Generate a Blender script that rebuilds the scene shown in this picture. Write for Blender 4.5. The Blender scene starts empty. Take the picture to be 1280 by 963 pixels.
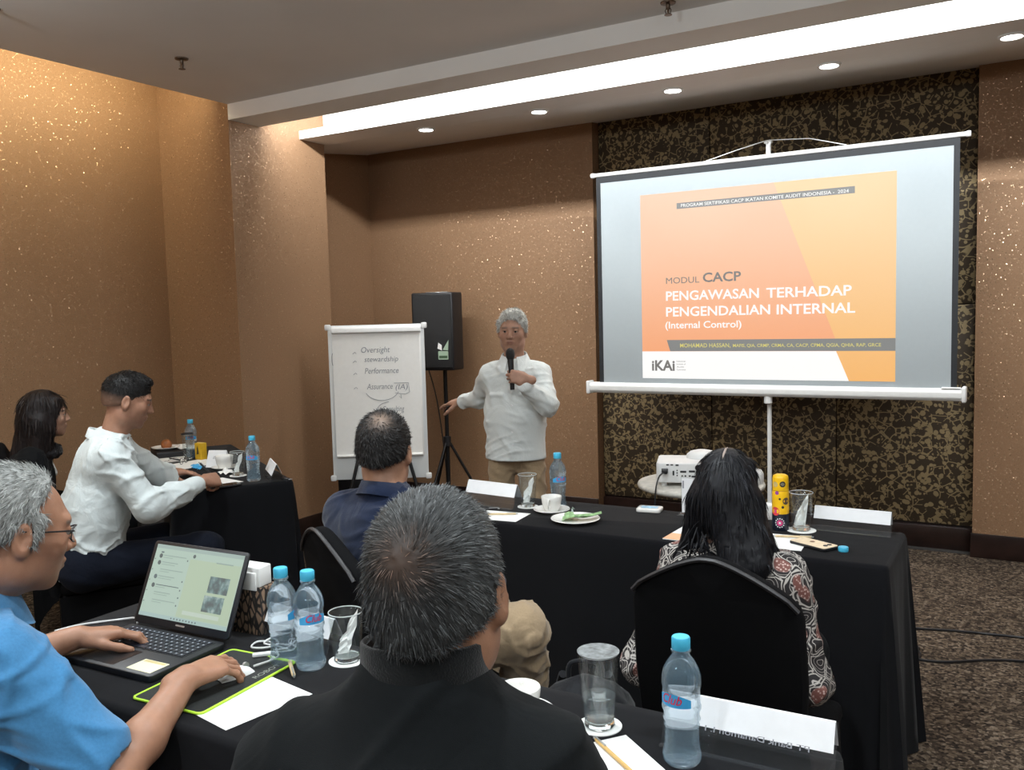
import bpy, bmesh, math, random
import numpy as np
from mathutils import Vector, Matrix, Euler
random.seed(7)
RNG = np.random.default_rng(11)
SC = bpy.context.scene
COL = SC.collection
PI = math.pi

# ------------------------------------------------------------------ camera
CAM_H = 1.58
YAW, PITCH, ROLL, FPX = 0.5328, -0.0798, -0.0265, 1100.53
def cam_axes():
    f = Vector((-math.sin(YAW)*math.cos(PITCH), math.cos(YAW)*math.cos(PITCH), math.sin(PITCH)))
    r = Vector((math.cos(YAW), math.sin(YAW), 0.0))
    u = r.cross(f)
    c, s = math.cos(ROLL), math.sin(ROLL)
    return c*r + s*u, -s*r + c*u, f
_r, _u, _f = cam_axes()
cam_data = bpy.data.cameras.new('camera')
cam_data.sensor_width = 36.0
cam_data.lens = 36.0*FPX/1280.0
cam_data.clip_start = 0.05
cam = bpy.data.objects.new('camera', cam_data)
COL.objects.link(cam)
cam.matrix_world = Matrix(((_r.x, _u.x, -_f.x, 0), (_r.y, _u.y, -_f.y, 0), (_r.z, _u.z, -_f.z, CAM_H), (0, 0, 0, 1)))
SC.camera = cam

# ------------------------------------------------------------------ world, lights, exposure
SC.view_settings.view_transform = 'Standard'
SC.view_settings.look = 'None'
SC.view_settings.exposure = 0.0
SC.view_settings.gamma = 1.0
SC.view_settings.use_curve_mapping = False
world = bpy.data.worlds.new('world'); SC.world = world
world.use_nodes = True
world.node_tree.nodes['Background'].inputs[0].default_value = (0.02, 0.02, 0.022, 1)
world.node_tree.nodes['Background'].inputs[1].default_value = 1.0

def area_light(name, loc, size, power, color, direction=(0, 0, -1), spread=180, shape='RECTANGLE'):
    d = bpy.data.lights.new(name, 'AREA')
    d.shape = shape
    d.size = size[0]
    if shape in ('RECTANGLE', 'ELLIPSE'): d.size_y = size[1]
    d.energy = power; d.color = color; d.spread = math.radians(spread)
    o = bpy.data.objects.new(name, d); COL.objects.link(o)
    o.location = loc
    o.rotation_euler = Vector(direction).to_track_quat('-Z', 'Y').to_euler()
    return o
COOL = (0.90, 0.97, 1.0)
# unseen fill lights added above and behind the viewer, brightening hall and ceiling
def point_fill(loc, power, color, radius=0.09):
    d = bpy.data.lights.new('ceiling_fill', 'POINT'); d.energy = power; d.color = color; d.shadow_soft_size = radius
    o = bpy.data.objects.new('ceiling_fill', d); COL.objects.link(o); o.location = loc
for lx in (-3.6, -1.6, 0.4, 2.6):
    for ly in (1.35, -1.0, -3.2):
        point_fill((lx, ly, 2.70), 19, COOL)
        area_light('room_fill', (lx+0.5, ly+0.6, 2.985), (0.16, 0.16), 23, COOL, spread=135, shape='DISK')
# light strip of the soffit recess, fixed to the back of the beam
STRIP = area_light('recess_strip', (-1.2, 4.425, 3.0), (6.3, 0.03), 132, (0.95, 0.985, 1.0), direction=(0, 1, -0.25))
# light strip of the cove along the left wall, lying on top of the ceiling edge
cv = area_light('cove_strip', (-4.60, 0.0, 3.12), (7.8, 0.03), 74, (1.0, 0.87, 0.57), direction=(-1, 0, 0))

# ------------------------------------------------------------------ node helpers and materials
MATS = {}
def new_mat(name):
    m = bpy.data.materials.new(name); m.use_nodes = True
    nt = m.node_tree
    b = nt.nodes['Principled BSDF']
    MATS[name] = m
    return m, nt, b
def N(nt, typ, **kw):
    n = nt.nodes.new(typ)
    for k, v in kw.items():
        if k.startswith('i_'):
            key = k[2:]
            key = int(key) if key.isdigit() else key.replace('_', ' ')
            n.inputs[key].default_value = v
        else: setattr(n, k, v)
    return n
def L(nt, a, b): nt.links.new(a, b)
def ramp(nt, fac, stops):
    r = nt.nodes.new('ShaderNodeValToRGB')
    el = r.color_ramp.elements
    while len(el) < len(stops): el.new(0.5)
    for e, (p, c) in zip(el, stops):
        e.position = p; e.color = (c[0], c[1], c[2], 1) if not isinstance(c, (int, float)) else (c, c, c, 1)
    if fac is not None: L(nt, fac, r.inputs[0])
    return r
def coords(nt, kind='Object', scale=None, rot=None):
    t = nt.nodes.new('ShaderNodeTexCoord')
    o = t.outputs[kind]
    if scale is not None or rot is not None:
        m = nt.nodes.new('ShaderNodeMapping')
        if scale is not None: m.inputs['Scale'].default_value = scale
        if rot is not None: m.inputs['Rotation'].default_value = rot
        L(nt, o, m.inputs[0]); o = m.outputs[0]
    return o
def simple(name, color, rough=0.5, metal=0.0, spec=0.5, noise=0.0, nscale=40.0, bump=0.0, bscale=200.0, sheen=0.0, emit=None, estr=0.0, coat=0.0, alpha=None):
    """plain procedural surface: colour varied by noise, fine bump"""
    m, nt, b = new_mat(name)
    b.inputs['Base Color'].default_value = (*color, 1)
    b.inputs['Roughness'].default_value = rough
    b.inputs['Metallic'].default_value = metal
    b.inputs['Specular IOR Level'].default_value = spec
    if sheen: b.inputs['Sheen Weight'].default_value = sheen
    if coat: b.inputs['Coat Weight'].default_value = coat
    if noise:
        nz = N(nt, 'ShaderNodeTexNoise', i_Scale=nscale, i_Detail=4.0)
        L(nt, coords(nt), nz.inputs['Vector'])
        c0 = [max(0, c*(1-noise)) for c in color]; c1 = [min(1, c*(1+noise)) for c in color]
        r = ramp(nt, nz.outputs[0], [(0.3, c0), (0.7, c1)])
        L(nt, r.outputs[0], b.inputs['Base Color'])
    if bump:
        nb = N(nt, 'ShaderNodeTexNoise', i_Scale=bscale, i_Detail=3.0)
        L(nt, coords(nt), nb.inputs['Vector'])
        bp = N(nt, 'ShaderNodeBump', i_Strength=bump, i_Distance=0.01)
        L(nt, nb.outputs[0], bp.inputs['Height']); L(nt, bp.outputs[0], b.inputs['Normal'])
    if emit is not None:
        b.inputs['Emission Color'].default_value = (*emit, 1); b.inputs['Emission Strength'].default_value = estr
    if alpha is not None: b.inputs['Alpha'].default_value = alpha
    return m
def fabric(name, color, rough=0.9, scale=900.0, bump=0.25, fold=0.0, fscale=6.0, vary=0.12, sheen=0.2):
    m, nt, b = new_mat(name)
    b.inputs['Roughness'].default_value = rough
    b.inputs['Specular IOR Level'].default_value = 0.12
    b.inputs['Sheen Weight'].default_value = sheen
    co = coords(nt)
    nz = N(nt, 'ShaderNodeTexNoise', i_Scale=scale*0.2, i_Detail=5.0); L(nt, co, nz.inputs['Vector'])
    r = ramp(nt, nz.outputs[0], [(0.3, [c*(1-vary) for c in color]), (0.7, [min(1, c*(1+vary)) for c in color])])
    L(nt, r.outputs[0], b.inputs['Base Color'])
    wv = N(nt, 'ShaderNodeTexNoise', i_Scale=scale, i_Detail=2.0); L(nt, co, wv.inputs['Vector'])
    bp = N(nt, 'ShaderNodeBump', i_Strength=bump, i_Distance=0.002); L(nt, wv.outputs[0], bp.inputs['Height'])
    last = bp
    if fold:
        fz = N(nt, 'ShaderNodeTexNoise', i_Scale=fscale, i_Detail=3.0, i_Distortion=1.2); L(nt, co, fz.inputs['Vector'])
        b2 = N(nt, 'ShaderNodeBump', i_Strength=fold, i_Distance=0.04); L(nt, fz.outputs[0], b2.inputs['Height'])
        L(nt, bp.outputs[0], b2.inputs['Normal']); last = b2
    L(nt, last.outputs[0], b.inputs['Normal'])
    return m
def glassy(name, color=(1, 1, 1), rough=0.02, ior=1.45, thin=False):
    m, nt, b = new_mat(name)
    b.inputs['Base Color'].default_value = (*color, 1)
    b.inputs['Transmission Weight'].default_value = 1.0
    b.inputs['Roughness'].default_value = rough
    b.inputs['IOR'].default_value = ior
    return m
def emissive(name, color, strength=1.0):
    m, nt, b = new_mat(name)
    b.inputs['Base Color'].default_value = (color[0]*0.3, color[1]*0.3, color[2]*0.3, 1)
    b.inputs['Roughness'].default_value = 0.6
    b.inputs['Emission Color'].default_value = (*color, 1)
    b.inputs['Emission Strength'].default_value = strength
    return m
def srgb(r, g, b):
    f = lambda c: (c/255/12.92) if c/255 <= 0.04045 else ((c/255+0.055)/1.055)**2.4
    return (f(r), f(g), f(b))

def wallpaper(name, c0, c1):
    m, nt, b = new_mat(name)
    co = coords(nt)
    nz = N(nt, 'ShaderNodeTexNoise', i_Scale=260.0, i_Detail=2.0); L(nt, co, nz.inputs['Vector'])
    big = N(nt, 'ShaderNodeTexNoise', i_Scale=1.3, i_Detail=2.0); L(nt, co, big.inputs['Vector'])
    r = ramp(nt, nz.outputs[0], [(0.35, c0), (0.68, c1)])
    mx = N(nt, 'ShaderNodeMixRGB', blend_type='MULTIPLY', i_0=0.25); L(nt, r.outputs[0], mx.inputs[1])
    rb = ramp(nt, big.outputs[0], [(0.3, 0.8), (0.7, 1.0)]); L(nt, rb.outputs[0], mx.inputs[2])
    # mica flecks: every cell is a tiny facet with its own tilt
    vo = N(nt, 'ShaderNodeTexVoronoi', i_Scale=230.0); L(nt, co, vo.inputs['Vector'])
    ge = nt.nodes.new('ShaderNodeNewGeometry')
    sub = N(nt, 'ShaderNodeVectorMath', operation='SUBTRACT'); L(nt, vo.outputs['Color'], sub.inputs[0]); sub.inputs[1].default_value = (0.5, 0.5, 0.5)
    scl = N(nt, 'ShaderNodeVectorMath', operation='SCALE'); L(nt, sub.outputs[0], scl.inputs[0]); scl.inputs['Scale'].default_value = 0.75
    add = N(nt, 'ShaderNodeVectorMath', operation='ADD'); L(nt, scl.outputs[0], add.inputs[0]); L(nt, ge.outputs['Normal'], add.inputs[1])
    nrm = N(nt, 'ShaderNodeVectorMath', operation='NORMALIZE'); L(nt, add.outputs[0], nrm.inputs[0])
    sep = N(nt, 'ShaderNodeSeparateColor'); L(nt, vo.outputs['Color'], sep.inputs[0])
    wn = N(nt, 'ShaderNodeTexWhiteNoise'); L(nt, vo.outputs['Position'], wn.inputs['Vector'])
    flk = ramp(nt, wn.outputs['Value'], [(0.94, 0.0), (0.95, 1.0)])
    fm_ = N(nt, 'ShaderNodeMixRGB'); L(nt, flk.outputs[0], fm_.inputs[0]); L(nt, mx.outputs[0], fm_.inputs[1]); fm_.inputs[2].default_value = (0.62, 0.42, 0.26, 1); L(nt, fm_.outputs[0], b.inputs['Base Color'])
    mn = N(nt, 'ShaderNodeMix', data_type='VECTOR'); L(nt, flk.outputs[0], mn.inputs[0])
    L(nt, ge.outputs['Normal'], mn.inputs[4]); L(nt, nrm.outputs[0], mn.inputs[5])
    L(nt, mn.outputs[1], b.inputs['Normal'])
    rr = ramp(nt, flk.outputs[0], [(0.0, 0.62), (1.0, 0.22)]); L(nt, rr.outputs[0], b.inputs['Roughness'])
    ml = ramp(nt, flk.outputs[0], [(0.0, 0.0), (1.0, 0.6)]); L(nt, ml.outputs[0], b.inputs['Metallic'])
    b.inputs['Specular IOR Level'].default_value = 0.35
    return m
def vine_fabric(name):
    m, nt, b = new_mat(name)
    co = coords(nt)
    wob = N(nt, 'ShaderNodeTexNoise', i_Scale=9.0, i_Detail=1.0); L(nt, co, wob.inputs['Vector'])
    ad = N(nt, 'ShaderNodeMixRGB', blend_type='ADD', i_0=0.045); L(nt, co, ad.inputs[1]); L(nt, wob.outputs['Color'], ad.inputs[2])
    v1 = N(nt, 'ShaderNodeTexVoronoi', i_Scale=21.0); L(nt, ad.outputs[0], v1.inputs['Vector'])          # berries
    v2 = N(nt, 'ShaderNodeTexVoronoi', feature='DISTANCE_TO_EDGE', i_Scale=17.0); L(nt, ad.outputs[0], v2.inputs['Vector'])   # stems
    v3 = N(nt, 'ShaderNodeTexVoronoi', i_Scale=38.0); L(nt, ad.outputs[0], v3.inputs['Vector'])          # small leaves
    nz = N(nt, 'ShaderNodeTexNoise', i_Scale=20.0, i_Detail=1.0); L(nt, co, nz.inputs['Vector'])
    a = ramp(nt, v1.outputs['Distance'], [(0.31, 1.0), (0.35, 0.0)])
    s0 = ramp(nt, v2.outputs['Distance'], [(0.03, 1.0), (0.055, 0.0)])
    br = ramp(nt, nz.outputs[0], [(0.40, 0.0), (0.43, 1.0)])
    s = N(nt, 'ShaderNodeMath', operation='MULTIPLY'); L(nt, s0.outputs[0], s.inputs[0]); L(nt, br.outputs[0], s.inputs[1])
    c0 = ramp(nt, v3.outputs['Distance'], [(0.33, 1.0), (0.38, 0.0)])
    br2 = ramp(nt, nz.outputs[0], [(0.48, 0.0), (0.51, 1.0)])
    c = N(nt, 'ShaderNodeMath', operation='MULTIPLY'); L(nt, c0.outputs[0], c.inputs[0]); L(nt, br2.outputs[0], c.inputs[1])
    m1 = N(nt, 'ShaderNodeMath', operation='MAXIMUM'); L(nt, a.outputs[0], m1.inputs[0]); L(nt, s.outputs[0], m1.inputs[1])
    m2 = N(nt, 'ShaderNodeMath', operation='MAXIMUM'); L(nt, m1.outputs[0], m2.inputs[0]); L(nt, c.outputs[0], m2.inputs[1])
    col = ramp(nt, m2.outputs[0], [(0.0, (0.050, 0.033, 0.017)), (1.0, (0.31, 0.235, 0.122))])
    L(nt, col.outputs[0], b.inputs['Base Color'])
    b.inputs['Roughness'].default_value = 0.7
    bp = N(nt, 'ShaderNodeBump', i_Strength=0.25, i_Distance=0.004); L(nt, m2.outputs[0], bp.inputs['Height']); L(nt, bp.outputs[0], b.inputs['Normal'])
    return m
def carpet(name):
    m, nt, b = new_mat(name)
    co = coords(nt)
    v1 = N(nt, 'ShaderNodeTexVoronoi', i_Scale=75.0, i_Randomness=1.0); L(nt, co, v1.inputs['Vector'])
    n1 = N(nt, 'ShaderNodeTexNoise', i_Scale=110.0, i_Detail=4.0, i_Roughness=0.65); L(nt, co, n1.inputs['Vector'])
    n2 = N(nt, 'ShaderNodeTexNoise', i_Scale=3.0, i_Detail=2.0); L(nt, co, n2.inputs['Vector'])
    sep = N(nt, 'ShaderNodeSeparateColor'); L(nt, v1.outputs['Color'], sep.inputs[0])
    mx = N(nt, 'ShaderNodeMixRGB', blend_type='MIX', i_0=0.55); L(nt, sep.outputs[0], mx.inputs[1]); L(nt, n1.outputs[0], mx.inputs[2])
    r = ramp(nt, mx.outputs[0], [(0.25, (0.014, 0.011, 0.010)), (0.45, (0.060, 0.044, 0.032)), (0.62, (0.13, 0.095, 0.066)), (0.8, (0.27, 0.22, 0.17))])
    m2 = N(nt, 'ShaderNodeMixRGB', blend_type='MULTIPLY', i_0=0.6); L(nt, r.outputs[0], m2.inputs[1])
    rb = ramp(nt, n2.outputs[0], [(0.35, 0.65), (0.65, 1.0)]); L(nt, rb.outputs[0], m2.inputs[2])
    L(nt, m2.outputs[0], b.inputs['Base Color'])
    b.inputs['Roughness'].default_value = 0.95; b.inputs['Specular IOR Level'].default_value = 0.1
    bp = N(nt, 'ShaderNodeBump', i_Strength=0.5, i_Distance=0.004); L(nt, n1.outputs[0], bp.inputs['Height']); L(nt, bp.outputs[0], b.inputs['Normal'])
    return m

M_WALL = wallpaper('brown_wallpaper', (0.262, 0.150, 0.080), (0.318, 0.186, 0.103))
M_VINE = vine_fabric('vine_fabric')
M_CARPET = carpet('carpet')
M_CEIL = simple('ceiling_paint', (0.74, 0.72, 0.70), rough=0.85, noise=0.03, nscale=2.0)
M_WHITEPAINT = simple('white_paint', (0.80, 0.79, 0.77), rough=0.8, noise=0.02, nscale=3.0)
M_DARKWOOD = simple('dark_wood', (0.022, 0.011, 0.009), rough=0.28, noise=0.35, nscale=12.0)
M_BLACKCLOTH = fabric('black_cloth', (0.0046, 0.0048, 0.0062), fold=0.12, fscale=3.0, sheen=0.06)
M_CHAIRCLOTH = fabric('black_stretch_cover', (0.0030, 0.0030, 0.0036), fold=0.05, sheen=0.0)
M_BLACKPLASTIC = simple('black_plastic', (0.012, 0.012, 0.014), rough=0.42, noise=0.1, bump=0.05)
M_BLACKMETAL = simple('black_metal', (0.015, 0.015, 0.016), rough=0.35, metal=0.4, noise=0.1)
M_WHITEPLASTIC = simple('white_plastic', (0.76, 0.77, 0.77), rough=0.38, noise=0.02)
M_GREYMETAL = simple('grey_metal', (0.45, 0.46, 0.47), rough=0.35, metal=0.8, noise=0.05)
M_CHINA = simple('white_china', (0.80, 0.79, 0.76), rough=0.16, noise=0.015, coat=0.3)
M_PAPER = simple('white_paper', (0.82, 0.82, 0.80), rough=0.85, noise=0.015)
def thin_clear(name, tint, gloss=0.10, milky=0.0, milk=(0.8, 0.85, 0.9)):
    """thin clear sheet: sees through, brighter reflections at grazing angles"""
    m, nt, b = new_mat(name)
    out = nt.nodes['Material Output']
    tr = N(nt, 'ShaderNodeBsdfTransparent'); tr.inputs[0].default_value = (*tint, 1)
    gl = N(nt, 'ShaderNodeBsdfGlossy'); gl.inputs['Roughness'].default_value = 0.05
    lw_ = N(nt, 'ShaderNodeLayerWeight', i_Blend=0.35)
    r = ramp(nt, lw_.outputs['Facing'], [(0.0, gloss*0.5), (0.5, gloss), (0.82, gloss*4), (1.0, 0.85)])
    m1 = N(nt, 'ShaderNodeMixShader'); L(nt, r.outputs[0], m1.inputs[0]); L(nt, tr.outputs[0], m1.inputs[1]); L(nt, gl.outputs[0], m1.inputs[2])
    b.inputs['Base Color'].default_value = (*milk, 1); b.inputs['Roughness'].default_value = 0.3
    m2 = N(nt, 'ShaderNodeMixShader', i_0=milky); L(nt, m1.outputs[0], m2.inputs[1]); L(nt, b.outputs[0], m2.inputs[2])
    L(nt, m2.outputs[0], out.inputs[0])
    return m
def filled_clear(name, color, ior, milky, milk):
    """clear plastic full of water: refracts, plus pale diffuse for reflected light"""
    m, nt, b = new_mat(name)
    out = nt.nodes['Material Output']
    b.inputs['Base Color'].default_value = (*color, 1); b.inputs['Transmission Weight'].default_value = 1.0; b.inputs['Roughness'].default_value = 0.04; b.inputs['IOR'].default_value = ior
    df = N(nt, 'ShaderNodeBsdfPrincipled'); df.inputs['Base Color'].default_value = (*milk, 1); df.inputs['Roughness'].default_value = 0.25  # pale diffuse mixed in, standing for bright reflections
    tr = N(nt, 'ShaderNodeBsdfTransparent'); tr.inputs[0].default_value = (*color, 1)
    m1 = N(nt, 'ShaderNodeMixShader', i_0=0.45); L(nt, b.outputs[0], m1.inputs[1]); L(nt, tr.outputs[0], m1.inputs[2])
    m2 = N(nt, 'ShaderNodeMixShader', i_0=milky); L(nt, m1.outputs[0], m2.inputs[1]); L(nt, df.outputs[0], m2.inputs[2])
    L(nt, m2.outputs[0], out.inputs[0])
    return m
M_GLASS = thin_clear('clear_glass', (0.97, 0.985, 0.985), 0.07, 0.012)
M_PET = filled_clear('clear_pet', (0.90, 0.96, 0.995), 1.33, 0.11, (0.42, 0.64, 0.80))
M_WATER = filled_clear('water', (0.94, 0.98, 1.0), 1.33, 0.05, (0.6, 0.7, 0.75))
M_ACRYLIC = thin_clear('clear_acrylic', (0.96, 0.97, 0.975), 0.05, 0.01)
M_CAP = simple('blue_cap_plastic', srgb(70, 178, 214), rough=0.4, noise=0.03)

# ------------------------------------------------------------------ mesh helpers
def mesh_from(bm, name='mesh'):
    me = bpy.data.meshes.new(name); bm.to_mesh(me); bm.free(); return me
def pydata(verts, faces, name='mesh', smooth=False):
    me = bpy.data.meshes.new(name); me.from_pydata([tuple(v) for v in verts], [], faces); me.update()
    if smooth: shade_smooth(me)
    return me
def shade_smooth(me, val=True):
    me.polygons.foreach_set('use_smooth', [val]*len(me.polygons))
def auto_smooth(me, ang=40):
    shade_smooth(me)
    bm = bmesh.new(); bm.from_mesh(me)
    for e in bm.edges:
        if len(e.link_faces) == 2 and e.calc_face_angle(0) > math.radians(ang): e.smooth = False
    bm.to_mesh(me); bm.free()
    return me
def obj(name, me, mat=None, parent=None, loc=None, rot=None):
    o = bpy.data.objects.new(name, me); COL.objects.link(o)
    if mat is not None:
        if len(me.materials) == 0: me.materials.append(mat)
        else: me.materials[0] = mat
    if parent is not None: o.parent = parent
    if loc is not None: o.location = loc
    if rot is not None: o.rotation_euler = rot
    return o
def tag(o, label, cat, group=None):
    o['label'] = label; o['category'] = cat
    if group: o['group'] = group
    return o
def thing(name, label, cat, loc=(0, 0, 0), rz=0.0, group=None):
    o = bpy.data.objects.new(name, None); COL.objects.link(o)
    o.empty_display_size = 0.05
    o.location = loc; o.rotation_euler = (0, 0, rz)
    return tag(o, label, cat, group)
def struct(name, me, mat, parent=None):
    o = obj(name, me, mat, parent)
    if parent is None: o['kind'] = 'structure'
    return o
def dup(root, loc, rz=0.0, label=None, group=None):
    r = root.copy(); COL.objects.link(r); r.location = loc; r.rotation_euler = (0, 0, rz)
    if label: r['label'] = label
    if group: r['group'] = group
    for ch in root.children:
        c = ch.copy(); COL.objects.link(c); c.parent = r
        for g in ch.children:
            d = g.copy(); COL.objects.link(d); d.parent = c
    return r
def bm_box(bm, x0, x1, y0, y1, z0, z1):
    vs = [bm.verts.new(p) for p in ((x0,y0,z0),(x1,y0,z0),(x1,y1,z0),(x0,y1,z0),(x0,y0,z1),(x1,y0,z1),(x1,y1,z1),(x0,y1,z1))]
    for f in ((3,2,1,0),(4,5,6,7),(0,1,5,4),(1,2,6,5),(2,3,7,6),(3,0,4,7)): bm.faces.new([vs[i] for i in f])
    return vs
def box(x0, x1, y0, y1, z0, z1, bev=0.0, seg=2):
    bm = bmesh.new(); bm_box(bm, x0, x1, y0, y1, z0, z1)
    if bev > 0: bmesh.ops.bevel(bm, geom=list(bm.edges), offset=bev, segments=seg, affect='EDGES', profile=0.5)
    me = mesh_from(bm)
    if bev > 0: auto_smooth(me, 50)
    return me
def prism(poly, h0, h1, axis='z', bev=0.0):
    """polygon (list of 2-D points, counter-clockwise) extruded along an axis"""
    bm = bmesh.new()
    def P(a, b, c): return {'z': (a, b, c), 'y': (a, c, b), 'x': (c, a, b)}[axis]
    lo = [bm.verts.new(P(a, b, h0)) for a, b in poly]; hi = [bm.verts.new(P(a, b, h1)) for a, b in poly]
    n = len(poly)
    bm.faces.new(lo[::-1]); bm.faces.new(hi)
    for i in range(n): bm.faces.new((lo[i], lo[(i+1) % n], hi[(i+1) % n], hi[i]))
    bmesh.ops.recalc_face_normals(bm, faces=list(bm.faces))
    if bev > 0: bmesh.ops.bevel(bm, geom=list(bm.edges), offset=bev, segments=2, affect='EDGES', profile=0.5)
    me = mesh_from(bm)
    if bev > 0: auto_smooth(me, 45)
    return me
def lathe(prof, seg=32, closed_top=True, smooth=True, ang=50):
    """profile of (radius, z) turned about z; radius 0 closes the ends"""
    vs, fs, rings = [], [], []
    for r, z in prof:
        if r < 1e-6: rings.append([len(vs)]); vs.append((0, 0, z))
        else:
            rings.append(list(range(len(vs), len(vs)+seg)))
            for i in range(seg): vs.append((r*math.cos(2*PI*i/seg), r*math.sin(2*PI*i/seg), z))
    for a, b in zip(rings[:-1], rings[1:]):
        for i in range(seg):
            j = (i+1) % seg
            if len(a) == 1 and len(b) == 1: continue
            if len(a) == 1: fs.append((a[0], b[j], b[i]))
            elif len(b) == 1: fs.append((a[i], a[j], b[0]))
            else: fs.append((a[i], a[j], b[j], b[i]))
    me = pydata(vs, fs)
    bm = bmesh.new(); bm.from_mesh(me); bmesh.ops.recalc_face_normals(bm, faces=list(bm.faces)); bm.to_mesh(me); bm.free()
    if smooth: auto_smooth(me, ang)
    return me
def tube(pts, r, seg=8, cap=True, closed=False, smooth=True):
    """round tube along a polyline; r may be a list"""
    pts = [Vector(p) for p in pts]; n = len(pts)
    rs = r if isinstance(r, (list, tuple)) else [r]*n
    vs, fs = [], []
    prev = None
    for i, p in enumerate(pts):
        a = pts[i-1] if (i > 0 or closed) else p; b = pts[(i+1) % n] if (i < n-1 or closed) else p
        t = (b-a).normalized() if (b-a).length > 1e-9 else Vector((0, 0, 1))
        if prev is None:
            up = Vector((0, 0, 1)) if abs(t.z) < 0.9 else Vector((1, 0, 0))
            x = t.cross(up).normalized()
        else:
            x = (prev - t*prev.dot(t))
            x = x.normalized() if x.length > 1e-6 else t.orthogonal().normalized()
        prev = x; y = t.cross(x)
        for k in range(seg):
            an = 2*PI*k/seg
            vs.append(p + (x*math.cos(an) + y*math.sin(an))*rs[i])
    m = n if closed else n-1
    for i in range(m):
        for k in range(seg):
            i2 = (i+1) % n; k2 = (k+1) % seg
            fs.append((i*seg+k, i*seg+k2, i2*seg+k2, i2*seg+k))
    if cap and not closed:
        fs.append(tuple(range(seg))[::-1]); fs.append(tuple((n-1)*seg+k for k in range(seg)))
    me = pydata(vs, fs)
    if smooth: auto_smooth(me, 60)
    return me
def spline(pts, n=8):
    """Catmull-Rom through points"""
    P = [Vector(p) for p in pts]; out = []
    for i in range(len(P)-1):
        p0 = P[max(i-1, 0)]; p1 = P[i]; p2 = P[i+1]; p3 = P[min(i+2, len(P)-1)]
        for k in range(n):
            t = k/n
            out.append(0.5*((2*p1) + (p2-p0)*t + (2*p0-5*p1+4*p2-p3)*t*t + (3*p1-p0-3*p2+p3)*t**3))
    out.append(P[-1]); return out
def join(meshes):
    bm = bmesh.new()
    for me in meshes: bm.from_mesh(me)
    sm = None
    out = bpy.data.meshes.new('mesh'); bm.to_mesh(out); bm.free()
    return out
def xform(me, M):
    me.transform(M); return me
def TR(x=0, y=0, z=0, rx=0, ry=0, rz=0, s=1):
    return Matrix.Translation((x, y, z)) @ Euler((rx, ry, rz)).to_matrix().to_4x4() @ Matrix.Scale(s, 4)
def rrect(x0, x1, y0, y1, r, n=5):
    out = []
    for cx, cy, a0 in ((x1-r, y0+r, -PI/2), (x1-r, y1-r, 0), (x0+r, y1-r, PI/2), (x0+r, y0+r, PI)):
        for k in range(n+1):
            a = a0 + PI/2*k/n; out.append((cx+r*math.cos(a), cy+r*math.sin(a)))
    return out
def text_mesh(body, width=None, height=None, bold=0.0, shear=0.0, extrude=0.0006, align='LEFT', space=1.0):
    """flat lettering in the xy plane, baseline at y=0, left end at x=0, fitted to a width and cap height"""
    cu = bpy.data.curves.new('text', 'FONT'); cu.body = body; cu.size = 1.0; cu.extrude = 0.0; cu.offset = bold; cu.shear = shear; cu.resolution_u = 3
    cu.space_character = space
    o = bpy.data.objects.new('text_tmp', cu); COL.objects.link(o)
    dg = bpy.context.evaluated_depsgraph_get()
    me = bpy.data.meshes.new_from_object(o.evaluated_get(dg))
    bpy.data.objects.remove(o); bpy.data.curves.remove(cu)
    me.materials.clear()
    co = np.empty(len(me.vertices)*3, dtype=np.float32); me.vertices.foreach_get('co', co); co = co.reshape(-1, 3)
    x0, x1 = co[:, 0].min(), co[:, 0].max()
    co[:, 0] -= x0
    sx = width/(x1-x0) if width else None
    sy = height/0.70 if height else None
    if sx is None: sx = sy
    if sy is None: sy = sx
    co[:, 0] *= sx; co[:, 1] *= sy
    me.vertices.foreach_set('co', co.ravel()); me.update()
    return me
ROT_WALL = (PI/2, 0, 0)       # a flat xy drawing stood up to face -y

# ------------------------------------------------------------------ the room
XA, XC, XD, XE2, XR = -5.206, -4.523, -4.972, -2.835, -0.289
YB, YC2, YE, YP = 4.126, 5.028, 6.075, 6.172
Z_CEIL, Z_TROUGH, Z_BEAM, Z_SOF = 2.992, 2.868, 2.892, 2.997
Z_TOP = 3.34
X_RIGHT, Y_REAR = 4.6, -4.6
struct('floor', box(XA-0.2, X_RIGHT+0.2, Y_REAR-0.2, YP+0.2, -0.06, 0.0), M_CARPET)
struct('ceiling', box(XC, X_RIGHT, Y_REAR, YB, Z_CEIL, Z_CEIL+0.04), M_CEIL)
struct('ceiling_upper', box(XA-0.2, X_RIGHT+0.2, Y_REAR-0.2, YP+0.2, Z_TOP, Z_TOP+0.05), M_WHITEPAINT)
struct('trim_1', box(XC, X_RIGHT, YB, 4.40, Z_BEAM, Z_TOP), M_WHITEPAINT)                       # dropped beam
trough = struct('trim_2', prism([(4.774, Z_TROUGH), (5.049, Z_TROUGH), (5.049, Z_TROUGH+0.19), (5.03, Z_TROUGH+0.19), (5.03, Z_TROUGH+0.02), (4.80, Z_TROUGH+0.02), (4.80, Z_TROUGH+0.058), (4.774, Z_TROUGH+0.058)], XC, X_RIGHT, 'x'), M_CEIL)
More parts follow.
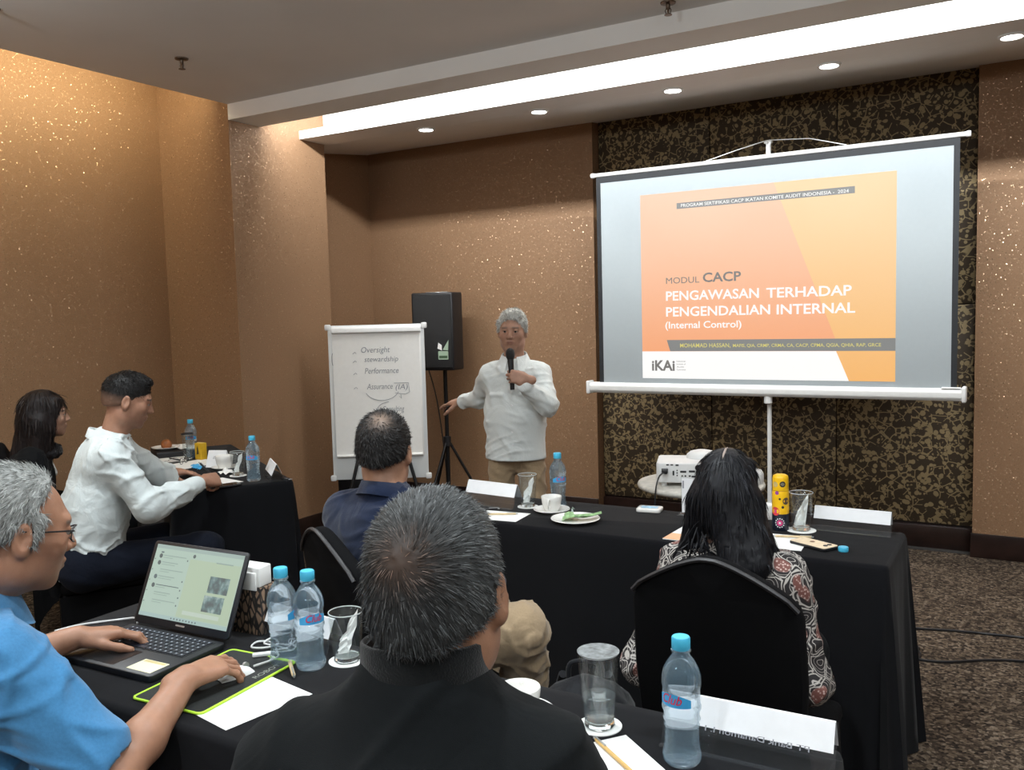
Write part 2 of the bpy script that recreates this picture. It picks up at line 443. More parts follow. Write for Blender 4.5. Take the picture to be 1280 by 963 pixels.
# soffit over the stage, sloping from the light trough up to the wall
struct('ceiling_soffit', prism([(5.0495, Z_TROUGH+0.001), (YP+0.03, Z_SOF+0.006), (YP+0.03, Z_TOP), (5.0495, Z_TOP)], XD-0.05, X_RIGHT, 'x'), M_CEIL)
struct('trim_3', box(XC, X_RIGHT, 5.03, 5.0490, Z_TROUGH+0.19, Z_TOP), M_WHITEPAINT)            # back board of the recess
struct('wall_left', box(XA-0.15, XA, Y_REAR, YB+0.1, 0, Z_TOP), M_WALL)
struct('wall_pillar', box(XA-0.15, XC, YB, YC2, 0, Z_TOP), M_WALL)
struct('wall_left_rear', box(XD-0.15, XD, YC2-0.05, YE+0.2, 0, Z_TOP), M_WALL)
struct('wall_back', box(XD-0.15, XE2, YE, YP+0.12, 0, Z_TOP), M_WALL)
struct('wall_back_pillar', box(XR, X_RIGHT+0.15, YE, YP+0.12, 0, Z_TOP), M_WALL)
struct('wall_right', box(X_RIGHT, X_RIGHT+0.15, Y_REAR, YE, 0, Z_TOP), M_WALL)
struct('wall_rear', box(XA-0.15, X_RIGHT+0.15, Y_REAR-0.15, Y_REAR, 0, Z_TOP), M_WALL)
alc = struct('wall_alcove', box(XE2, XR, YP+0.02, YP+0.12, 0, Z_TOP), M_DARKWOOD)
xs = [XE2+0.002, -1.972, -1.114, XR-0.002]; zs = [0.17, 0.86-0.10, 1.57, 2.30, Z_SOF+0.02]
zs = [0.165, 1.572, Z_SOF+0.015]
for i in range(3):
    for k in range(2):
        g = 0.0035
        struct('panel', box(xs[i]+g, xs[i+1]-g, YP, YP+0.03, zs[k]+g, zs[k+1]-g, 0.003, 1), M_VINE, alc)
# skirting boards
HB = 0.152
struct('baseboard_pillar', join([box(XC, XC+0.014, YB-0.014, YC2+0.004, 0.0, HB, 0.003), box(XA, XC+0.014, YB-0.014, YB, 0, HB, 0.003)]), M_DARKWOOD)
struct('baseboard_left', box(XA, XA+0.014, Y_REAR, YB-0.014, 0, HB, 0.003), M_DARKWOOD)
struct('baseboard_left_rear', box(XD, XD+0.014, YC2, YE, 0, HB, 0.003), M_DARKWOOD)
struct('baseboard_back', box(XD+0.014, XE2, YE-0.014, YE, 0, HB, 0.003), M_DARKWOOD)
struct('baseboard_alcove', box(XE2, XR, YP-0.012, YP+0.02, 0, 0.155, 0.003), M_DARKWOOD)
struct('baseboard_back_pillar', box(XR-0.01, X_RIGHT, YE-0.016, YE, 0, HB, 0.004), M_DARKWOOD)
M_EDGE = simple('floor_edge_strip', (0.075, 0.072, 0.070), rough=0.7, noise=0.2)
struct('trim_4', box(XE2, XR-0.01, YP-0.055, YP-0.012, 0, 0.008), M_EDGE)

# recessed downlights along the soffit
M_LAMP = emissive('lamp_glow', (1.0, 0.98, 0.94), 22.0)
def downlight(x, y, z, label):
    t = thing('downlight', label, 'ceiling light', (x, y, z), 0, 'downlights in the soffit')
    obj('rim', lathe([(0.062, 0.0), (0.062, -0.006), (0.050, -0.010), (0.046, -0.004), (0.046, 0.012), (0.062, 0.012), (0.062, 0.0)], 28), M_WHITEPLASTIC, t)
    obj('lens', lathe([(0, -0.004), (0.046, -0.004), (0.046, 0.006), (0, 0.006)], 24), M_LAMP, t)
    d = bpy.data.lights.new('downlight_beam', 'SPOT'); d.energy = 26; d.spot_size = math.radians(95); d.spot_blend = 0.7; d.shadow_soft_size = 0.04; d.color = (1, 0.97, 0.92)
    lo = bpy.data.objects.new('downlight_beam', d); COL.objects.link(lo); lo.parent = t; lo.location = (0, 0, -0.02)
where = ['lit downlight farthest left in the soffit, above the flip chart', 'second lit downlight from the left in the soffit', 'lit downlight in the soffit above the left part of the screen', 'lit downlight in the soffit above the right part of the screen', 'lit downlight in the soffit at the top right corner of the picture']
for x, lb in zip((-3.607, -2.722, -1.830, -0.953, -0.102), where): downlight(x, 5.045, Z_TROUGH, lb)
# sprinkler heads
M_BRASS = simple('dull_brass', (0.12, 0.085, 0.06), rough=0.4, metal=0.7, noise=0.2)
def sprinkler(x, y, z, label):
    t = thing('sprinkler_head', label, 'sprinkler', (x, y, z), 0, 'sprinklers')
    obj('rosette', lathe([(0, 0), (0.036, 0), (0.034, -0.006), (0.014, -0.010), (0, -0.010)], 20), M_BRASS, t)
    obj('stem', lathe([(0.010, -0.010), (0.010, -0.028), (0.006, -0.032), (0.004, -0.05), (0, -0.05)], 12), M_BRASS, t)
    obj('frame_arm', join([tube([(s*0.008, 0, -0.026), (s*0.014, 0, -0.036), (s*0.010, 0, -0.05), (0, 0, -0.054)], 0.0022, 6) for s in (-1, 1)]), M_BRASS, t)
    obj('deflector', lathe([(0, -0.054), (0.018, -0.055), (0.018, -0.057), (0, -0.057)], 14), M_BRASS, t)
sprinkler(-3.936, 3.29, Z_CEIL, 'brass sprinkler head on the left of the plain ceiling')
sprinkler(-3.985, 2.315, Z_CEIL, 'brass sprinkler head cut off by the top left corner')
sprinkler(-1.462, 3.983, Z_CEIL, 'brass sprinkler head at the top edge of the picture near the beam')

# ================================================================== furniture and objects
TZ = 0.77
def cloth_mesh(L_, W_, h, r=0.018, flare=0.035, seed=0, npl=3):
    """fitted cloth over a table of length L_ (x) and width W_ (y): top at z=h, skirt down to the floor"""
    rnd = random.Random(seed)
    per = []
    def seg(a, b, n):
        for k in range(n): per.append((a[0]+(b[0]-a[0])*k/n, a[1]+(b[1]-a[1])*k/n))
    x, y = L_/2, W_/2
    cr = 0.02
    corners = [(x, -y), (x, y), (-x, y), (-x, -y)]
    pts = []
    nL, nW = max(24, int(L_*40)), max(12, int(W_*40))
    ring = []
    def arc(cx, cy, a0):
        for k in range(5):
            a = a0 + PI/2*k/4; ring.append((cx+cr*math.cos(a), cy+cr*math.sin(a), math.cos(a), math.sin(a), 1.0))
    def side(p, q, nx, ny, n):
        ln = math.hypot(q[0]-p[0], q[1]-p[1])
        for k in range(1, n):
            t = k/n; d = min(t, 1-t)*ln
            ring.append((p[0]+(q[0]-p[0])*t, p[1]+(q[1]-p[1])*t, nx, ny, math.exp(-(d/0.11)**2)))
    arc(x-cr, -y+cr, -PI/2); side((x, -y+cr), (x, y-cr), 1, 0, nW)
    arc(x-cr, y-cr, 0); side((x-cr, y), (-x+cr, y), 0, 1, nL)
    arc(-x+cr, y-cr, PI/2); side((-x, y-cr), (-x, -y+cr), -1, 0, nW)
    arc(-x+cr, -y+cr, PI); side((-x+cr, -y), (x-cr, -y), 0, -1, nL)
    n = len(ring)
    ph = [rnd.uniform(0, 6.28) for _ in range(6)]
    vs = []; fs = []
    levels = [(h, -0.012), (h-0.004, -0.004), (h-0.016, 0.001)]
    for k in range(1, 13): levels.append((h-0.016-(h-0.022)*(k/12), None))
    for li, (z, off) in enumerate(levels):
        d = (h-z)/h
        for i, (px, py, nx, ny, cw) in enumerate(ring):
            s = i/n*2*PI
            o = off if off is not None else 0.001 + flare*(0.25*d + cw*d**0.9)
            if off is None:
                s_len = (px*ny*1 - py*nx)
                o += d*0.010*(math.sin(9*s_len+ph[0]) + 0.6*math.sin(21*s_len+ph[1])) + cw*d*0.02*math.sin(60*s_len+ph[2])
            vs.append((px+nx*o, py+ny*o, z))
    for li in range(len(levels)-1):
        for i in range(n):
            j = (i+1) % n
            fs.append((li*n+i, (li+1)*n+i, (li+1)*n+j, li*n+j))
    fs.append(tuple(range(n)))
    me = pydata(vs, fs)
    bm = bmesh.new(); bm.from_mesh(me); bmesh.ops.recalc_face_normals(bm, faces=list(bm.faces)); bm.to_mesh(me); bm.free()
    auto_smooth(me, 60)
    return me
def covered_table(cx, cy, L_, W_, rz, label, seed):
    t = thing('banquet_table', label, 'table', (cx, cy, 0), rz, 'black-clothed tables')
    obj('tablecloth', cloth_mesh(L_, W_, TZ, seed=seed), M_BLACKCLOTH, t)
    obj('tabletop', box(-L_/2+0.02, L_/2-0.02, -W_/2+0.02, W_/2-0.02, TZ-0.03, TZ-0.004), M_DARKWOOD, t)
    for sx in (-1, 1):
        for sy in (-1, 1):
            obj('leg', tube([(sx*(L_/2-0.09), sy*(W_/2-0.07), 0.0), (sx*(L_/2-0.09), sy*(W_/2-0.07), TZ-0.03)], 0.013, 8), M_BLACKMETAL, t)
    return t
covered_table(-1.315, 3.122, 1.90, 0.472, 0, 'long black-clothed table in the middle, with plate, thermos and nameplates', 1)
covered_table(-1.26, 1.385, 1.96, 0.51, 0, 'black-clothed table nearest the viewer, under laptop and water bottles', 2)
LD = Vector((0.514, 0.857)); LN = Vector((-0.857, 0.514))          # depth and length directions of the slanted table
LC = Vector((-3.222, 3.250))                                       # its right far corner
def lt(a, d, z=TZ):
    """point on the slanted table: a along its length from the near end, d back from its far edge"""
    p = LC + LN*a - LD*d
    return (p.x, p.y, z)
LANG = math.atan2(-LN.y, -LN.x)
_c = lt(0.79, 0.29, 0)
covered_table(_c[0], _c[1], 1.58, 0.58, LANG, 'slanted black-clothed table by the left wall, under papers and a bottle', 3)

# ------------------------------------------------------------------ chairs
def arch_outline(w0, w1, z0, zs_, zc, n=10):
    """back outline: bottom width w0, shoulder width w1 at zs_, low peaked crest zc"""
    R = [(w0/2, z0), (w1/2+0.004, z0+(zs_-z0)*0.55), (w1/2, zs_-0.05), (w1/2-0.008, zs_-0.022), (w1/2-0.03, zs_+0.002)]
    for k in range(1, n):
        t = k/n; x = (w1/2-0.03)*(1-t); R.append((x, zs_+0.002+(zc-zs_)*(1-(1-t)**1.5*1.0) if t < 1 else zc))
    R = [(a, b) for a, b in R] + [(0, zc)]
    Lh = [(-a, b) for a, b in R[:-1]][::-1]
    return R + Lh
def slab(outline, th, y0, tilt, zpiv, inset=0.012):
    """padded board standing in xz, thickness th, tilted back about zpiv"""
    n = len(outline); vs = []; fs = []
    cx = 0; cz = sum(p[1] for p in outline)/n
    rows = [(-th/2, inset), (-th/2+0.008, 0.003), (-th/2+0.016, 0), (th/2-0.016, 0), (th/2-0.008, 0.003), (th/2, inset)]
    def ins(p, d):
        v = Vector((p[0]-cx, p[1]-cz)); l = v.length
        v = v*(max(l-d, 0)/l); return v.x+cx, v.y+cz
    for yy, d in rows:
        for p in outline:
            a, b = ins(p, d)
            bow = -0.02*(1-(abs(a)/0.22)**2)
            vs.append((a, y0+yy+bow - (b-zpiv)*math.tan(tilt), b))
    for r in range(len(rows)-1):
        for i in range(n):
            j = (i+1) % n; fs.append((r*n+i, r*n+j, (r+1)*n+j, (r+1)*n+i))
    # grid caps: centre column fan rows
    for r, fl in ((0, True), (len(rows)-1, False)):
        c = len(vs); zz = cz; vs.append((0, y0+rows[r][0]-0.02-(zz-zpiv)*math.tan(tilt), zz))
        for i in range(n):
            j = (i+1) % n
            fs.append((r*n+j, r*n+i, c) if fl else (r*n+i, r*n+j, c))
    me = pydata(vs, fs)
    bm = bmesh.new(); bm.from_mesh(me); bmesh.ops.recalc_face_normals(bm, faces=list(bm.faces)); bm.to_mesh(me); bm.free()
    return auto_smooth(me, 45)
M_PIPING = simple('dark_grey_piping', (0.018, 0.017, 0.019), rough=0.5, noise=0.1)
def make_chair(label, loc, rz, top=0.99):
    t = thing('covered_chair', label, 'chair', loc, rz, 'black-covered banquet chairs')
    ol = arch_outline(0.40, 0.425, 0.40, top-0.085, top)
    obj('backrest', slab(ol, 0.045, -0.215, 0.13, 0.45), M_CHAIRCLOTH, t)
    path = [(a, -0.222-(b-0.45)*math.tan(0.13)-0.02*(1-(abs(a)/0.22)**2)-0.018, b-0.004) for a, b in ol[3:-3]]
    obj('piping', tube(path, 0.0062, 6), M_PIPING, t)
    obj('seat', box(-0.215, 0.215, -0.20, 0.23, 0.40, 0.465, 0.028, 3), M_CHAIRCLOTH, t)
    obj('seat_skirt', cloth_box(0.205, 0.215, 0.015, 0.40, 0.40), M_CHAIRCLOTH, t)
    for sx in (-1, 1):
        for sy in (-1, 1):
            obj('leg', tube([(sx*0.19, sy*0.19, 0.0), (sx*0.18, sy*0.18, 0.42)], [0.011, 0.013], 8), M_BLACKMETAL, t)
    return t
def cloth_box(hx, hy, yc, z1, h):
    vs, fs = [], []
    ring = []
    for a, b, n in (((hx, -hy), (hx, hy), 10), ((hx, hy), (-hx, hy), 10), ((-hx, hy), (-hx, -hy), 10), ((-hx, -hy), (hx, -hy), 10)):
        for k in range(n): ring.append((a[0]+(b[0]-a[0])*k/n, a[1]+(b[1]-a[1])*k/n))
    n = len(ring)
    for li in range(6):
        d = li/5
        for i, (a, b) in enumerate(ring):
            # between the legs the stretch cover curves inwards
            m = max(abs(a)/hx if abs(b) >= hy-1e-6 else 0, abs(b)/hy if abs(a) >= hx-1e-6 else 0)
            s = 1 - 0.16*(1-m**2)*math.sin(d*PI*0.9)
            zz = z1-(z1-0.02)*d*(0.55+0.45*m**3)
            vs.append((a*s, yc+b*s, zz))
    for li in range(5):
        for i in range(n):
            j = (i+1) % n; fs.append((li*n+i, (li+1)*n+i, (li+1)*n+j, li*n+j))
    me = pydata(vs, fs); shade_smooth(me); return me
chair0 = make_chair('black-covered chair with arched back, under the woman with long black hair', (-0.652, 2.325, 0), 0.0)
dup(chair0, (-1.59, 2.12, 0), math.radians(-27), 'black-covered chair under the man in navy at the middle table')
FACE = math.atan2(-LD.x, LD.y)
dup(chair0, (-3.70, 2.50, 0), FACE, 'black-covered chair under the man writing in a white shirt')
dup(chair0, (-4.42, 2.80, 0), FACE, 'black-covered chair under the woman in a black jacket by the left wall')
dup(chair0, (-1.80, 0.86, 0), math.radians(-8), 'black-covered chair under the man typing in a blue shirt')
dup(chair0, (-0.655, 0.85, 0), math.radians(6), 'black-covered chair under the man in the black jacket, nearest the viewer')

# ------------------------------------------------------------------ projection screen with the slide
SY = 5.55
M_SCREEN = simple('screen_fabric', (0.33, 0.37, 0.39), rough=0.85, noise=0.01)
M_SCRBLACK = simple('screen_border', (0.012, 0.014, 0.017), rough=0.7, noise=0.1)
M_SCRBAR = simple('white_enamel', (0.72, 0.73, 0.72), rough=0.4, noise=0.02)
ps = thing('projection_screen', 'pull-up projection screen on a white pole showing an orange slide', 'screen', (-1.41, SY, 0))
def sx_(x): return x+1.41
fab = obj('screen_fabric', box(sx_(-2.565), sx_(-0.352), -0.0015, 0.0015, 1.09, 2.50), M_SCRBLACK, ps)
obj('white_field', box(sx_(-2.532), sx_(-0.383), -0.0035, -0.0017, 1.085, 2.452), M_SCREEN, ps)
# top bar
tb = obj('top_bar', xform(tube([(sx_(-2.585), 0, 2.507), (sx_(-0.314), 0, 2.507)], 0.014, 12), Matrix()), M_SCRBAR, ps)
for e in (-2.589, -0.311):
    obj('end_cap', xform(lathe([(0, -0.012), (0.016, -0.012), (0.018, 0), (0.016, 0.012), (0, 0.012)], 14), TR(sx_(e), 0, 2.507, 0, PI/2, 0)), M_WHITEPLASTIC, tb)
# roller case
case = obj('roller_case', prism([(0.034, 1.030), (0.040, 1.060), (0.034, 1.092), (0.006, 1.100), (-0.022, 1.092), (-0.034, 1.075), (-0.034, 1.045), (-0.024, 1.026)], sx_(-2.635), sx_(-0.318), 'x', 0.004), M_SCRBAR, ps)
for e, w in ((-2.642, 0.03), (-0.314, 0.03)):
    obj('end_cap', box(sx_(e)-0.012, sx_(e)+0.012, -0.042, 0.046, 1.018, 1.108, 0.008, 3), M_WHITEPLASTIC, case)
obj('latch', box(sx_(-0.43), sx_(-0.33), -0.028, 0.0, 1.094, 1.104, 0.004), M_WHITEPLASTIC, case)
# hanger hook and cord
obj('hook', join([box(-0.012, 0.012, 0.012, 0.034, 2.50, 2.60, 0.004), box(-0.024, 0.024, 0.008, 0.036, 2.588, 2.606, 0.004), tube([(0, 0.01, 2.60), (0.02, -0.012, 2.585), (0.012, -0.02, 2.56)], 0.006, 8)]), M_SCRBAR, ps)
obj('hanger_cord', tube([(sx_(-1.80), 0, 2.520), (sx_(-1.60), 0.0, 2.566), (-0.01, 0.005, 2.604), (0.01, 0.005, 2.604), (0.25, 0, 2.585), (sx_(-0.95), 0, 2.522)], 0.003, 6), M_SCRBAR, ps)
# pole, tripod
obj('pole', tube([(0, 0.03, 0.25), (0, 0.03, 2.60)], 0.014, 12), M_SCRBAR, ps)
obj('pole_collar', lathe([(0.018, 0.98), (0.026, 0.985), (0.026, 1.025), (0.018, 1.03)], 14), M_SCRBAR, ps)
obj('tripod_hub', xform(lathe([(0, 0.24), (0.034, 0.24), (0.038, 0.26), (0.038, 0.32), (0.03, 0.34), (0.016, 0.345), (0, 0.345)], 16), TR(0, 0.03, 0)), M_WHITEPLASTIC, ps)
for k in range(3):
    a = PI/2 + 2*PI*k/3
    lg = obj('leg', tube([(0, 0.03, 0.30), (0.42*math.cos(a), 0.03+0.42*math.sin(a), 0.012)], 0.011, 8), M_SCRBAR, ps)
    obj('rubber_foot', xform(lathe([(0, 0), (0.016, 0), (0.014, 0.03), (0, 0.03)], 10), TR(0.42*math.cos(a), 0.03+0.42*math.sin(a), 0.0)), M_BLACKPLASTIC, lg)
# the projected slide: light on the cloth, built as thin luminous sheets
def slide_sheet(name, poly, mat, layer, parent):
    me = prism([(sx_(x), z) for x, z in poly], -0.0037-layer*0.0003-0.0002, -0.0037-layer*0.0003, 'y')
    return obj(name, me, mat, parent)
def slide_mat(name, c0, c1=None, axis=0, strength=1.0):
    m, nt, b = new_mat(name)
    b.inputs['Base Color'].default_value = (0.10, 0.10, 0.10, 1); b.inputs['Roughness'].default_value = 0.9; b.inputs['Specular IOR Level'].default_value = 0.1
    if c1 is None: b.inputs['Emission Color'].default_value = (*c0, 1)
    else:
        sp = N(nt, 'ShaderNodeSeparateXYZ'); L(nt, coords(nt), sp.inputs[0])
        mr = N(nt, 'ShaderNodeMapRange', i_1=1.13 if axis == 2 else -0.85, i_2=2.35 if axis == 2 else 0.75); L(nt, sp.outputs[axis], mr.inputs[0])
        r = ramp(nt, mr.outputs[0], [(0.0, c0), (1.0, c1)]); L(nt, r.outputs[0], b.inputs['Emission Color'])
    b.inputs['Emission Strength'].default_value = strength
    return m
S_OR = slide_mat('slide_orange', srgb(250, 152, 80), srgb(252, 202, 164), 2, 0.86)
S_YE = slide_mat('slide_yellow', srgb(251, 180, 84), srgb(252, 212, 152), 2, 0.86)
S_WH = slide_mat('slide_white', (1.0, 0.99, 0.97), None, 0, 0.9)
S_GR = slide_mat('slide_grey', srgb(120, 122, 120), None, 0, 0.75)
S_GT = slide_mat('slide_grey_text', srgb(112, 108, 104), None, 0, 0.6)
S_YT = slide_mat('slide_yellow_text', srgb(240, 226, 110), None, 0, 0.7)
X0, X1, Z0, Z1 = -2.246, -0.674, 1.130, 2.345
xsp = lambda z: -1.372 + (2.345-z)/(2.345-1.38)*(-1.001+1.372)*0.985
slide = slide_sheet('slide_image', [(X0, 1.31), (xsp(1.31), 1.31), (xsp(2.345), Z1), (X0, Z1)], S_OR, 0, ps)
slide_sheet('slide_field', [(xsp(1.31), 1.31), (X1, 1.31), (X1, Z1), (xsp(2.345), Z1)], S_YE, 0, slide)
slide_sheet('slide_field', [(X0, Z0), (-0.930, Z0), (-1.004, 1.31), (X0, 1.31)], S_WH, 0, slide)
slide_sheet('slide_field', [(-0.930, Z0), (X1, Z0), (X1, 1.31), (-1.004, 1.31)], S_YE, 0, slide)
slide_sheet('slide_banner', [(-1.994, 2.235), (-0.901, 2.238), (-0.901, 2.279), (-1.994, 2.273)], S_GR, 1, slide)
slide_sheet('slide_banner', [(-2.049, 1.311), (X1, 1.311), (X1, 1.385), (-2.072, 1.385)], S_GR, 1, slide)
def slide_text(body, x, z, width, height, mat, bold=0.0, shear=0.0):
    return obj('slide_lettering', text_mesh(body, width, height, bold, shear), mat, slide, (sx_(x), -0.0046, z), ROT_WALL)
slide_text('PROGRAM SERTIFIKASI CACP IKATAN KOMITE AUDIT INDONESIA -  2024', -1.965, 2.245, 1.03, 0.020, S_WH, 0.008)
slide_text('MODUL', -2.072, 1.755, 0.225, 0.040, S_GT, 0.0)
slide_text('CACP', -1.823, 1.757, 0.247, 0.058, S_GT, 0.020)
slide_text('PENGAWASAN', -2.074, 1.645, 0.610, 0.060, S_WH, 0.018); slide_text('TERHADAP', -1.418, 1.643, 0.502, 0.060, S_WH, 0.018)
slide_text('PENGENDALIAN', -2.075, 1.541, 0.680, 0.060, S_WH, 0.018); slide_text('INTERNAL', -1.355, 1.539, 0.459, 0.060, S_WH, 0.018)
slide_text('(Internal Control)', -2.081, 1.462, 0.506, 0.044, S_WH, 0.014)
slide_text('MOHAMAD HASSAN,', -1.981, 1.336, 0.335, 0.026, S_YT, 0.010)
slide_text('MAFIS, QIA, CRMP, CRMA, CA, CACP, CPMA, QGIA, QHIA, RAP, GRCE', -1.630, 1.337, 0.878, 0.020, S_YT, 0.010)
slide_text('iKAi', -2.179, 1.184, 0.160, 0.066, S_GT, 0.03)
for k, wd in enumerate(('Indonesian', 'Institute of', 'Audit', 'Committee')):
    slide_text(wd, -2.006, 1.240-0.0185*k, 0.05+0.012*(len(wd) > 6), 0.010, S_GT)

# ------------------------------------------------------------------ flip chart
FR, FU, FF = Vector((_r.x, _r.y, 0)).normalized(), Vector((0, 0, 1)), None
fcx, fcy = -3.94, 4.83
FANG = math.atan2(FR.y, FR.x)+0.02
M_BOARD = simple('white_board', (0.72, 0.75, 0.76), rough=0.3, noise=0.01)
M_INK = simple('marker_ink', (0.22, 0.24, 0.27), rough=0.7)
fc = thing('flip_chart', 'white flip chart on a black tripod with handwritten words, beside the standing man', 'flip chart', (fcx, fcy, 0), FANG)
BW, BZ0, BZ1 = 0.335, 0.448, 1.535
board = obj('board', prism(rrect(-BW, BW, BZ0, BZ1, 0.03), -0.010, 0.012, 'y', 0.003), M_BOARD, fc)
pad = obj('paper_pad', box(-BW+0.035, BW-0.025, -0.016, -0.010, BZ0+0.16, BZ1-0.035, 0.001), M_PAPER, fc)
obj('paper_sheet', box(-BW+0.03, BW-0.035, -0.019, -0.0165, BZ0+0.175, BZ1-0.04), M_PAPER, pad)
obj('page_roll', tube([(-BW+0.035, -0.022, BZ0+0.17), (BW-0.035, -0.022, BZ0+0.17)], 0.010, 8), M_PAPER, pad)
obj('clamp_bar', prism([(-0.040, BZ1-0.052), (-0.034, BZ1-0.020), (-0.010, BZ1-0.008), (-0.010, BZ1-0.058)], -BW+0.03, BW-0.02, 'x', 0.004), M_WHITEPLASTIC, fc)
for sx in (-1, 1):
    for z in (BZ0+0.012, BZ1-0.012):
        obj('corner_cap', prism(rrect(sx*BW-0.020, sx*BW+0.020, z-0.020, z+0.020, 0.008, 3), -0.014, 0.016, 'y', 0.003), M_WHITEPLASTIC, fc)
def hand(word, x, z, w, h, slant=0.2):
    return obj('handwriting', text_mesh(word, w, h, -0.004, slant), M_INK, board, (x, -0.0203, z), ROT_WALL)
hand('Oversight', -0.105, 1.342, 0.20, 0.040); hand('stewardship', -0.085, 1.278, 0.235, 0.036); hand('Performance', -0.085, 1.195, 0.235, 0.040)
hand('Assurance', -0.075, 1.085, 0.18, 0.040); hand('(IA)', 0.125, 1.080, 0.085, 0.036); hand('Consulting', 0.03, 0.925, 0.15, 0.040)
def ink(pts, r=0.0016):
    return obj('pen_stroke', tube([(a, -0.0205, b) for a, b in pts], r, 5), M_INK, board)
ink([(-0.300+0.012*math.cos(t), 1.30+0.045*math.sin(t)) for t in np.linspace(PI*0.62, PI*1.38, 9)], 0.002)
ink([(0.03+0.12*math.cos(t), 1.09+0.085*math.sin(t)) for t in np.linspace(PI*1.12, PI*1.9, 12)])
ink([(0.115, 1.125), (0.215, 1.125), (0.222, 1.06), (0.19, 1.045), (0.12, 1.055)])
ink([(0.16, 1.045), (0.163, 1.015), (0.15, 1.03)])
ink([(0.09+0.10*math.cos(t), 0.935+0.06*math.sin(t)) for t in np.linspace(PI*0.55, PI*1.5, 14)])
for z in (1.335, 1.275, 1.19, 1.09): ink([(-0.165, z), (-0.150, z+0.012), (-0.140, z+0.002)])
# tripod
for a, b in (((-0.12, 0.02, 0.75), (-0.30, -0.12, 0.0)), ((0.14, 0.02, 0.80), (0.36, -0.10, 0.0)), ((0, 0.05, 0.9), (0.02, 0.42, 0.0)), ):
    lg = obj('leg', tube([a, b], 0.012, 8), M_BLACKMETAL, fc)
    obj('rubber_foot', xform(lathe([(0, 0), (0.017, 0), (0.014, 0.03), (0, 0.03)], 10), TR(b[0], b[1], 0)), M_BLACKPLASTIC, lg)
obj('brace', tube([(0.30, -0.07, 0.24), (0.02, 0.36, 0.15)], 0.008, 6), M_BLACKMETAL, fc)
obj('support_post', box(-0.03, 0.03, 0.012, 0.05, 0.42, 1.45, 0.004), M_BLACKMETAL, fc)

# ------------------------------------------------------------------ loudspeaker on stand, floor box
M_GRILLE = simple('speaker_grille', (0.010, 0.010, 0.011), rough=0.55, bump=0.6, bscale=500)
sp = thing('loudspeaker', 'black loudspeaker raised behind the flip chart', 'loudspeaker', (-3.995, 5.66, 1.165), FANG-0.28)
obj('cabinet', prism([(-0.165, -0.13), (0.165, -0.13), (0.195, 0.02), (0.13, 0.19), (-0.13, 0.19), (-0.195, 0.02)], 0.0, 0.60, 'z', 0.012), M_BLACKPLASTIC, sp)
obj('grille', box(-0.155, 0.155, -0.138, -0.128, 0.02, 0.58, 0.006), M_GRILLE, sp)
obj('handle', box(-0.09, 0.09, -0.02, 0.06, 0.598, 0.606, 0.003), M_GREYMETAL, sp)
M_STICK = simple('pale_green_print', (0.36, 0.48, 0.36), rough=0.6)
st_ = obj('logo_plate', prism(rrect(0.045, 0.125, 0.085, 0.150, 0.006), -0.141, -0.1385, 'y'), M_STICK, sp)
obj('logo_mark', prism([(0.04, 0.17), (0.075, 0.155), (0.075, 0.195), (0.048, 0.215)], -0.141, -0.1385, 'y'), M_PAPER, st_)
obj('logo_mark', prism([(0.082, 0.16), (0.125, 0.155), (0.13, 0.235)], -0.141, -0.1385, 'y'), M_STICK, st_)
obj('logo_mark', box(0.052, 0.118, -0.1418, -0.1402, 0.095, 0.115), simple('dark_green_print', (0.05, 0.10, 0.05), rough=0.6), st_)
ss = thing('speaker_stand', 'black tripod stand carrying the loudspeaker', 'stand', (-3.97, 5.70, 0))
obj('pole', tube([(0, 0, 0.10), (0, 0, 1.164)], 0.017, 10), M_BLACKMETAL, ss)
obj('collar', lathe([(0.017, 0.55), (0.03, 0.555), (0.03, 0.63), (0.017, 0.635)], 12), M_BLACKPLASTIC, ss)
for k in range(3):
    a = 0.5 + 2*PI*k/3
    e = (0.33*math.cos(a), 0.33*math.sin(a), 0.01)
    lg = obj('leg', tube([(0.02*math.cos(a), 0.02*math.sin(a), 0.58), e], 0.011, 8), M_BLACKMETAL, ss)
    obj('rubber_foot', xform(lathe([(0, 0), (0.015, 0), (0.013, 0.03), (0, 0.03)], 10), TR(e[0], e[1], 0)), M_BLACKPLASTIC, lg)
tag(obj('speaker_cable', tube(spline([(-4.20, 5.80, 1.62), (-4.26, 5.80, 1.68), (-4.275, 5.78, 1.55), (-4.25, 5.80, 1.30), (-4.15, 5.83, 0.9), (-4.10, 5.86, 0.3), (-4.12, 5.85, 0.006)], 6), 0.005, 6), M_BLACKPLASTIC), 'thin black cable hanging from the back of the loudspeaker', 'cable')
fb = thing('equipment_case', 'black equipment case with a white socket panel, left of the flip chart', 'equipment case', (-4.70, 5.52, 0), FANG)
obj('cabinet', box(-0.20, 0.24, -0.16, 0.16, 0.0, 0.47, 0.012), M_BLACKPLASTIC, fb)
pn = obj('socket_strip', box(-0.16, -0.03, -0.10, -0.02, 0.471, 0.60, 0.006), M_WHITEPLASTIC, fb)
for k, z in ((0, 0.505), (1, 0.545)):
    for dx in (-0.105, -0.085):
        obj('socket_hole', xform(lathe([(0, 0), (0.006, 0), (0.006, 0.002), (0, 0.002)], 10), TR(dx+0.012*k, -0.1005, z, PI/2, 0, 0)), M_BLACKPLASTIC, pn)

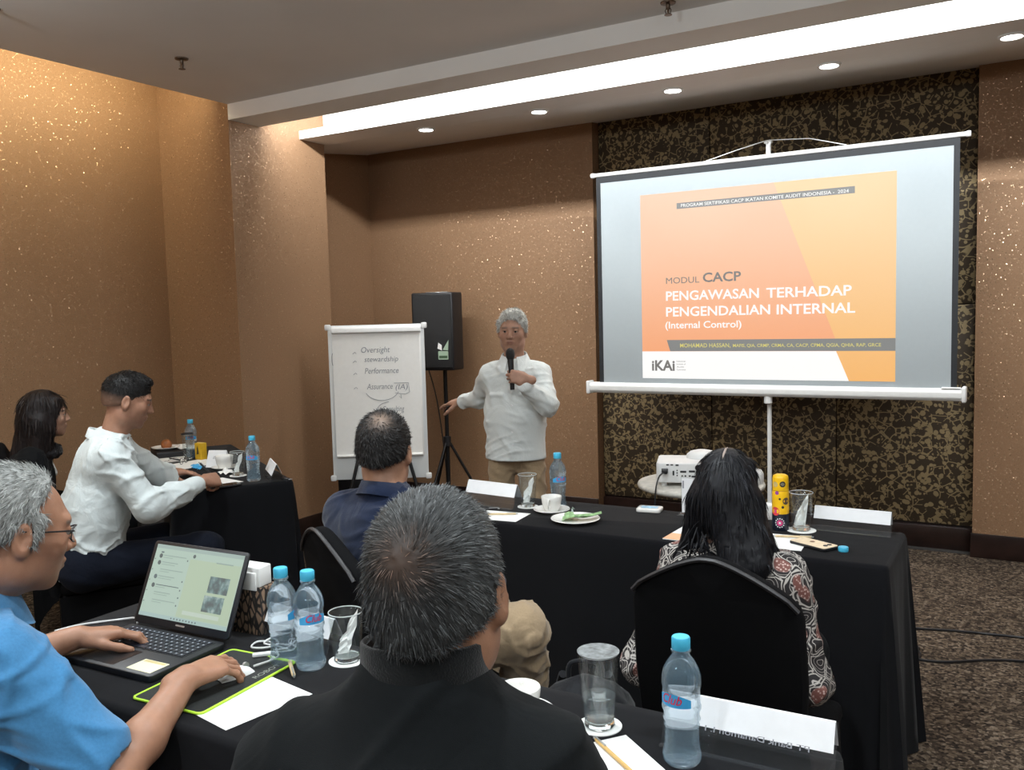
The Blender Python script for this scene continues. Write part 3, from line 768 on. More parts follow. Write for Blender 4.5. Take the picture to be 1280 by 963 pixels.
# ------------------------------------------------------------------ round table, projector
M_STONE = simple('pale_marbled_laminate', (0.55, 0.53, 0.48), rough=0.35, noise=0.18, nscale=35)
RX, RY, RZ = -1.355, 4.06, 0.755
rt = thing('cocktail_table', 'small round table with pale marbled top under the projector', 'table', (RX, RY, 0))
obj('tabletop', lathe([(0, RZ-0.028), (0.285, RZ-0.028), (0.298, RZ-0.022), (0.302, RZ-0.012), (0.298, RZ-0.003), (0.288, RZ), (0, RZ)], 48), M_STONE, rt)
obj('pedestal', lathe([(0, 0.03), (0.032, 0.03), (0.028, RZ-0.05), (0.10, RZ-0.028), (0, RZ-0.028)], 20), M_WHITEPLASTIC, rt)
obj('base', lathe([(0, 0), (0.22, 0), (0.22, 0.012), (0.05, 0.035), (0, 0.035)], 32), M_WHITEPLASTIC, rt)
PA = math.radians(18)
pj = thing('projector', 'white projector with sockets on its back, on the round table', 'projector', (RX-0.03, RY-0.03, RZ), PA)
obj('body', prism(rrect(-0.165, 0.165, -0.12, 0.12, 0.02), 0.018, 0.112, 'z', 0.006), M_WHITEPLASTIC, pj)
obj('top_hump', lathe([(0, 0.0), (0.075, 0.0), (0.072, 0.018), (0.055, 0.032), (0.03, 0.038), (0, 0.04)], 28), M_WHITEPLASTIC, pj, (0.045, 0.055, 0.110))
for sx in (-1, 1):
    for sy in (-1, 1): obj('foot', lathe([(0, 0), (0.015, 0), (0.015, 0.02), (0, 0.02)], 12), M_WHITEPLASTIC, pj, (sx*0.13, sy*0.085, 0))
def port(x, z, w, h, mat=M_BLACKPLASTIC): return obj('port', box(x-w/2, x+w/2, -0.1225, -0.1195, z-h/2, z+h/2, 0.001, 1), mat, pj)
port(-0.125, 0.075, 0.030, 0.022)
for x, z, w, h in ((-0.085, 0.065, 0.008, 0.022), (-0.068, 0.078, 0.006, 0.006), (-0.068, 0.066, 0.006, 0.006), (-0.068, 0.054, 0.006, 0.006), (-0.04, 0.072, 0.028, 0.009), (0.0, 0.074, 0.028, 0.009), (-0.045, 0.052, 0.008, 0.007), (-0.03, 0.052, 0.008, 0.007), (-0.01, 0.052, 0.010, 0.007), (0.008, 0.05, 0.02, 0.008), (-0.112, 0.104, 0.012, 0.006), (-0.092, 0.104, 0.012, 0.006), (-0.068, 0.103, 0.014, 0.008)): port(x, z, w, h)
obj('lens', xform(lathe([(0, 0), (0.034, 0), (0.038, 0.012), (0.03, 0.02), (0, 0.016)], 24), TR(0.06, 0.12, 0.065, -PI/2, 0, 0)), M_BLACKPLASTIC, pj)
obj('socket_cap', xform(lathe([(0, 0), (0.014, 0), (0.014, 0.008), (0, 0.008)], 14), TR(0.028, -0.12, 0.092, PI/2, 0, 0)), M_BLACKPLASTIC, pj)
_pm = Matrix.Translation((RX-0.03, RY-0.03, RZ)) @ Matrix.Rotation(PA, 4, 'Z')
def pjw(x, y, z): return tuple(_pm @ Vector((x, y, z)))
tag(obj('power_cable', join([xform(box(-0.013, 0.013, -0.03, 0.0, -0.010, 0.010, 0.003), _pm @ TR(-0.125, -0.122, 0.075)), tube(spline([pjw(-0.128, -0.148, 0.073), pjw(-0.15, -0.19, 0.055), pjw(-0.165, -0.215, -0.02), pjw(-0.17, -0.225, -0.2), pjw(-0.17, -0.22, -0.5), pjw(-0.16, -0.25, -0.749)], 6), 0.004, 6)]), M_BLACKPLASTIC), 'black power cable hanging down from the projector', 'cable')
tag(obj('signal_cable', tube(spline([pjw(0.028, -0.129, 0.092), pjw(0.035, -0.16, 0.088), pjw(0.05, -0.18, 0.05), pjw(0.075, -0.19, 0.006), pjw(0.12, -0.17, 0.005)], 6), 0.0035, 6), M_BLACKPLASTIC), 'thin black cable plugged into the back of the projector', 'cable')
gd = thing('white_device', 'small white rounded device with a grey button, on the round table behind the hair', 'device', (-1.125, 4.12, RZ), 0.3)
obj('body', lathe([(0, 0.0), (0.05, 0.0), (0.056, 0.012), (0.055, 0.045), (0.046, 0.062), (0.02, 0.070), (0, 0.071)], 28), M_WHITEPLASTIC, gd)
obj('button', xform(lathe([(0, 0), (0.014, 0), (0.011, 0.004), (0, 0.004)], 16), TR(-0.005, -0.018, 0.068, 0.25, 0, 0)), M_GREYMETAL, gd)

# ------------------------------------------------------------------ tableware builders
M_LABELBLUE = simple('label_blue', srgb(60, 160, 215), rough=0.45)
M_LABELPALE = simple('label_pale', srgb(190, 215, 232), rough=0.45, noise=0.03)
M_LABELRED = simple('label_red', srgb(214, 40, 70), rough=0.45)
def bend(me, R, a0=0.0):
    """wrap a flat xy drawing round a z cylinder of radius R, its x=0 at angle a0"""
    n = len(me.vertices); co = np.empty(n*3, dtype=np.float32); me.vertices.foreach_get('co', co); co = co.reshape(-1, 3)
    a = a0 + co[:, 0]/R; z = co[:, 1].copy(); rr = R + co[:, 2]
    co[:, 0] = np.cos(a)*rr; co[:, 1] = np.sin(a)*rr; co[:, 2] = z
    me.vertices.foreach_set('co', co.ravel()); me.update(); return me
def grid_patch(fn, nu, nv):
    vs = [fn(i/nu, j/nv) for j in range(nv+1) for i in range(nu+1)]
    fs = [(j*(nu+1)+i, j*(nu+1)+i+1, (j+1)*(nu+1)+i+1, (j+1)*(nu+1)+i) for j in range(nv) for i in range(nu)]
    return pydata(vs, fs, smooth=True)
def bottle_profile():
    p = [(0, 0.004), (0.020, 0.002), (0.029, 0.0), (0.0335, 0.006), (0.0350, 0.016)]
    for k in range(6):
        z = 0.022 + k*0.012; r = 0.0345 - 0.0035*math.sin(PI*(k+0.5)/6)
        p += [(r, z), (r-0.0022, z+0.006)]
    p += [(0.0325, 0.096), (0.0350, 0.102), (0.0350, 0.106), (0.0335, 0.108), (0.0335, 0.140), (0.0350, 0.143), (0.0352, 0.150)]
    p += [(0.0345, 0.160), (0.0315, 0.172), (0.026, 0.183), (0.020, 0.192), (0.0155, 0.198), (0.0145, 0.204), (0.0175, 0.205), (0.0175, 0.208), (0.0130, 0.209), (0.0130, 0.224), (0, 0.224)]
    return p
def make_bottle(label, loc, rz):
    """rz turns the printed front; local front of the print is -y"""
    t = thing('water_bottle', label, 'water bottle', loc, rz, 'plastic water bottles')
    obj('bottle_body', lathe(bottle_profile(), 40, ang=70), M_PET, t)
    cp = obj('cap', lathe([(0, 0.2085), (0.0155, 0.2085), (0.0165, 0.211), (0.0165, 0.2285), (0.0150, 0.231), (0, 0.231)], 40, ang=35), M_CAP, t)
    lb = obj('label', grid_patch(lambda u, v: (0.0343*math.cos(-PI/2+(u-0.5)*2.1), 0.0343*math.sin(-PI/2+(u-0.5)*2.1), 0.112+v*(0.024-0.010*(2*u-1)**2)), 24, 4), M_LABELBLUE, t)
    obj('lettering', bend(text_mesh('Club', 0.040, 0.017, 0.006, 0.35), 0.0348, -PI/2-0.58), M_LABELRED, lb, (0, 0, 0.118))
    return t
def aim(x, y): return math.atan2(-y, -x) + PI/2      # turn local -y towards the viewer's side of the room
bottle0 = make_bottle('sealed water bottle nearest the viewer, in front of the long nameplate', (-0.527, 1.462, TZ), aim(-0.527, 1.462)-0.55)
for (x, y, z), rz, lb in (((-1.512, 1.468, TZ), 2.2, 'water bottle by the laptop, half hidden behind another bottle'),
                          ((-1.437, 1.478, TZ), aim(-1.437, 1.478)+0.35, 'water bottle by the laptop with its red lettering turned to the viewer'),
                          ((-1.690, 3.222, TZ), 0.9, 'water bottle on the middle table in front of the standing man'),
                          ((-3.400, 3.150, TZ), 0.5, 'water bottle at the near end of the slanted left table'),
                          ((-4.360, 3.560, TZ), 0.8, 'water bottle at the far end of the slanted left table')):
    dup(bottle0, (x, y, z), rz, lb)
M_RIMGLINT = simple('rim_glint', (0.55, 0.60, 0.60), rough=0.08, spec=1.0)  # whitish colour paints a glint along the glass rim
M_BASEGLASS = glassy('thick_glass', (0.95, 0.98, 0.98), ior=1.45)
def make_glass(label, loc, water=0.0, h=0.137, r=0.039, group='drinking glasses', tissue=False, lid=False):
    t = thing('drinking_glass', label, 'glass', loc, 0, group)
    rb = r*0.80
    obj('glass_wall', lathe([(0, 0), (rb-0.003, 0), (rb, 0.004), (rb+(r-rb)*0.5, h*0.5), (r, h-0.002), (r-0.0008, h), (r-0.0022, h-0.001), (rb+(r-rb)*0.5-0.0028, h*0.5), (rb-0.003, 0.016), (0, 0.014)], 40, ang=60), M_GLASS, t)
    obj('rim', tube([((r-0.001)*math.cos(a), (r-0.001)*math.sin(a), h) for a in np.linspace(0, 2*PI, 36, endpoint=False)], 0.0013, 6, closed=True), M_RIMGLINT, t)
    obj('thick_base', lathe([(0, 0.001), (rb-0.004, 0.001), (rb-0.0015, 0.004), (rb-0.0035, 0.013), (0, 0.012)], 32), M_BASEGLASS, t)
    if water:
        zz = 0.0165; rt_ = rb+(r-rb)*water/h-0.0035
        obj('water', lathe([(0, zz), (rb-0.0036, zz), (rt_, water), (0, water)], 36, ang=60), M_WATER, t)
    if tissue:
        rnd = random.Random(int(abs(loc[0])*1000))
        vs, fs = [], []
        for j in range(9):
            for i in range(7):
                u, v = (i/6-0.5), j/8
                wob = 0.010*math.sin(3*u*PI+4*v) + rnd.uniform(-0.004, 0.004)
                vs.append((u*0.046*(1-0.25*v)+0.010*(v-0.5), wob + 0.016*(v-0.4), 0.017+v*(h*0.62)+0.016*u*v*4))
        fs = [(j*7+i, j*7+i+1, (j+1)*7+i+1, (j+1)*7+i) for j in range(8) for i in range(6)]
        obj('folded_napkin', pydata(vs, fs), M_PAPER, t)
    if lid: obj('paper_lid', lathe([(0, h+0.0005), (r+0.001, h+0.0005), (r+0.0015, h+0.002), (0, h+0.0025)], 32), M_LIDPAPER, t)
    return t
M_LIDPAPER = simple('grey_lid_paper', (0.17, 0.185, 0.19), rough=0.4, noise=0.6, nscale=60)
def coaster(x, y, label, r=0.044):
    o = obj('paper_coaster', lathe([(0, 0), (r, 0), (r, 0.0016), (0, 0.0016)], 36), M_PAPER, None, (x, y, TZ+0.0004))
    return tag(o, label, 'coaster', 'round white coasters')
def rest(z=0.0022): return TZ+z
coaster(-0.715, 1.516, 'round white coaster under the glass nearest the viewer')
make_glass('covered glass half full of water beside the nearest bottle', (-0.715, 1.516, rest()), 0.062, 0.148, 0.040, lid=True)
coaster(-1.385, 1.545, 'round white coaster under the empty glass by the two bottles')
make_glass('empty glass beside the two bottles near the laptop', (-1.385, 1.545, rest()), 0, 0.118, 0.041, tissue=True)
coaster(-1.814, 3.182, 'round white coaster under the tall glass in front of the standing man')
make_glass('tall glass with folded napkin in front of the standing man', (-1.814, 3.182, rest()), 0, 0.136, 0.040, tissue=True)
coaster(-0.705, 3.238, 'round white coaster under the glass beside the yellow flask', 0.052)
make_glass('tall glass with folded napkin beside the yellow flask', (-0.705, 3.238, rest()), 0, 0.138, 0.042, tissue=True)
coaster(-3.592, 3.222, 'round white coaster under the glass beside the bottle on the left table')
make_glass('glass with folded napkin beside the bottle on the left table', (-3.592, 3.222, rest()), 0, 0.126, 0.039, tissue=True)
def make_cup(label, loc, rz=0, handle=True, s=1.0, mat=M_CHINA):
    t = thing('coffee_cup', label, 'cup', loc, rz, 'white cups')
    obj('bowl', xform(lathe([(0, 0.004), (0.022, 0.003), (0.024, 0.0), (0.027, 0.0), (0.029, 0.006), (0.037, 0.022), (0.041, 0.045), (0.0425, 0.060), (0.0415, 0.0615), (0.040, 0.060), (0.0385, 0.045), (0.034, 0.022), (0.024, 0.009), (0, 0.008)], 36, ang=60), TR(s=s)), mat, t)
    if handle: obj('handle', xform(tube(spline([(0.038, 0, 0.050), (0.056, 0, 0.052), (0.062, 0, 0.036), (0.052, 0, 0.020), (0.036, 0, 0.020)], 5), 0.0035, 8), TR(s=s)), mat, t)
    return t
def plate_obj(name, label, cat, loc, r, group, depth=0.014):
    return tag(obj(name, lathe([(0, 0.003), (r*0.55, 0.003), (r*0.58, 0.0), (r*0.62, 0.0), (r*0.68, 0.004), (r*0.98, depth), (r, depth+0.001), (r*0.985, depth+0.003), (r*0.70, 0.008), (r*0.5, 0.006), (0, 0.006)], 48, ang=60), M_CHINA, None, loc), label, cat, group)
plate_obj('saucer', 'white saucer under the cup on the middle table', 'saucer', (-1.672, 3.128, TZ+0.0004), 0.075, 'white saucers')
make_cup('white coffee cup on a saucer on the middle table', (-1.672, 3.128, TZ+0.0068), math.radians(-75))
plate_obj('dinner_plate', 'white plate with green leaf wrappers on the middle table', 'plate', (-1.512, 3.022, TZ+0.0004), 0.096, 'white plates')
M_LEAF = simple('banana_leaf', srgb(134, 168, 118), rough=0.55, noise=0.45, nscale=70)
def leaf_strip(pts, w0, w1):
    P = spline(pts, 6); n = len(P); vs, fs = [], []
    for i, p in enumerate(P):
        t = (P[min(i+1, n-1)]-P[max(i-1, 0)]).normalized(); s = t.cross(Vector((0, 0, 1)))
        s = s.normalized() if s.length > 1e-6 else Vector((1, 0, 0))
        w = w0+(w1-w0)*i/(n-1)
        for k, (q, dz) in enumerate(((-1, 0.002), (0, 0.006), (1, 0.0))): vs.append(p+s*q*w+Vector((0, 0, dz)))
        for k, (q, dz) in enumerate(((-1, 0.0008), (0, 0.0046), (1, -0.0012))): vs.append(p+s*q*w+Vector((0, 0, dz)))
    for i in range(n-1):
        for k in range(2):
            a = i*6+k; fs.append((a, a+1, a+7, a+6)); fs.append((a+3, a+9, a+10, a+4))
    return pydata(vs, fs)
lw = thing('leaf_wrapper', 'crumpled green leaf wrapper on the plate', 'leaf wrapper', (-1.512, 3.022, TZ+0.0078))
obj('leaf', leaf_strip([(-0.055, 0.0, 0.002), (-0.02, 0.012, 0.012), (0.01, -0.008, 0.016), (0.04, 0.015, 0.014), (0.088, 0.050, 0.026)], 0.022, 0.010), M_LEAF, lw)
obj('leaf', leaf_strip([(-0.04, -0.03, 0.003), (0.0, -0.02, 0.018), (0.03, 0.0, 0.020), (0.075, 0.03, 0.022)], 0.014, 0.012), M_LEAF, lw)
obj('leaf', leaf_strip([(-0.045, 0.03, 0.004), (-0.03, 0.005, 0.024), (-0.01, -0.025, 0.012)], 0.016, 0.018), M_LEAF, lw)
obj('leaf', leaf_strip([(-0.03, 0.02, 0.006), (-0.025, 0.03, 0.03), (-0.022, 0.022, 0.040)], 0.010, 0.004), simple('clear_wrap', (0.6, 0.66, 0.66), rough=0.2, noise=0.1), lw)
# shallow dish with a blue sachet
dh = obj('snack_dish', prism(rrect(-0.05, 0.05, -0.038, 0.038, 0.014), 0.0, 0.016, 'z', 0.004), M_CHINA, None, (-1.318, 3.308, TZ+0.0004), (0, 0, 0.15))
tag(dh, 'small square white dish holding a pale blue sachet', 'dish')
sc_ = obj('sachet', grid_patch(lambda u, v: (-0.034+u*0.068, -0.02+v*0.04, 0.004*math.sin(u*PI)*math.sin(v*PI)+0.0008*math.sin(20*u)), 10, 6), simple('pale_blue_foil', srgb(150, 195, 220), rough=0.3, noise=0.35, nscale=40), None, (-1.318, 3.308, TZ+0.0172), (0, 0, 0.25))
tag(sc_, 'pale blue sachet lying in the small square dish', 'sachet')
make_cup('white cup partly hidden by the black jacket shoulder on the nearest table', (-0.868, 1.470, TZ+0.0068), 2.0, s=1.0)
plate_obj('saucer', 'white saucer under the cup behind the black jacket shoulder', 'saucer', (-0.868, 1.470, TZ+0.0004), 0.072, 'white saucers')

# ------------------------------------------------------------------ nameplates in clear holders
M_SHEET = simple('white_card', (0.80, 0.81, 0.83), rough=0.7, noise=0.02)
M_FAINT = simple('faint_print', (0.28, 0.29, 0.32), rough=0.8)
def nameplate(label, loc, rz, Lg=0.315, h=0.088, text=None, group='clear nameplate stands'):
    """tent of clear acrylic with a card folded inside; local x along its length, -y towards the viewer"""
    t = thing('nameplate', label, 'nameplate', loc, rz, group)
    hb = h*0.42
    obj('acrylic_holder', prism([(-hb-0.004, 0.0), (-hb, 0.0), (0.0, h-0.003), (hb, 0.0), (hb+0.004, 0.0), (0.0016, h), (-0.0016, h)], -Lg/2, Lg/2, 'x'), M_ACRYLIC, t)
    obj('card', prism([(-hb*0.52-0.0052, h*0.48), (-hb*0.52-0.0046, h*0.48), (-0.0022, h+0.0003), (0.0022, h+0.0003), (hb*0.62+0.0046, h*0.38), (hb*0.62+0.0052, h*0.38), (0.0028, h+0.0012), (-0.0028, h+0.0012)], -Lg/2+0.004, Lg/2-0.004, 'x'), M_SHEET, t)
    obj('front_lip', prism([(-hb-0.016, 0.0), (-hb-0.004, 0.0), (-hb-0.004, 0.002), (-hb-0.016, 0.002)], -Lg/2, Lg/2, 'x'), M_ACRYLIC, t)
    if text:
        me = text_mesh(text, Lg*0.60, 0.010, 0.01)
        xform(me, Matrix.Scale(-1, 4, (1, 0, 0)))
        obj('printed_name', me, M_FAINT, t, (Lg*0.36, -hb*0.58-0.0055, h*0.42), (PI/2-0.44, 0, 0))
    return t
nameplate('long nameplate stand nearest the viewer, behind the front bottle', (-0.430, 1.548, TZ+0.0004), math.radians(1), 0.31, 0.088, 'PT Bank Danamon I. I')
nameplate('nameplate stand behind the two bottles, by the laptop', (-1.565, 1.585, TZ+0.0004), math.radians(-6), 0.25, 0.082)
nameplate('nameplate stand at the left of the middle table, before the standing man', (-1.975, 3.165, TZ+0.0004), math.radians(-6), 0.27, 0.095)
nameplate('nameplate stand at the right end of the middle table', (-0.540, 3.305, TZ+0.0004), math.radians(-2), 0.27, 0.080)
_p = lt(0.10, 0.075)
nameplate('nameplate stand at the near end of the slanted left table', (_p[0], _p[1], TZ+0.0004), LANG+PI-0.1, 0.24, 0.088)

# ------------------------------------------------------------------ papers, pens, phone, book
def sheet(name, label, cat, loc, rz, w, d, group=None, mat=M_PAPER, th=0.0008):
    o = obj(name, box(-w/2, w/2, -d/2, d/2, 0, th), mat, None, loc, (0, 0, rz)); return tag(o, label, cat, group)
def pencil(label, a, b, mat, r=0.0038, group='pens and pencils'):
    a, b = Vector(a), Vector(b); d = b-a; Ln = d.length
    t = bpy.data.objects.new('ballpoint_pen', None); COL.objects.link(t); t.location = a; tag(t, label, 'pen', group)
    t.rotation_euler = d.to_track_quat('Z', 'Y').to_euler()
    obj('barrel', lathe([(0, 0.012), (r*0.9, 0.012), (r, 0.02), (r, Ln-0.012), (r*0.8, Ln-0.008), (0, Ln-0.008)], 12), mat, t)
    obj('tip', lathe([(0, 0), (0.0008, 0.0005), (r*0.9, 0.012), (0, 0.012)], 12), M_GREYMETAL, t)
    obj('clip', box(-0.0015, 0.0015, r, r+0.0018, Ln-0.045, Ln-0.006), M_GREYMETAL, t)
    obj('push_button', lathe([(0, Ln-0.008), (r*0.6, Ln-0.008), (r*0.6, Ln), (0, Ln)], 10), M_GREYMETAL, t)
    return t
M_KRAFT = simple('kraft_barrel', srgb(196, 160, 96), rough=0.6, noise=0.1, nscale=120)
M_NATURAL = simple('pale_wood', srgb(214, 190, 150), rough=0.6, noise=0.1)
sheet('note_paper', 'white note paper under the pen nearest the viewer', 'paper', (-0.66, 1.375, TZ+0.0006), math.radians(-38), 0.15, 0.21, 'note papers')
pencil('brown kraft pen lying on the nearest note paper', (-0.575, 1.365, TZ+0.006), (-0.700, 1.458, TZ+0.006), M_KRAFT)
sheet('note_paper', 'white note paper half under the black mouse pad', 'paper', (-1.420, 1.275, TZ+0.0006), math.radians(-10), 0.15, 0.21, 'note papers')
pencil('pale wooden pen beside the two bottles at the mouse pad', (-1.505, 1.475, TZ+0.007), (-1.42, 1.405, TZ+0.007), M_NATURAL, 0.0045)
sheet('note_paper', 'white note paper on the middle table behind the grey head', 'paper', (-1.835, 2.985, TZ+0.0006), math.radians(6), 0.21, 0.15, 'note papers')
pencil('pale wooden pen on the note paper behind the grey head', (-1.90, 2.965, TZ+0.006), (-1.775, 3.030, TZ+0.006), M_NATURAL)
pencil('dark pen beside the left nameplate of the middle table', (-1.98, 3.02, TZ+0.005), (-1.895, 3.085, TZ+0.005), M_BLACKPLASTIC)
sheet('note_paper', 'white note paper in front of the long-haired woman', 'paper', (-0.770, 3.045, TZ+0.0006), math.radians(4), 0.24, 0.20, 'note papers')
pencil('pale wooden pen on the paper beside the phone', (-0.775, 3.095, TZ+0.006), (-0.640, 3.135, TZ+0.006), M_NATURAL)
ph = thing('smartphone', 'smartphone in a cream patterned case on the middle table', 'phone', (-0.620, 3.035, TZ+0.0022), math.radians(-28))
obj('phone_body', prism(rrect(-0.075, 0.075, -0.037, 0.037, 0.010), 0, 0.009, 'z', 0.002), M_BLACKPLASTIC, ph)
M_CREAM = simple('cream_case', srgb(226, 206, 176), rough=0.45, noise=0.12, nscale=60)
cs = obj('case_back', prism(rrect(-0.074, 0.074, -0.036, 0.036, 0.010), 0.0091, 0.0105, 'z'), M_CREAM, ph)
for x, y in ((0.050, 0.018), (0.050, -0.002)): obj('camera_lens', lathe([(0, 0), (0.008, 0), (0.007, 0.002), (0, 0.002)], 14), M_BLACKPLASTIC, cs, (x, y, 0.0105))
obj('case_flower', lathe([(0, 0), (0.009, 0), (0.008, 0.0006), (0, 0.0006)], 10), simple('brown_print', srgb(120, 84, 60), rough=0.6), cs, (-0.012, 0.008, 0.0105))
bc = obj('bottle_cap', lathe([(0, 0), (0.0155, 0), (0.0165, 0.002), (0.0165, 0.013), (0.015, 0.0155), (0, 0.0155)], 28, ang=35), M_CAP, None, (-0.520, 3.010, TZ+0.0004))
tag(bc, 'loose pale blue bottle cap near the right end of the middle table', 'bottle cap')
bk = thing('booklet', 'orange and white booklet left of the long-haired woman', 'booklet', (-1.035, 3.015, TZ+0.0006), math.radians(-2))
obj('cover', box(-0.075, 0.075, -0.105, 0.105, 0, 0.003), M_PAPER, bk)
obj('orange_field', box(-0.0745, 0.0745, -0.1045, -0.02, 0.0031, 0.0034), simple('orange_print', srgb(236, 180, 140), rough=0.6, noise=0.05), bk)
obj('printed_block', box(-0.03, 0.06, 0.03, 0.055, 0.0031, 0.0034), simple('grey_print', srgb(190, 195, 200), rough=0.7, noise=0.4, nscale=120), bk)
obj('printed_block', box(0.03, 0.06, -0.05, 0.0, 0.0035, 0.0038), simple('dark_print', srgb(70, 70, 78), rough=0.7, noise=0.4, nscale=120), bk)
# table sign in a clear upright stand
tg = thing('table_sign', 'upright table sign in a clear stand, left of the long black hair', 'table sign', (-1.135, 3.318, TZ+0.0004), math.radians(4))
obj('base', box(-0.058, 0.058, -0.035, 0.035, 0, 0.004, 0.001), M_ACRYLIC, tg)
obj('acrylic_holder', box(-0.052, 0.052, -0.004, 0.004, 0.004, 0.150), M_ACRYLIC, tg)
cd = obj('card', box(-0.047, 0.047, -0.0062, -0.0045, 0.008, 0.145), M_SHEET, tg)
obj('printed_block', prism(rrect(-0.02, 0.04, 0.060, 0.074, 0.004), -0.0068, -0.0063, 'y'), simple('rose_print', srgb(196, 150, 150), rough=0.7), cd)
obj('lettering', text_mesh('This is', 0.05, 0.008, 0.0), M_FAINT, cd, (-0.02, -0.0066, 0.086), ROT_WALL)
obj('side_print', box(-0.044, -0.038, -0.0067, -0.0063, 0.105, 0.135), M_FAINT, cd)
# yellow flask with painted flowers
fl = thing('thermos_flask', 'yellow flask with painted flowers on the middle table', 'flask', (-0.775, 3.222, TZ+0.0004), 0.3)
M_YEL = simple('yellow_enamel', srgb(238, 186, 22), rough=0.35, noise=0.05)
M_NAVYFL = simple('dark_teal_enamel', srgb(28, 34, 48), rough=0.35, noise=0.2)
obj('body', lathe([(0, 0.062), (0.0295, 0.062), (0.0300, 0.066), (0.0300, 0.138), (0.028, 0.146), (0, 0.147)], 32), M_YEL, fl)
obj('lower_body', lathe([(0, 0), (0.028, 0), (0.0300, 0.004), (0.0300, 0.0615), (0, 0.0615)], 32), M_NAVYFL, fl)
lid_ = obj('lid', lathe([(0, 0.1475), (0.0285, 0.1475), (0.0285, 0.190), (0.026, 0.200), (0.018, 0.204), (0, 0.205)], 32), M_YEL, fl)
def disc_on(parent, R, a, z, r, mat, name='flower'):
    vs = [(R*math.cos(a), R*math.sin(a), z)]; n = 16
    for k in range(n):
        b = 2*PI*k/n; aa = a + r*math.cos(b)/R; vs.append((R*math.cos(aa), R*math.sin(aa), z+r*math.sin(b)))
    return obj(name, pydata(vs, [(0, 1+k, 1+(k+1) % n) for k in range(n)]), mat, parent)
M_PK = simple('pink_paint', srgb(214, 70, 130), rough=0.4); M_RD = simple('red_paint', srgb(216, 62, 70), rough=0.4); M_PUR = simple('purple_paint', srgb(150, 70, 150), rough=0.4); M_WH = simple('white_paint_dot', (0.8, 0.8, 0.8), rough=0.4)
fa = -PI/2-0.25
disc_on(fl, 0.0304, fa+0.1, 0.030, 0.011, M_PK); disc_on(fl, 0.0306, fa+0.1, 0.030, 0.004, M_WH)
for k in range(12): disc_on(fl, 0.0305, fa+0.1+0.015*math.cos(k*PI/6)/0.03, 0.030+0.016*math.sin(k*PI/6), 0.0024, M_WH, 'petal_dot')
disc_on(fl, 0.0304, fa-0.45, 0.072, 0.016, M_RD); disc_on(fl, 0.0306, fa-0.45, 0.072, 0.006, M_PK)
disc_on(fl, 0.0304, fa+0.85, 0.110, 0.013, simple('brown_paint', srgb(84, 66, 60), rough=0.4)); disc_on(fl, 0.0304, fa+0.1, 0.118, 0.004, M_NAVYFL); disc_on(fl, 0.0304, fa+0.45, 0.088, 0.005, M_NAVYFL)
disc_on(fl, 0.0304, fa-0.25, 0.140, 0.007, M_PUR)
disc_on(lid_, 0.0289, fa+0.45, 0.172, 0.011, M_NAVYFL); disc_on(lid_, 0.0291, fa+0.45, 0.172, 0.006, simple('grey_paint', srgb(120, 120, 110), rough=0.4)); disc_on(lid_, 0.0289, fa-0.5, 0.170, 0.010, simple('tan_paint', srgb(200, 180, 120), rough=0.4))

# ================================================================== laptop corner
M_LAPTOP = simple('laptop_shell', (0.010, 0.011, 0.014), rough=0.38, noise=0.1)
M_KEY = simple('laptop_keys', (0.012, 0.014, 0.024), rough=0.45)
M_KEYMARK = emissive('key_legend', (0.55, 0.62, 0.72), 0.35)
LW, LDp = 0.345, 0.228
lp = thing('laptop', 'black laptop with a chat window open, in front of the man in blue', 'laptop', (-1.880, 1.458, TZ+0.0006), math.radians(2.5))
lbase = obj('base', prism(rrect(-LW/2, LW/2, -LDp, 0.0, 0.012), 0.0, 0.016, 'z', 0.002), M_LAPTOP, lp)
deck = obj('keyboard_deck', box(-LW/2+0.022, LW/2-0.022, -0.118, -0.012, 0.0161, 0.0168), simple('laptop_deck', (0.007, 0.008, 0.010), rough=0.5), lp)
bm = bmesh.new(); bmk = bmesh.new()
for r in range(6):
    n = 16 if r else 18; y1 = -0.016-r*0.0168; kx = (LW-0.052)/n
    for c in range(n):
        if r == 5 and 4 <= c <= 8:
            if c != 4: continue
            w = 5
        else: w = 1
        x0 = -LW/2+0.026+c*kx
        bm_box(bm, x0+0.0012, x0+kx*w-0.0012, y1-0.0145, y1, 0.0168, 0.0186)
        if w == 1: bm_box(bmk, x0+kx*0.35, x0+kx*0.35+0.0042, y1-0.0085, y1-0.0045, 0.0186, 0.0187)
kb = obj('keys', mesh_from(bm), M_KEY, lp); kb['kind'] = 'stuff'
kl = obj('key_legends', mesh_from(bmk), M_KEYMARK, lp); kl['kind'] = 'stuff'
obj('touchpad', box(-0.085, 0.030, -0.215, -0.130, 0.0161, 0.0166), simple('touchpad', (0.008, 0.008, 0.009), rough=0.3), lp)
stk = obj('sticker', box(0.075, 0.155, -0.214, -0.158, 0.0161, 0.0166), simple('cream_sticker', srgb(232, 226, 190), rough=0.6), lp)
obj('sticker_print', box(0.080, 0.150, -0.170, -0.160, 0.0166, 0.0168), simple('tan_sticker', srgb(196, 180, 130), rough=0.6), stk)
TIL = math.radians(24)
def lid_pt(x, y, z): return (x, y*math.cos(TIL)+z*math.sin(TIL), -y*math.sin(TIL)+z*math.cos(TIL))
lidM = TR(0, 0.004, 0.016) @ Matrix.Rotation(-TIL, 4, 'X')
lid = obj('lid', prism(rrect(-LW/2, LW/2, 0.004, 0.222, 0.010), 0.0, 0.007, 'y', 0.0015), M_LAPTOP, lp)
lid.matrix_local = lidM
def scr(name, x0, x1, z0, z1, mat, layer=1, parent=None, r=0.0):
    poly = [(x0, z0), (x1, z0), (x1, z1), (x0, z1)] if r == 0 else rrect(x0, x1, z0, z1, r, 4)
    return obj(name, prism(poly, -0.0003*layer-0.0002, -0.0003*layer, 'y'), mat, parent or disp)
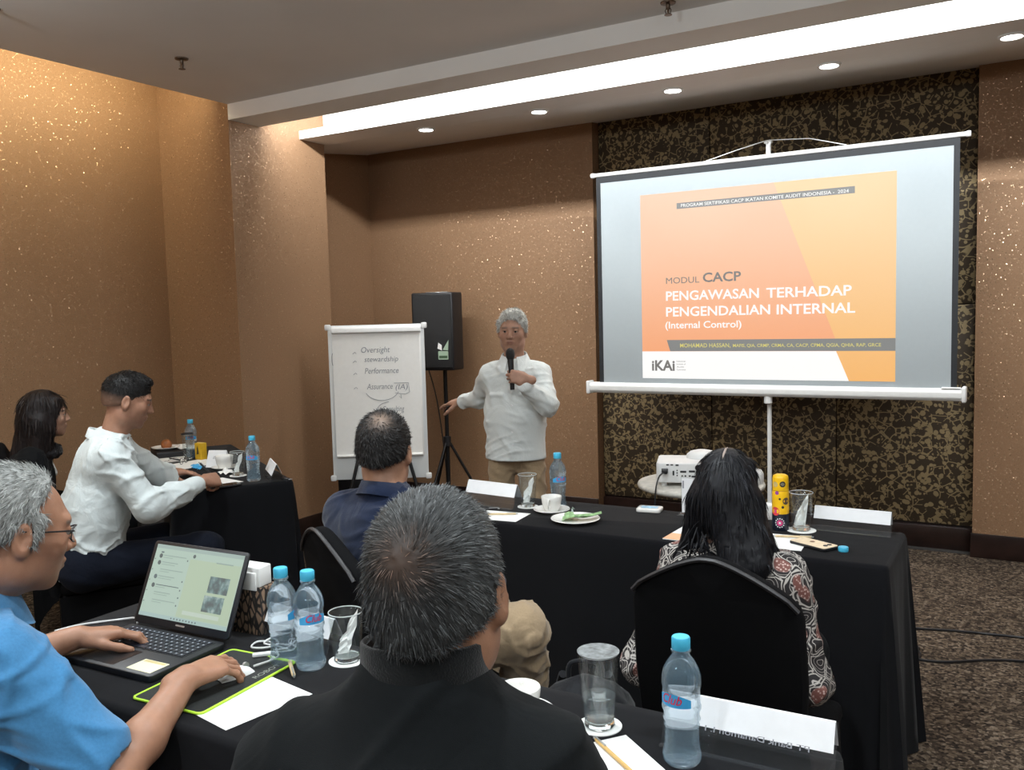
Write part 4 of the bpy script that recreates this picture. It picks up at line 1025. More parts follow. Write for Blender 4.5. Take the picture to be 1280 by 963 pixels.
def em(name, c, s=0.62): return slide_mat(name, c, None, 0, s)
SX0, SX1, SZ0, SZ1 = -0.160, 0.160, 0.024, 0.213
disp = obj('display', prism([(SX0, SZ0), (SX1, SZ0), (SX1, SZ1), (SX0, SZ1)], -0.0003, 0.0, 'y'), em('display_pale_green', srgb(196, 222, 204)), lid)
scr('title_strip', SX0, SX1, SZ1-0.010, SZ1, em('display_strip', srgb(176, 200, 190)))
scr('chat_pane', -0.025, SX1-0.002, SZ0+0.012, SZ1-0.028, em('display_cream', srgb(198, 220, 186)), 2)
scr('task_bar', SX0, SX1, SZ0, SZ0+0.010, em('display_bar', srgb(182, 212, 206)), 2)
E_DK = em('display_ink', srgb(84, 104, 104)); E_LN = em('display_line', srgb(160, 184, 172)); E_AV = em('display_avatar', srgb(64, 80, 76)); E_CARD = em('display_card', srgb(214, 232, 214))
for k, (z, d) in enumerate(((0.183, 1), (0.165, 1), (0.146, 0), (0.128, 2), (0.105, 1), (0.086, 0), (0.066, 0))):
    if d: scr('avatar', -0.142, -0.130, z-0.006, z+0.006, E_AV if d == 1 else E_DK, 2, None, 0.0058)
    scr('chat_line', -0.126, -0.126+(0.085 if k % 2 == 0 else 0.06), z+0.0015, z+0.0035, E_LN if k not in (4,) else E_DK, 2)
    scr('chat_line', -0.126, -0.126+(0.05 if k % 2 else 0.035), z-0.004, z-0.0026, E_LN, 2)
    if k in (0, 3, 4, 5, 6): scr('badge', -0.036, -0.032, z-0.006, z-0.002, E_DK, 2)
scr('avatar', -0.018, -0.008, SZ1-0.025, SZ1-0.015, E_AV, 2, None, 0.0048)
scr('chat_line', -0.138, -0.128, SZ1-0.022, SZ1-0.018, E_DK, 2)
scr('chat_line', 0.070, 0.130, 0.183, 0.186, E_LN, 3)
m_ph, nt, b_ = new_mat('photo_thumbnail')
nz = N(nt, 'ShaderNodeTexNoise', i_Scale=34.0, i_Detail=3.0, i_Roughness=0.55); L(nt, coords(nt, 'Object', (1.0, 1.0, 0.8)), nz.inputs['Vector'])
rr_ = ramp(nt, nz.outputs[0], [(0.36, srgb(20, 38, 38)), (0.47, srgb(52, 86, 86)), (0.56, srgb(96, 140, 138)), (0.68, srgb(190, 214, 210))])
L(nt, rr_.outputs[0], b_.inputs['Emission Color']); b_.inputs['Emission Strength'].default_value = 0.55; b_.inputs['Base Color'].default_value = (0.1, 0.1, 0.1, 1)
scr('photo_thumbnail', 0.062, 0.132, 0.108, 0.150, m_ph, 3); scr('photo_thumbnail', 0.058, 0.128, 0.060, 0.101, m_ph, 3)
scr('message_card', -0.005, 0.125, 0.044, 0.054, E_CARD, 3)
for k in range(9): scr('task_icon', -0.04+k*0.011, -0.036+k*0.011, SZ0+0.003, SZ0+0.007, E_DK, 3)
for k in range(5): scr('side_icon', -0.1565, -0.1535, 0.06+k*0.028, 0.063+k*0.028, E_DK, 2)
obj('maker_mark', box(-0.016, 0.016, -0.0006, -0.0002, 0.013, 0.017), M_GREYMETAL, lid)
# mouse pad, mouse, cables
M_PAD = simple('mouse_pad_cloth', (0.010, 0.012, 0.012), rough=0.85, noise=0.15, nscale=300, bump=0.1)
M_LIME = simple('lime_edge', srgb(176, 220, 56), rough=0.6)
mp = thing('mouse_pad', 'black mouse pad with a lime green edge beside the laptop', 'mouse pad', (-1.575, 1.322, TZ+0.0014), math.radians(4))
obj('pad', prism(rrect(-0.100, 0.100, -0.148, 0.148, 0.012), 0.0, 0.003, 'z'), M_PAD, mp)
obj('edge', tube([(a, b, 0.0022) for a, b in rrect(-0.101, 0.101, -0.149, 0.149, 0.013)], 0.0030, 8, closed=True), M_LIME, mp)
obj('lettering', text_mesh('ROBOT', 0.085, 0.014, 0.0), simple('grey_print_pad', (0.22, 0.23, 0.20), rough=0.7), mp, (0.082, 0.035, 0.0033), (0, 0, PI/2))
ms = thing('computer_mouse', 'white computer mouse under the right hand of the man in blue', 'mouse', (-1.552, 1.352, TZ+0.0046), math.radians(-12))
obj('shell', grid_patch(lambda u, v: ((u-0.5)*0.046*(1-0.3*(2*v-1)**2), (v-0.5)*0.084, 0.024*math.sqrt(max(0, 1-(2*u-1)**2))*math.sqrt(max(0, 1-(2*v-1)**2*0.98))*(1.0-0.25*v)), 12, 14), M_WHITEPLASTIC, ms)
obj('wheel', xform(lathe([(0, -0.003), (0.008, -0.003), (0.008, 0.003), (0, 0.003)], 14), TR(0, 0.028, 0.015, 0, PI/2, 0)), M_GREYMETAL, ms)
loop = [(-1.545, 1.402, TZ+0.010), (-1.53, 1.46, TZ+0.012), (-1.575, 1.505, TZ+0.006), (-1.63, 1.540, TZ+0.005), (-1.665, 1.528, TZ+0.005), (-1.648, 1.492, TZ+0.006), (-1.605, 1.500, TZ+0.010), (-1.60, 1.535, TZ+0.010), (-1.64, 1.553, TZ+0.010), (-1.628, 1.515, TZ+0.012), (-1.585, 1.520, TZ+0.010), (-1.545, 1.520, TZ+0.006)]
tag(obj('white_cable', tube(spline(loop, 7), 0.0024, 6), M_WHITEPLASTIC), 'coiled white cable running from the mouse beside the two bottles', 'cable')
wp = thing('cable_plug', 'white plug end of the coiled cable by the fingertips', 'plug', (-1.575, 1.470, TZ+0.004), math.radians(45))
obj('plug_body', box(-0.032, 0.020, -0.006, 0.006, 0.001, 0.011, 0.003), M_WHITEPLASTIC, wp)
obj('plug_tip', box(0.020, 0.030, -0.004, 0.004, 0.003, 0.009, 0.001), M_GREYMETAL, wp)
tag(obj('charger_cable', tube(spline([(-2.055, 1.47, TZ+0.010), (-2.09, 1.49, TZ+0.012), (-2.14, 1.47, TZ+0.006), (-2.20, 1.40, TZ+0.005), (-2.22, 1.34, TZ+0.004)], 7), 0.0026, 6), M_WHITEPLASTIC), 'white cable leaving the left side of the laptop', 'cable')
# patterned bag behind the laptop
m_bt, nt, b_ = new_mat('brown_batik_print')
co_ = coords(nt, 'Object', (1, 1, 0.45))
vo = N(nt, 'ShaderNodeTexVoronoi', feature='DISTANCE_TO_EDGE', i_Scale=75.0); L(nt, co_, vo.inputs['Vector'])
rr_ = ramp(nt, vo.outputs['Distance'], [(0.10, (0.010, 0.008, 0.007)), (0.16, (0.23, 0.15, 0.10))]); L(nt, rr_.outputs[0], b_.inputs['Base Color']); b_.inputs['Roughness'].default_value = 0.7
bg = thing('gift_bag', 'small brown patterned paper bag with a white top behind the laptop', 'paper bag', (-1.770, 1.596, TZ+0.0006), math.radians(4))
obj('bag_body', prism([(-0.06, -0.032), (0.075, -0.032), (0.075, 0.032), (-0.06, 0.032)], 0.0, 0.125, 'z', 0.002), m_bt, bg)
obj('white_top', xform(prism([(-0.058, -0.03), (0.073, -0.03), (0.070, 0.02), (-0.055, 0.022)], 0.1255, 0.178, 'z', 0.004), Matrix()), M_PAPER, bg)
obj('fold_flap', box(0.010, 0.066, -0.036, -0.031, 0.118, 0.165, 0.002), M_PAPER, bg)

# ================================================================== things on the slanted left table
def put(a, d, z=0.0004): p = lt(a, d); return (p[0], p[1], TZ+z)
sheet('document', 'white document nearest the writing hand on the left table', 'paper', put(0.15, 0.40, 0.0006), LANG+0.35, 0.20, 0.29, 'papers on the left table')
sheet('document', 'white document lying under the folded spectacles', 'paper', put(0.86, 0.36, 0.0006), LANG+0.5, 0.22, 0.30, 'papers on the left table')
sheet('document', 'white document farthest back on the left table, beneath the dark pen', 'paper', put(1.12, 0.44, 0.0006), LANG-0.1, 0.20, 0.16, 'papers on the left table')
def spectacles_thing(label, loc, rz, s=1.0):
    t = thing('spectacles', label, 'glasses', loc, rz)
    for sx in (-1, 1):
        ring = [(sx*0.034*s+0.024*s*math.cos(a), 0.0, 0.020*s+0.019*s*math.sin(a)) for a in np.linspace(0, 2*PI, 20, endpoint=False)]
        rim = obj('rim', tube(ring, 0.0016*s, 6, closed=True), M_BLACKPLASTIC, t)
        obj('lens', pydata([(sx*0.034*s, 0, 0.020*s)]+ring, [(0, 1+k, 1+(k+1) % 20) for k in range(20)]), M_LENS, rim)
        obj('temple', tube([(sx*0.059*s, 0, 0.026*s), (sx*0.062*s, 0.09*s, 0.026*s), (sx*0.060*s, 0.125*s, 0.012*s)], 0.0014*s, 6), M_BLACKPLASTIC, t)
    obj('bridge', tube(spline([(-0.011*s, 0, 0.024*s), (0, -0.002, 0.029*s), (0.011*s, 0, 0.024*s)], 4), 0.0015*s, 6), M_BLACKPLASTIC, t)
    return t
m_ln, nt, b_ = new_mat('spectacle_lens')
b_.inputs['Base Color'].default_value = (0.9, 0.95, 0.95, 1); b_.inputs['Roughness'].default_value = 0.02; b_.inputs['Alpha'].default_value = 0.18
M_LENS = m_ln
spectacles_thing('dark folded spectacles lying on the document of the left table', put(0.90, 0.40, 0.0024), LANG+2.6, 0.95)
rb = thing('blue_ribbon', 'crumpled bright blue lanyard ribbon on the left table', 'ribbon', put(0.67, 0.37, 0.003), LANG)
M_RIB = simple('bright_blue_ribbon', srgb(70, 170, 225), rough=0.6, noise=0.15)
obj('band', leaf_strip([(-0.09, -0.01, 0.004), (-0.05, 0.02, 0.012), (-0.01, -0.015, 0.006), (0.03, 0.02, 0.014), (0.08, 0.0, 0.004)], 0.009, 0.009), M_RIB, rb)
obj('band', leaf_strip([(-0.08, 0.025, 0.004), (-0.03, -0.01, 0.016), (0.02, 0.015, 0.005), (0.06, -0.02, 0.01)], 0.008, 0.008), M_RIB, rb)
tn = thing('tent_card', 'small folded white tent card beside the cup on the left table', 'tent card', put(0.69, 0.245), LANG+0.9)
obj('card', prism([(-0.045, 0), (-0.0435, 0), (0, 0.088), (0.0435, 0), (0.045, 0), (0, 0.091)], -0.055, 0.055, 'x'), M_SHEET, tn)
obj('lettering', text_mesh('Brief', 0.04, 0.016, 0.0, 0.2), M_FAINT, tn, (-0.02, -0.0240, 0.045), (PI/2-0.46, 0, 0))
plate_obj('saucer', 'white saucer under the cup on the left table', 'saucer', put(0.56, 0.235), 0.072, 'white saucers')
make_cup('white coffee cup on the slanted left table', put(0.56, 0.235, 0.0068), LANG+2.4, s=1.15)
tw = obj('tissue', grid_patch(lambda u, v: ((u-0.5)*0.08, (v-0.5)*0.06, 0.004+0.024*math.sin(u*PI)*math.sin(v*PI)+0.005*math.sin(13*u+5*v)), 12, 10), M_PAPER, None, put(0.41, 0.255, 0.002))
tag(tw, 'crumpled white tissue next to the glass on the left table', 'tissue')
ph2 = thing('smartphone', 'black phone at the near edge of the left table', 'phone', put(0.030, 0.335, 0.001), LANG+PI/2+0.15)
obj('phone_body', prism(rrect(-0.075, 0.075, -0.037, 0.037, 0.009), 0, 0.008, 'z', 0.002), M_BLACKPLASTIC, ph2)
obj('phone_glass', prism(rrect(-0.072, 0.072, -0.034, 0.034, 0.008), 0.0081, 0.0086, 'z'), simple('dark_glass', (0.005, 0.005, 0.006), rough=0.08), ph2)
kx = thing('key_fob', 'small dark and silver key fob at the far corner of the left table', 'key fob', put(0.03, 0.035, 0.0008), 0.4)
obj('fob', box(-0.02, 0.02, -0.010, 0.010, 0, 0.009, 0.003), M_BLACKPLASTIC, kx)
obj('key_ring', tube([(0.026+0.010*math.cos(a), 0.010*math.sin(a), 0.002) for a in np.linspace(0, 2*PI, 14, endpoint=False)], 0.0012, 5, closed=True), M_GREYMETAL, kx)
# black folder tray, plate with a bun, napkin, juice glass
ft = obj('black_folder', box(-0.16, 0.16, -0.11, 0.11, 0, 0.035, 0.004), M_BLACKPLASTIC, None, put(1.36, 0.40, 0.001), (0, 0, LANG)); tag(ft, 'thick black folder under the plate at the far end of the left table', 'folder')
plate_obj('dinner_plate', 'white plate with a brown bun at the far end of the left table', 'plate', put(1.34, 0.44, 0.0366), 0.085, 'white plates')
bun = obj('bun', lathe([(0, 0), (0.024, 0.0), (0.031, 0.008), (0.033, 0.022), (0.028, 0.040), (0.016, 0.050), (0, 0.053)], 24), simple('baked_crust', srgb(150, 88, 44), rough=0.5, noise=0.3, nscale=30), None, put(1.35, 0.435, 0.0432)); tag(bun, 'round brown bun on the plate at the left table', 'bun')
npk = obj('napkin', grid_patch(lambda u, v: ((u-0.5)*0.13, (v-0.5)*0.09, 0.003+0.022*math.sin(u*PI)**0.6*math.sin(v*PI)**0.6+0.004*math.sin(9*u+7*v)), 14, 10), M_PAPER, None, put(1.30, 0.325, 0.038)); tag(npk, 'white crumpled napkin behind the plate with the bun', 'napkin')
sheet('document', 'stack of white sheets on the folder beside the plate', 'paper', put(1.455, 0.37, 0.0366), LANG+0.2, 0.10, 0.16, 'papers on the left table')
jg = make_glass('glass with a dark straw cap beside the yellow drink on the left table', put(1.06, 0.352), 0.0, 0.15, 0.033)
obj('dark_lid', lathe([(0, 0.1505), (0.036, 0.1505), (0.034, 0.158), (0, 0.160)], 24), M_BLACKPLASTIC, jg)
jy = thing('juice_carton', 'small yellow drink carton on the left table', 'carton', put(1.02, 0.285), LANG+0.5)
obj('carton', prism(rrect(-0.028, 0.028, -0.022, 0.022, 0.003, 2), 0, 0.098, 'z', 0.002), simple('yellow_carton', srgb(206, 164, 34), rough=0.5, noise=0.1), jy)
obj('printed_panel', prism([(-0.012, 0.03), (0.010, 0.035), (0.002, 0.085), (-0.006, 0.07)], -0.0228, -0.0223, 'y'), simple('dark_olive_print', srgb(74, 60, 20), rough=0.6), jy)
obj('seam_flap', box(-0.026, 0.026, -0.006, 0.006, 0.0985, 0.1005), simple('pale_carton', srgb(220, 200, 120), rough=0.6), jy)
pencil('dark pen lying across the documents of the left table', put(1.16, 0.45, 0.006), put(1.02, 0.40, 0.006), M_BLACKPLASTIC)

# ================================================================== cables on the carpet, backpack
def fcable(label, pts): tag(obj('floor_cable', tube(spline([(x, y, 0.006) for x, y in pts], 8), 0.006, 6), M_BLACKPLASTIC), label, 'cable', 'cables on the carpet')
fcable('upper black cable lying on the carpet at the right', [(-0.95, 4.50), (-0.50, 4.568), (-0.265, 4.625), (0.0, 4.664), (0.6, 4.75), (1.4, 4.8)])
fcable('lower black cable with a loop on the carpet at the right', [(-0.95, 4.42), (-0.47, 4.345), (-0.415, 4.28), (-0.40, 4.21), (-0.425, 4.13), (-0.52, 4.10), (-0.60, 4.14), (-0.45, 4.165), (-0.30, 4.19), (0.0, 4.35), (0.7, 4.45), (1.4, 4.4)])
M_PACK = fabric('black_nylon', (0.014, 0.015, 0.018), rough=0.6, fold=0.25, fscale=9.0, sheen=0.15)
bp = thing('backpack', 'black backpack standing on the floor beside the khaki trouser leg', 'backpack', (-1.13, 2.30, 0.0), math.radians(25))
def rounded_bag(hx, hy, h, bulge):
    vs, fs = [], []; nu, nv = 28, 14
    for j in range(nv+1):
        v = j/nv; z = h*v
        k = (1-abs(2*v-1)**3.2)*0.35+0.65
        if v > 0.75: k *= math.sqrt(max(0.02, 1-((v-0.75)/0.25)**2.2))
        for i in range(nu):
            a = 2*PI*i/nu; c, s = math.cos(a), math.sin(a)
            e = (abs(c)**3+abs(s)**3)**(-1/3)
            w = 1+0.05*math.sin(5*a+6*v)
            vs.append((hx*c*e*k*w, hy*s*e*k*w*(1+bulge*math.sin(PI*v)), z))
    for j in range(nv):
        for i in range(nu):
            i2 = (i+1) % nu; fs.append((j*nu+i, j*nu+i2, (j+1)*nu+i2, (j+1)*nu+i))
    fs.append(tuple(range(nu))[::-1]); fs.append(tuple(nv*nu+i for i in range(nu)))
    return pydata(vs, fs, smooth=True)
obj('main_pouch', rounded_bag(0.16, 0.10, 0.50, 0.2), M_PACK, bp)
obj('front_pocket', xform(rounded_bag(0.125, 0.05, 0.27, 0.2), TR(0, -0.11, 0.03)), M_PACK, bp)
obj('grab_handle', tube(spline([(-0.05, 0.03, 0.47), (-0.04, 0.03, 0.525), (0.04, 0.03, 0.525), (0.05, 0.03, 0.47)], 6), 0.008, 8), M_PACK, bp)
zp = obj('zipper', tube(spline([(-0.13, -0.085, 0.36), (-0.06, -0.10, 0.45), (0.06, -0.10, 0.45), (0.13, -0.085, 0.36)], 6), 0.004, 6), M_BLACKPLASTIC, bp)
obj('zip_pull', box(-0.083, -0.075, -0.118, -0.112, 0.385, 0.432, 0.002), M_GREYMETAL, zp)
for sx in (-1, 1): obj('shoulder_strap', tube(spline([(sx*0.07, 0.10, 0.46), (sx*0.09, 0.155, 0.36), (sx*0.10, 0.15, 0.18), (sx*0.12, 0.10, 0.06)], 6), 0.014, 8), M_PACK, bp)

# ================================================================== people: smooth implicit surfaces
V3 = lambda *a: np.array(a, dtype=np.float64)
class Sdf:
    def __init__(s): s.p = []; s.lo = V3(9e9, 9e9, 9e9); s.hi = -s.lo
    def _add(s, op, fn, lo, hi, k):
        s.p.append((op, fn, np.array(lo), np.array(hi), k))
        if op == 'u': s.lo = np.minimum(s.lo, lo); s.hi = np.maximum(s.hi, hi)
        return s
    def rc(s, a, b, r1, r2=None, k=0.02, op='u', flat=None):
        """tapered capsule; flat=(direction, factor) squashes the cross-section along a direction"""
        a, b = np.array(a, float), np.array(b, float); r2 = r1 if r2 is None else r2
        ba = b-a; L2 = max(ba@ba, 1e-12)
        if flat is not None:
            n = np.array(flat[0], float); n = n - ba*(n@ba)/L2; n /= np.linalg.norm(n); fk = flat[1]
        def fn(X, Y, Z):
            px, py, pz = X-a[0], Y-a[1], Z-a[2]
            t = np.clip((px*ba[0]+py*ba[1]+pz*ba[2])/L2, 0, 1)
            vx, vy, vz = px-t*ba[0], py-t*ba[1], pz-t*ba[2]
            if flat is not None:
                c = (vx*n[0]+vy*n[1]+vz*n[2])*(1/fk-1)
                vx, vy, vz = vx+c*n[0], vy+c*n[1], vz+c*n[2]
                return (np.sqrt(vx*vx+vy*vy+vz*vz)-(r1+(r2-r1)*t))*min(1, 0.5+0.5*fk)
            return np.sqrt(vx*vx+vy*vy+vz*vz)-(r1+(r2-r1)*t)
        m = max(r1, r2)*(max(1, flat[1]) if flat is not None else 1)
        return s._add(op, fn, np.minimum(a, b)-m, np.maximum(a, b)+m, k)
    def chain(s, pts, rs, k=0.02, flat=None):
        for i in range(len(pts)-1): s.rc(pts[i], pts[i+1], rs[i], rs[i+1], k, flat=flat)
        return s
    def el(s, c, r, R=None, k=0.02, op='u'):
        c = np.array(c, float); r = np.array(r, float); R = np.eye(3) if R is None else np.array(R, float)   # columns: local axes
        def fn(X, Y, Z):
            px, py, pz = X-c[0], Y-c[1], Z-c[2]
            q = [(px*R[0, i]+py*R[1, i]+pz*R[2, i])/r[i] for i in range(3)]
            k0 = np.sqrt(q[0]**2+q[1]**2+q[2]**2)+1e-9
            k1 = np.sqrt((q[0]/r[0])**2+(q[1]/r[1])**2+(q[2]/r[2])**2)+1e-9
            return k0*(k0-1)/k1
        e = np.sqrt((R**2)@(r**2))
        return s._add(op, fn, c-e, c+e, k)
    def cut(s, point, normal, k=0.005):
        """keep the side opposite to the normal"""
        c = np.array(point, float); n = np.array(normal, float); n /= np.linalg.norm(n)
        s.p.append(('i', lambda X, Y, Z: (X-c[0])*n[0]+(Y-c[1])*n[1]+(Z-c[2])*n[2], None, None, k)); return s
    def disp(s, fn): s.p.append(('d', fn, None, None, 0)); return s
    def mesh(s, res, pad=0.03):
        lo, hi = s.lo-pad, s.hi+pad
        n = np.maximum(((hi-lo)/res).astype(int)+2, 4)
        ax = [lo[i]+res*np.arange(n[i]) for i in range(3)]
        D = np.full(tuple(n), 1.0, dtype=np.float32)
        for op, fn, a, b, k in s.p:
            if op in ('i', 'd'):
                X, Y, Z = ax[0][:, None, None], ax[1][None, :, None], ax[2][None, None, :]
                if op == 'i':
                    d = fn(X, Y, Z).astype(np.float32)
                    h = np.maximum(k-np.abs(D-d), 0)/max(k, 1e-9); D = np.maximum(D, d)+h*h*k*0.25
                else:
                    m = np.abs(D) < 0.035
                    ii = np.nonzero(m)
                    D[ii] += fn(ax[0][ii[0]], ax[1][ii[1]], ax[2][ii[2]]).astype(np.float32)
                continue
            mg = k+2.5*res
            sl = []
            for i in range(3):
                i0 = max(int((a[i]-mg-lo[i])/res), 0); i1 = min(int((b[i]+mg-lo[i])/res)+2, n[i]); sl.append(slice(i0, max(i1, i0)))
            sub = D[tuple(sl)]
            if sub.size == 0: continue
            X, Y, Z = ax[0][sl[0]][:, None, None], ax[1][sl[1]][None, :, None], ax[2][sl[2]][None, None, :]
            d = fn(X, Y, Z).astype(np.float32)
            if op == 's':
                d = -d; h = np.maximum(k-np.abs(sub-d), 0)/max(k, 1e-9); D[tuple(sl)] = np.maximum(sub, d)+h*h*k*0.25
            else:
                h = np.maximum(k-np.abs(sub-d), 0)/max(k, 1e-9); D[tuple(sl)] = np.minimum(sub, d)-h*h*k*0.25
        return surface_nets(D, lo, res)
def surface_nets(D, lo, res):
    S = D < 0
    nx, ny, nz = D.shape
    c = np.zeros((nx-1, ny-1, nz-1), dtype=np.uint8)
    for dx in (0, 1):
        for dy in (0, 1):
            for dz in (0, 1): c += S[dx:nx-1+dx, dy:ny-1+dy, dz:nz-1+dz]
    act = (c > 0) & (c < 8)
    I = np.argwhere(act)
    idx = np.full(act.shape, -1, dtype=np.int32); idx[act] = np.arange(len(I))
    acc = np.zeros((len(I), 3)); cnt = np.zeros(len(I))
    cor = [(0,0,0),(1,0,0),(0,1,0),(1,1,0),(0,0,1),(1,0,1),(0,1,1),(1,1,1)]
    val = [D[I[:, 0]+a, I[:, 1]+b, I[:, 2]+e] for a, b, e in cor]
    for i, j in ((0,1),(2,3),(4,5),(6,7),(0,2),(1,3),(4,6),(5,7),(0,4),(1,5),(2,6),(3,7)):
        m = (val[i] < 0) != (val[j] < 0)
        t = val[i][m]/(val[i][m]-val[j][m])
        a = np.array(cor[i], float); b = np.array(cor[j], float)
        acc[m] += a+(b-a)*t[:, None]; cnt[m] += 1
    verts = lo + res*(I + acc/cnt[:, None])
    quads = []
    for axn in range(3):
        sh = [slice(1, d-1) for d in D.shape]
        s0 = list(sh); s1 = list(sh)
        s0[axn] = slice(0, D.shape[axn]-1); s1[axn] = slice(1, D.shape[axn])
        A, B = S[tuple(s0)], S[tuple(s1)]
        e = np.argwhere(A != B)
        if len(e) == 0: continue
        fl = A[e[:, 0], e[:, 1], e[:, 2]]
        off = np.array([1, 1, 1]); off[axn] = 0
        g = e+off
        u, v = [(1, 2), (2, 0), (0, 1)][axn]
        du = np.zeros(3, int); du[u] = 1; dv = np.zeros(3, int); dv[v] = 1
        q = [idx[tuple((g-x).T)] for x in (du+dv, dv, 0*du, du)]
        q = np.stack(q, 1)
        q[~fl] = q[~fl][:, ::-1]
        quads.append(q)
    q = np.concatenate(quads); q = q[(q >= 0).all(1)]
    return verts, q
def np_mesh(verts, quads, name='mesh', smooth=True):
    me = bpy.data.meshes.new(name)
    me.vertices.add(len(verts)); me.vertices.foreach_set('co', np.asarray(verts, dtype=np.float32).ravel())
    k = quads.shape[1]
    me.loops.add(len(quads)*k); me.loops.foreach_set('vertex_index', quads.astype(np.int32).ravel())
    me.polygons.add(len(quads)); me.polygons.foreach_set('loop_start', np.arange(0, len(quads)*k, k, dtype=np.int32))
    me.polygons.foreach_set('loop_total', np.full(len(quads), k, dtype=np.int32))
    me.update(calc_edges=True); me.validate()
    if smooth: shade_smooth(me)
    return me
def set_color(me, col):
    a = me.color_attributes.new('tone', 'FLOAT_COLOR', 'POINT')
    c = np.ones((len(col), 4), dtype=np.float32); c[:, :3] = col
    a.data.foreach_set('color', c.ravel())
def folds(seed, amp, freq, axis=None, n=5):
    """cloth wrinkles: warped ridges, broken up by a slow mask"""
    r = np.random.default_rng(seed)
    K = []
    for i in range(n):
        d = r.normal(size=3); d /= np.linalg.norm(d)
        if axis is not None: a = np.array(axis, float); a = a/np.linalg.norm(a); d = d*0.55 + a*(1 if r.random() > 0.5 else -1)*0.75
        d /= np.linalg.norm(d)
        K.append((d*freq*r.uniform(0.7, 1.5), r.normal(size=3)*freq*0.22, r.uniform(0, 6.28), r.normal(size=3)*freq*0.20))
    def fn(x, y, z):
        o = 0
        for d, w, ph, mk in K:
            rid = np.exp(-np.sin(0.5*(x*d[0]+y*d[1]+z*d[2])+ph+1.3*np.sin(x*w[0]+y*w[1]+z*w[2]+ph*2))**2/0.16)
            msk = 0.5+0.5*np.sin(x*mk[0]+y*mk[1]+z*mk[2]+ph*3)
            o = o - rid*msk**2
        return (o+0.4)*amp
    return fn
def frame(h, pitch=0.0, roll=0.0):
    """columns: right, forward, up for a heading h (left of +y), head pitch (positive looks down), roll"""
    F = V3(-math.sin(h), math.cos(h), 0); Rv = V3(math.cos(h), math.sin(h), 0); U = V3(0, 0, 1)
    F2 = F*math.cos(pitch)-U*math.sin(pitch); U2 = U*math.cos(pitch)+F*math.sin(pitch)
    R3 = Rv*math.cos(roll)+U2*math.sin(roll); U3 = U2*math.cos(roll)-Rv*math.sin(roll)
    return np.stack([R3, F2, U3], 1)
class Head:
    def __init__(s, pos, h, pitch=0.0, roll=0.0, sc=1.0): s.c = np.array(pos, float); s.R = frame(h, pitch, roll); s.s = sc
    def P(s, x, y, z): return s.c + s.R @ (V3(x, y, z)*s.s)
    def loc(s, pts): return ((pts-s.c) @ s.R)/s.s
def add_head(S, H, fem=False, neck_to=None, neck_r=0.056, ears=True):
    k = H.s; e = lambda c, r, kk=0.015, op='u', R=None: S.el(H.P(*c), np.array(r)*k, H.R if R is None else R, kk*k, op)
    e((0, -0.014, 0.030), (0.075, 0.096, 0.086))
    e((0, 0.022, -0.020), (0.066, 0.072, 0.090), 0.03)
    e((0, 0.040, -0.070), (0.050 if not fem else 0.046, 0.046, 0.042), 0.03)
    e((0, 0.071, -0.098), (0.022, 0.016, 0.016), 0.022)
    for sx in (-1, 1):
        e((sx*0.043, 0.058, -0.022), (0.022, 0.024, 0.022), 0.025)
        e((sx*0.052, 0.000, -0.068), (0.016, 0.030, 0.028), 0.03)
    e((0, 0.079, 0.026), (0.048, 0.014, 0.012), 0.02)
    for sx in (-1, 1): e((sx*0.031, 0.099, 0.004), (0.019, 0.016, 0.012), 0.012, 's')
    for sx in (-1, 1):
        e((sx*0.031, 0.0815, 0.0095), (0.0165, 0.0120, 0.0062), 0.004); e((sx*0.031, 0.0800, -0.0055), (0.0160, 0.0115, 0.0056), 0.004)
    S.rc(H.P(0, 0.089, 0.016), H.P(0, 0.108, -0.026), 0.0075*k, 0.0115*k, 0.012*k)
    for sx in (-1, 1): e((sx*0.0125, 0.096, -0.031), (0.0088, 0.011, 0.008), 0.008)
    e((0, 0.090, -0.056), (0.024, 0.012, 0.0065), 0.008)
    e((0, 0.088, -0.068), (0.021, 0.012, 0.0075), 0.006)
    S.rc(H.P(-0.02, 0.101, -0.0615), H.P(0.02, 0.101, -0.0615), 0.0022*k, 0.0022*k, 0.005*k, 's')
    if ears:
        for sx in (-1, 1):
            a = 0.30
            RE = H.R @ np.array([[math.cos(a), sx*math.sin(a), 0], [-sx*math.sin(a), math.cos(a), 0], [0, 0, 1]])
            S.el(H.P(sx*0.080, -0.010, -0.006), V3(0.0085, 0.0185, 0.031)*k, RE, 0.008*k)
            S.el(H.P(sx*0.078, -0.004, -0.030), V3(0.007, 0.010, 0.012)*k, RE, 0.01*k)
            S.el(H.P(sx*0.0885, -0.006, -0.002), V3(0.006, 0.011, 0.020)*k, RE, 0.006*k, 's')
            S.el(H.P(sx*0.0805, 0.002, -0.012), V3(0.006, 0.006, 0.009)*k, RE, 0.006*k)
    if neck_to is not None:
        S.rc(H.P(0, -0.018, -0.055), neck_to, neck_r*k, neck_r*1.08, 0.03)
    return S
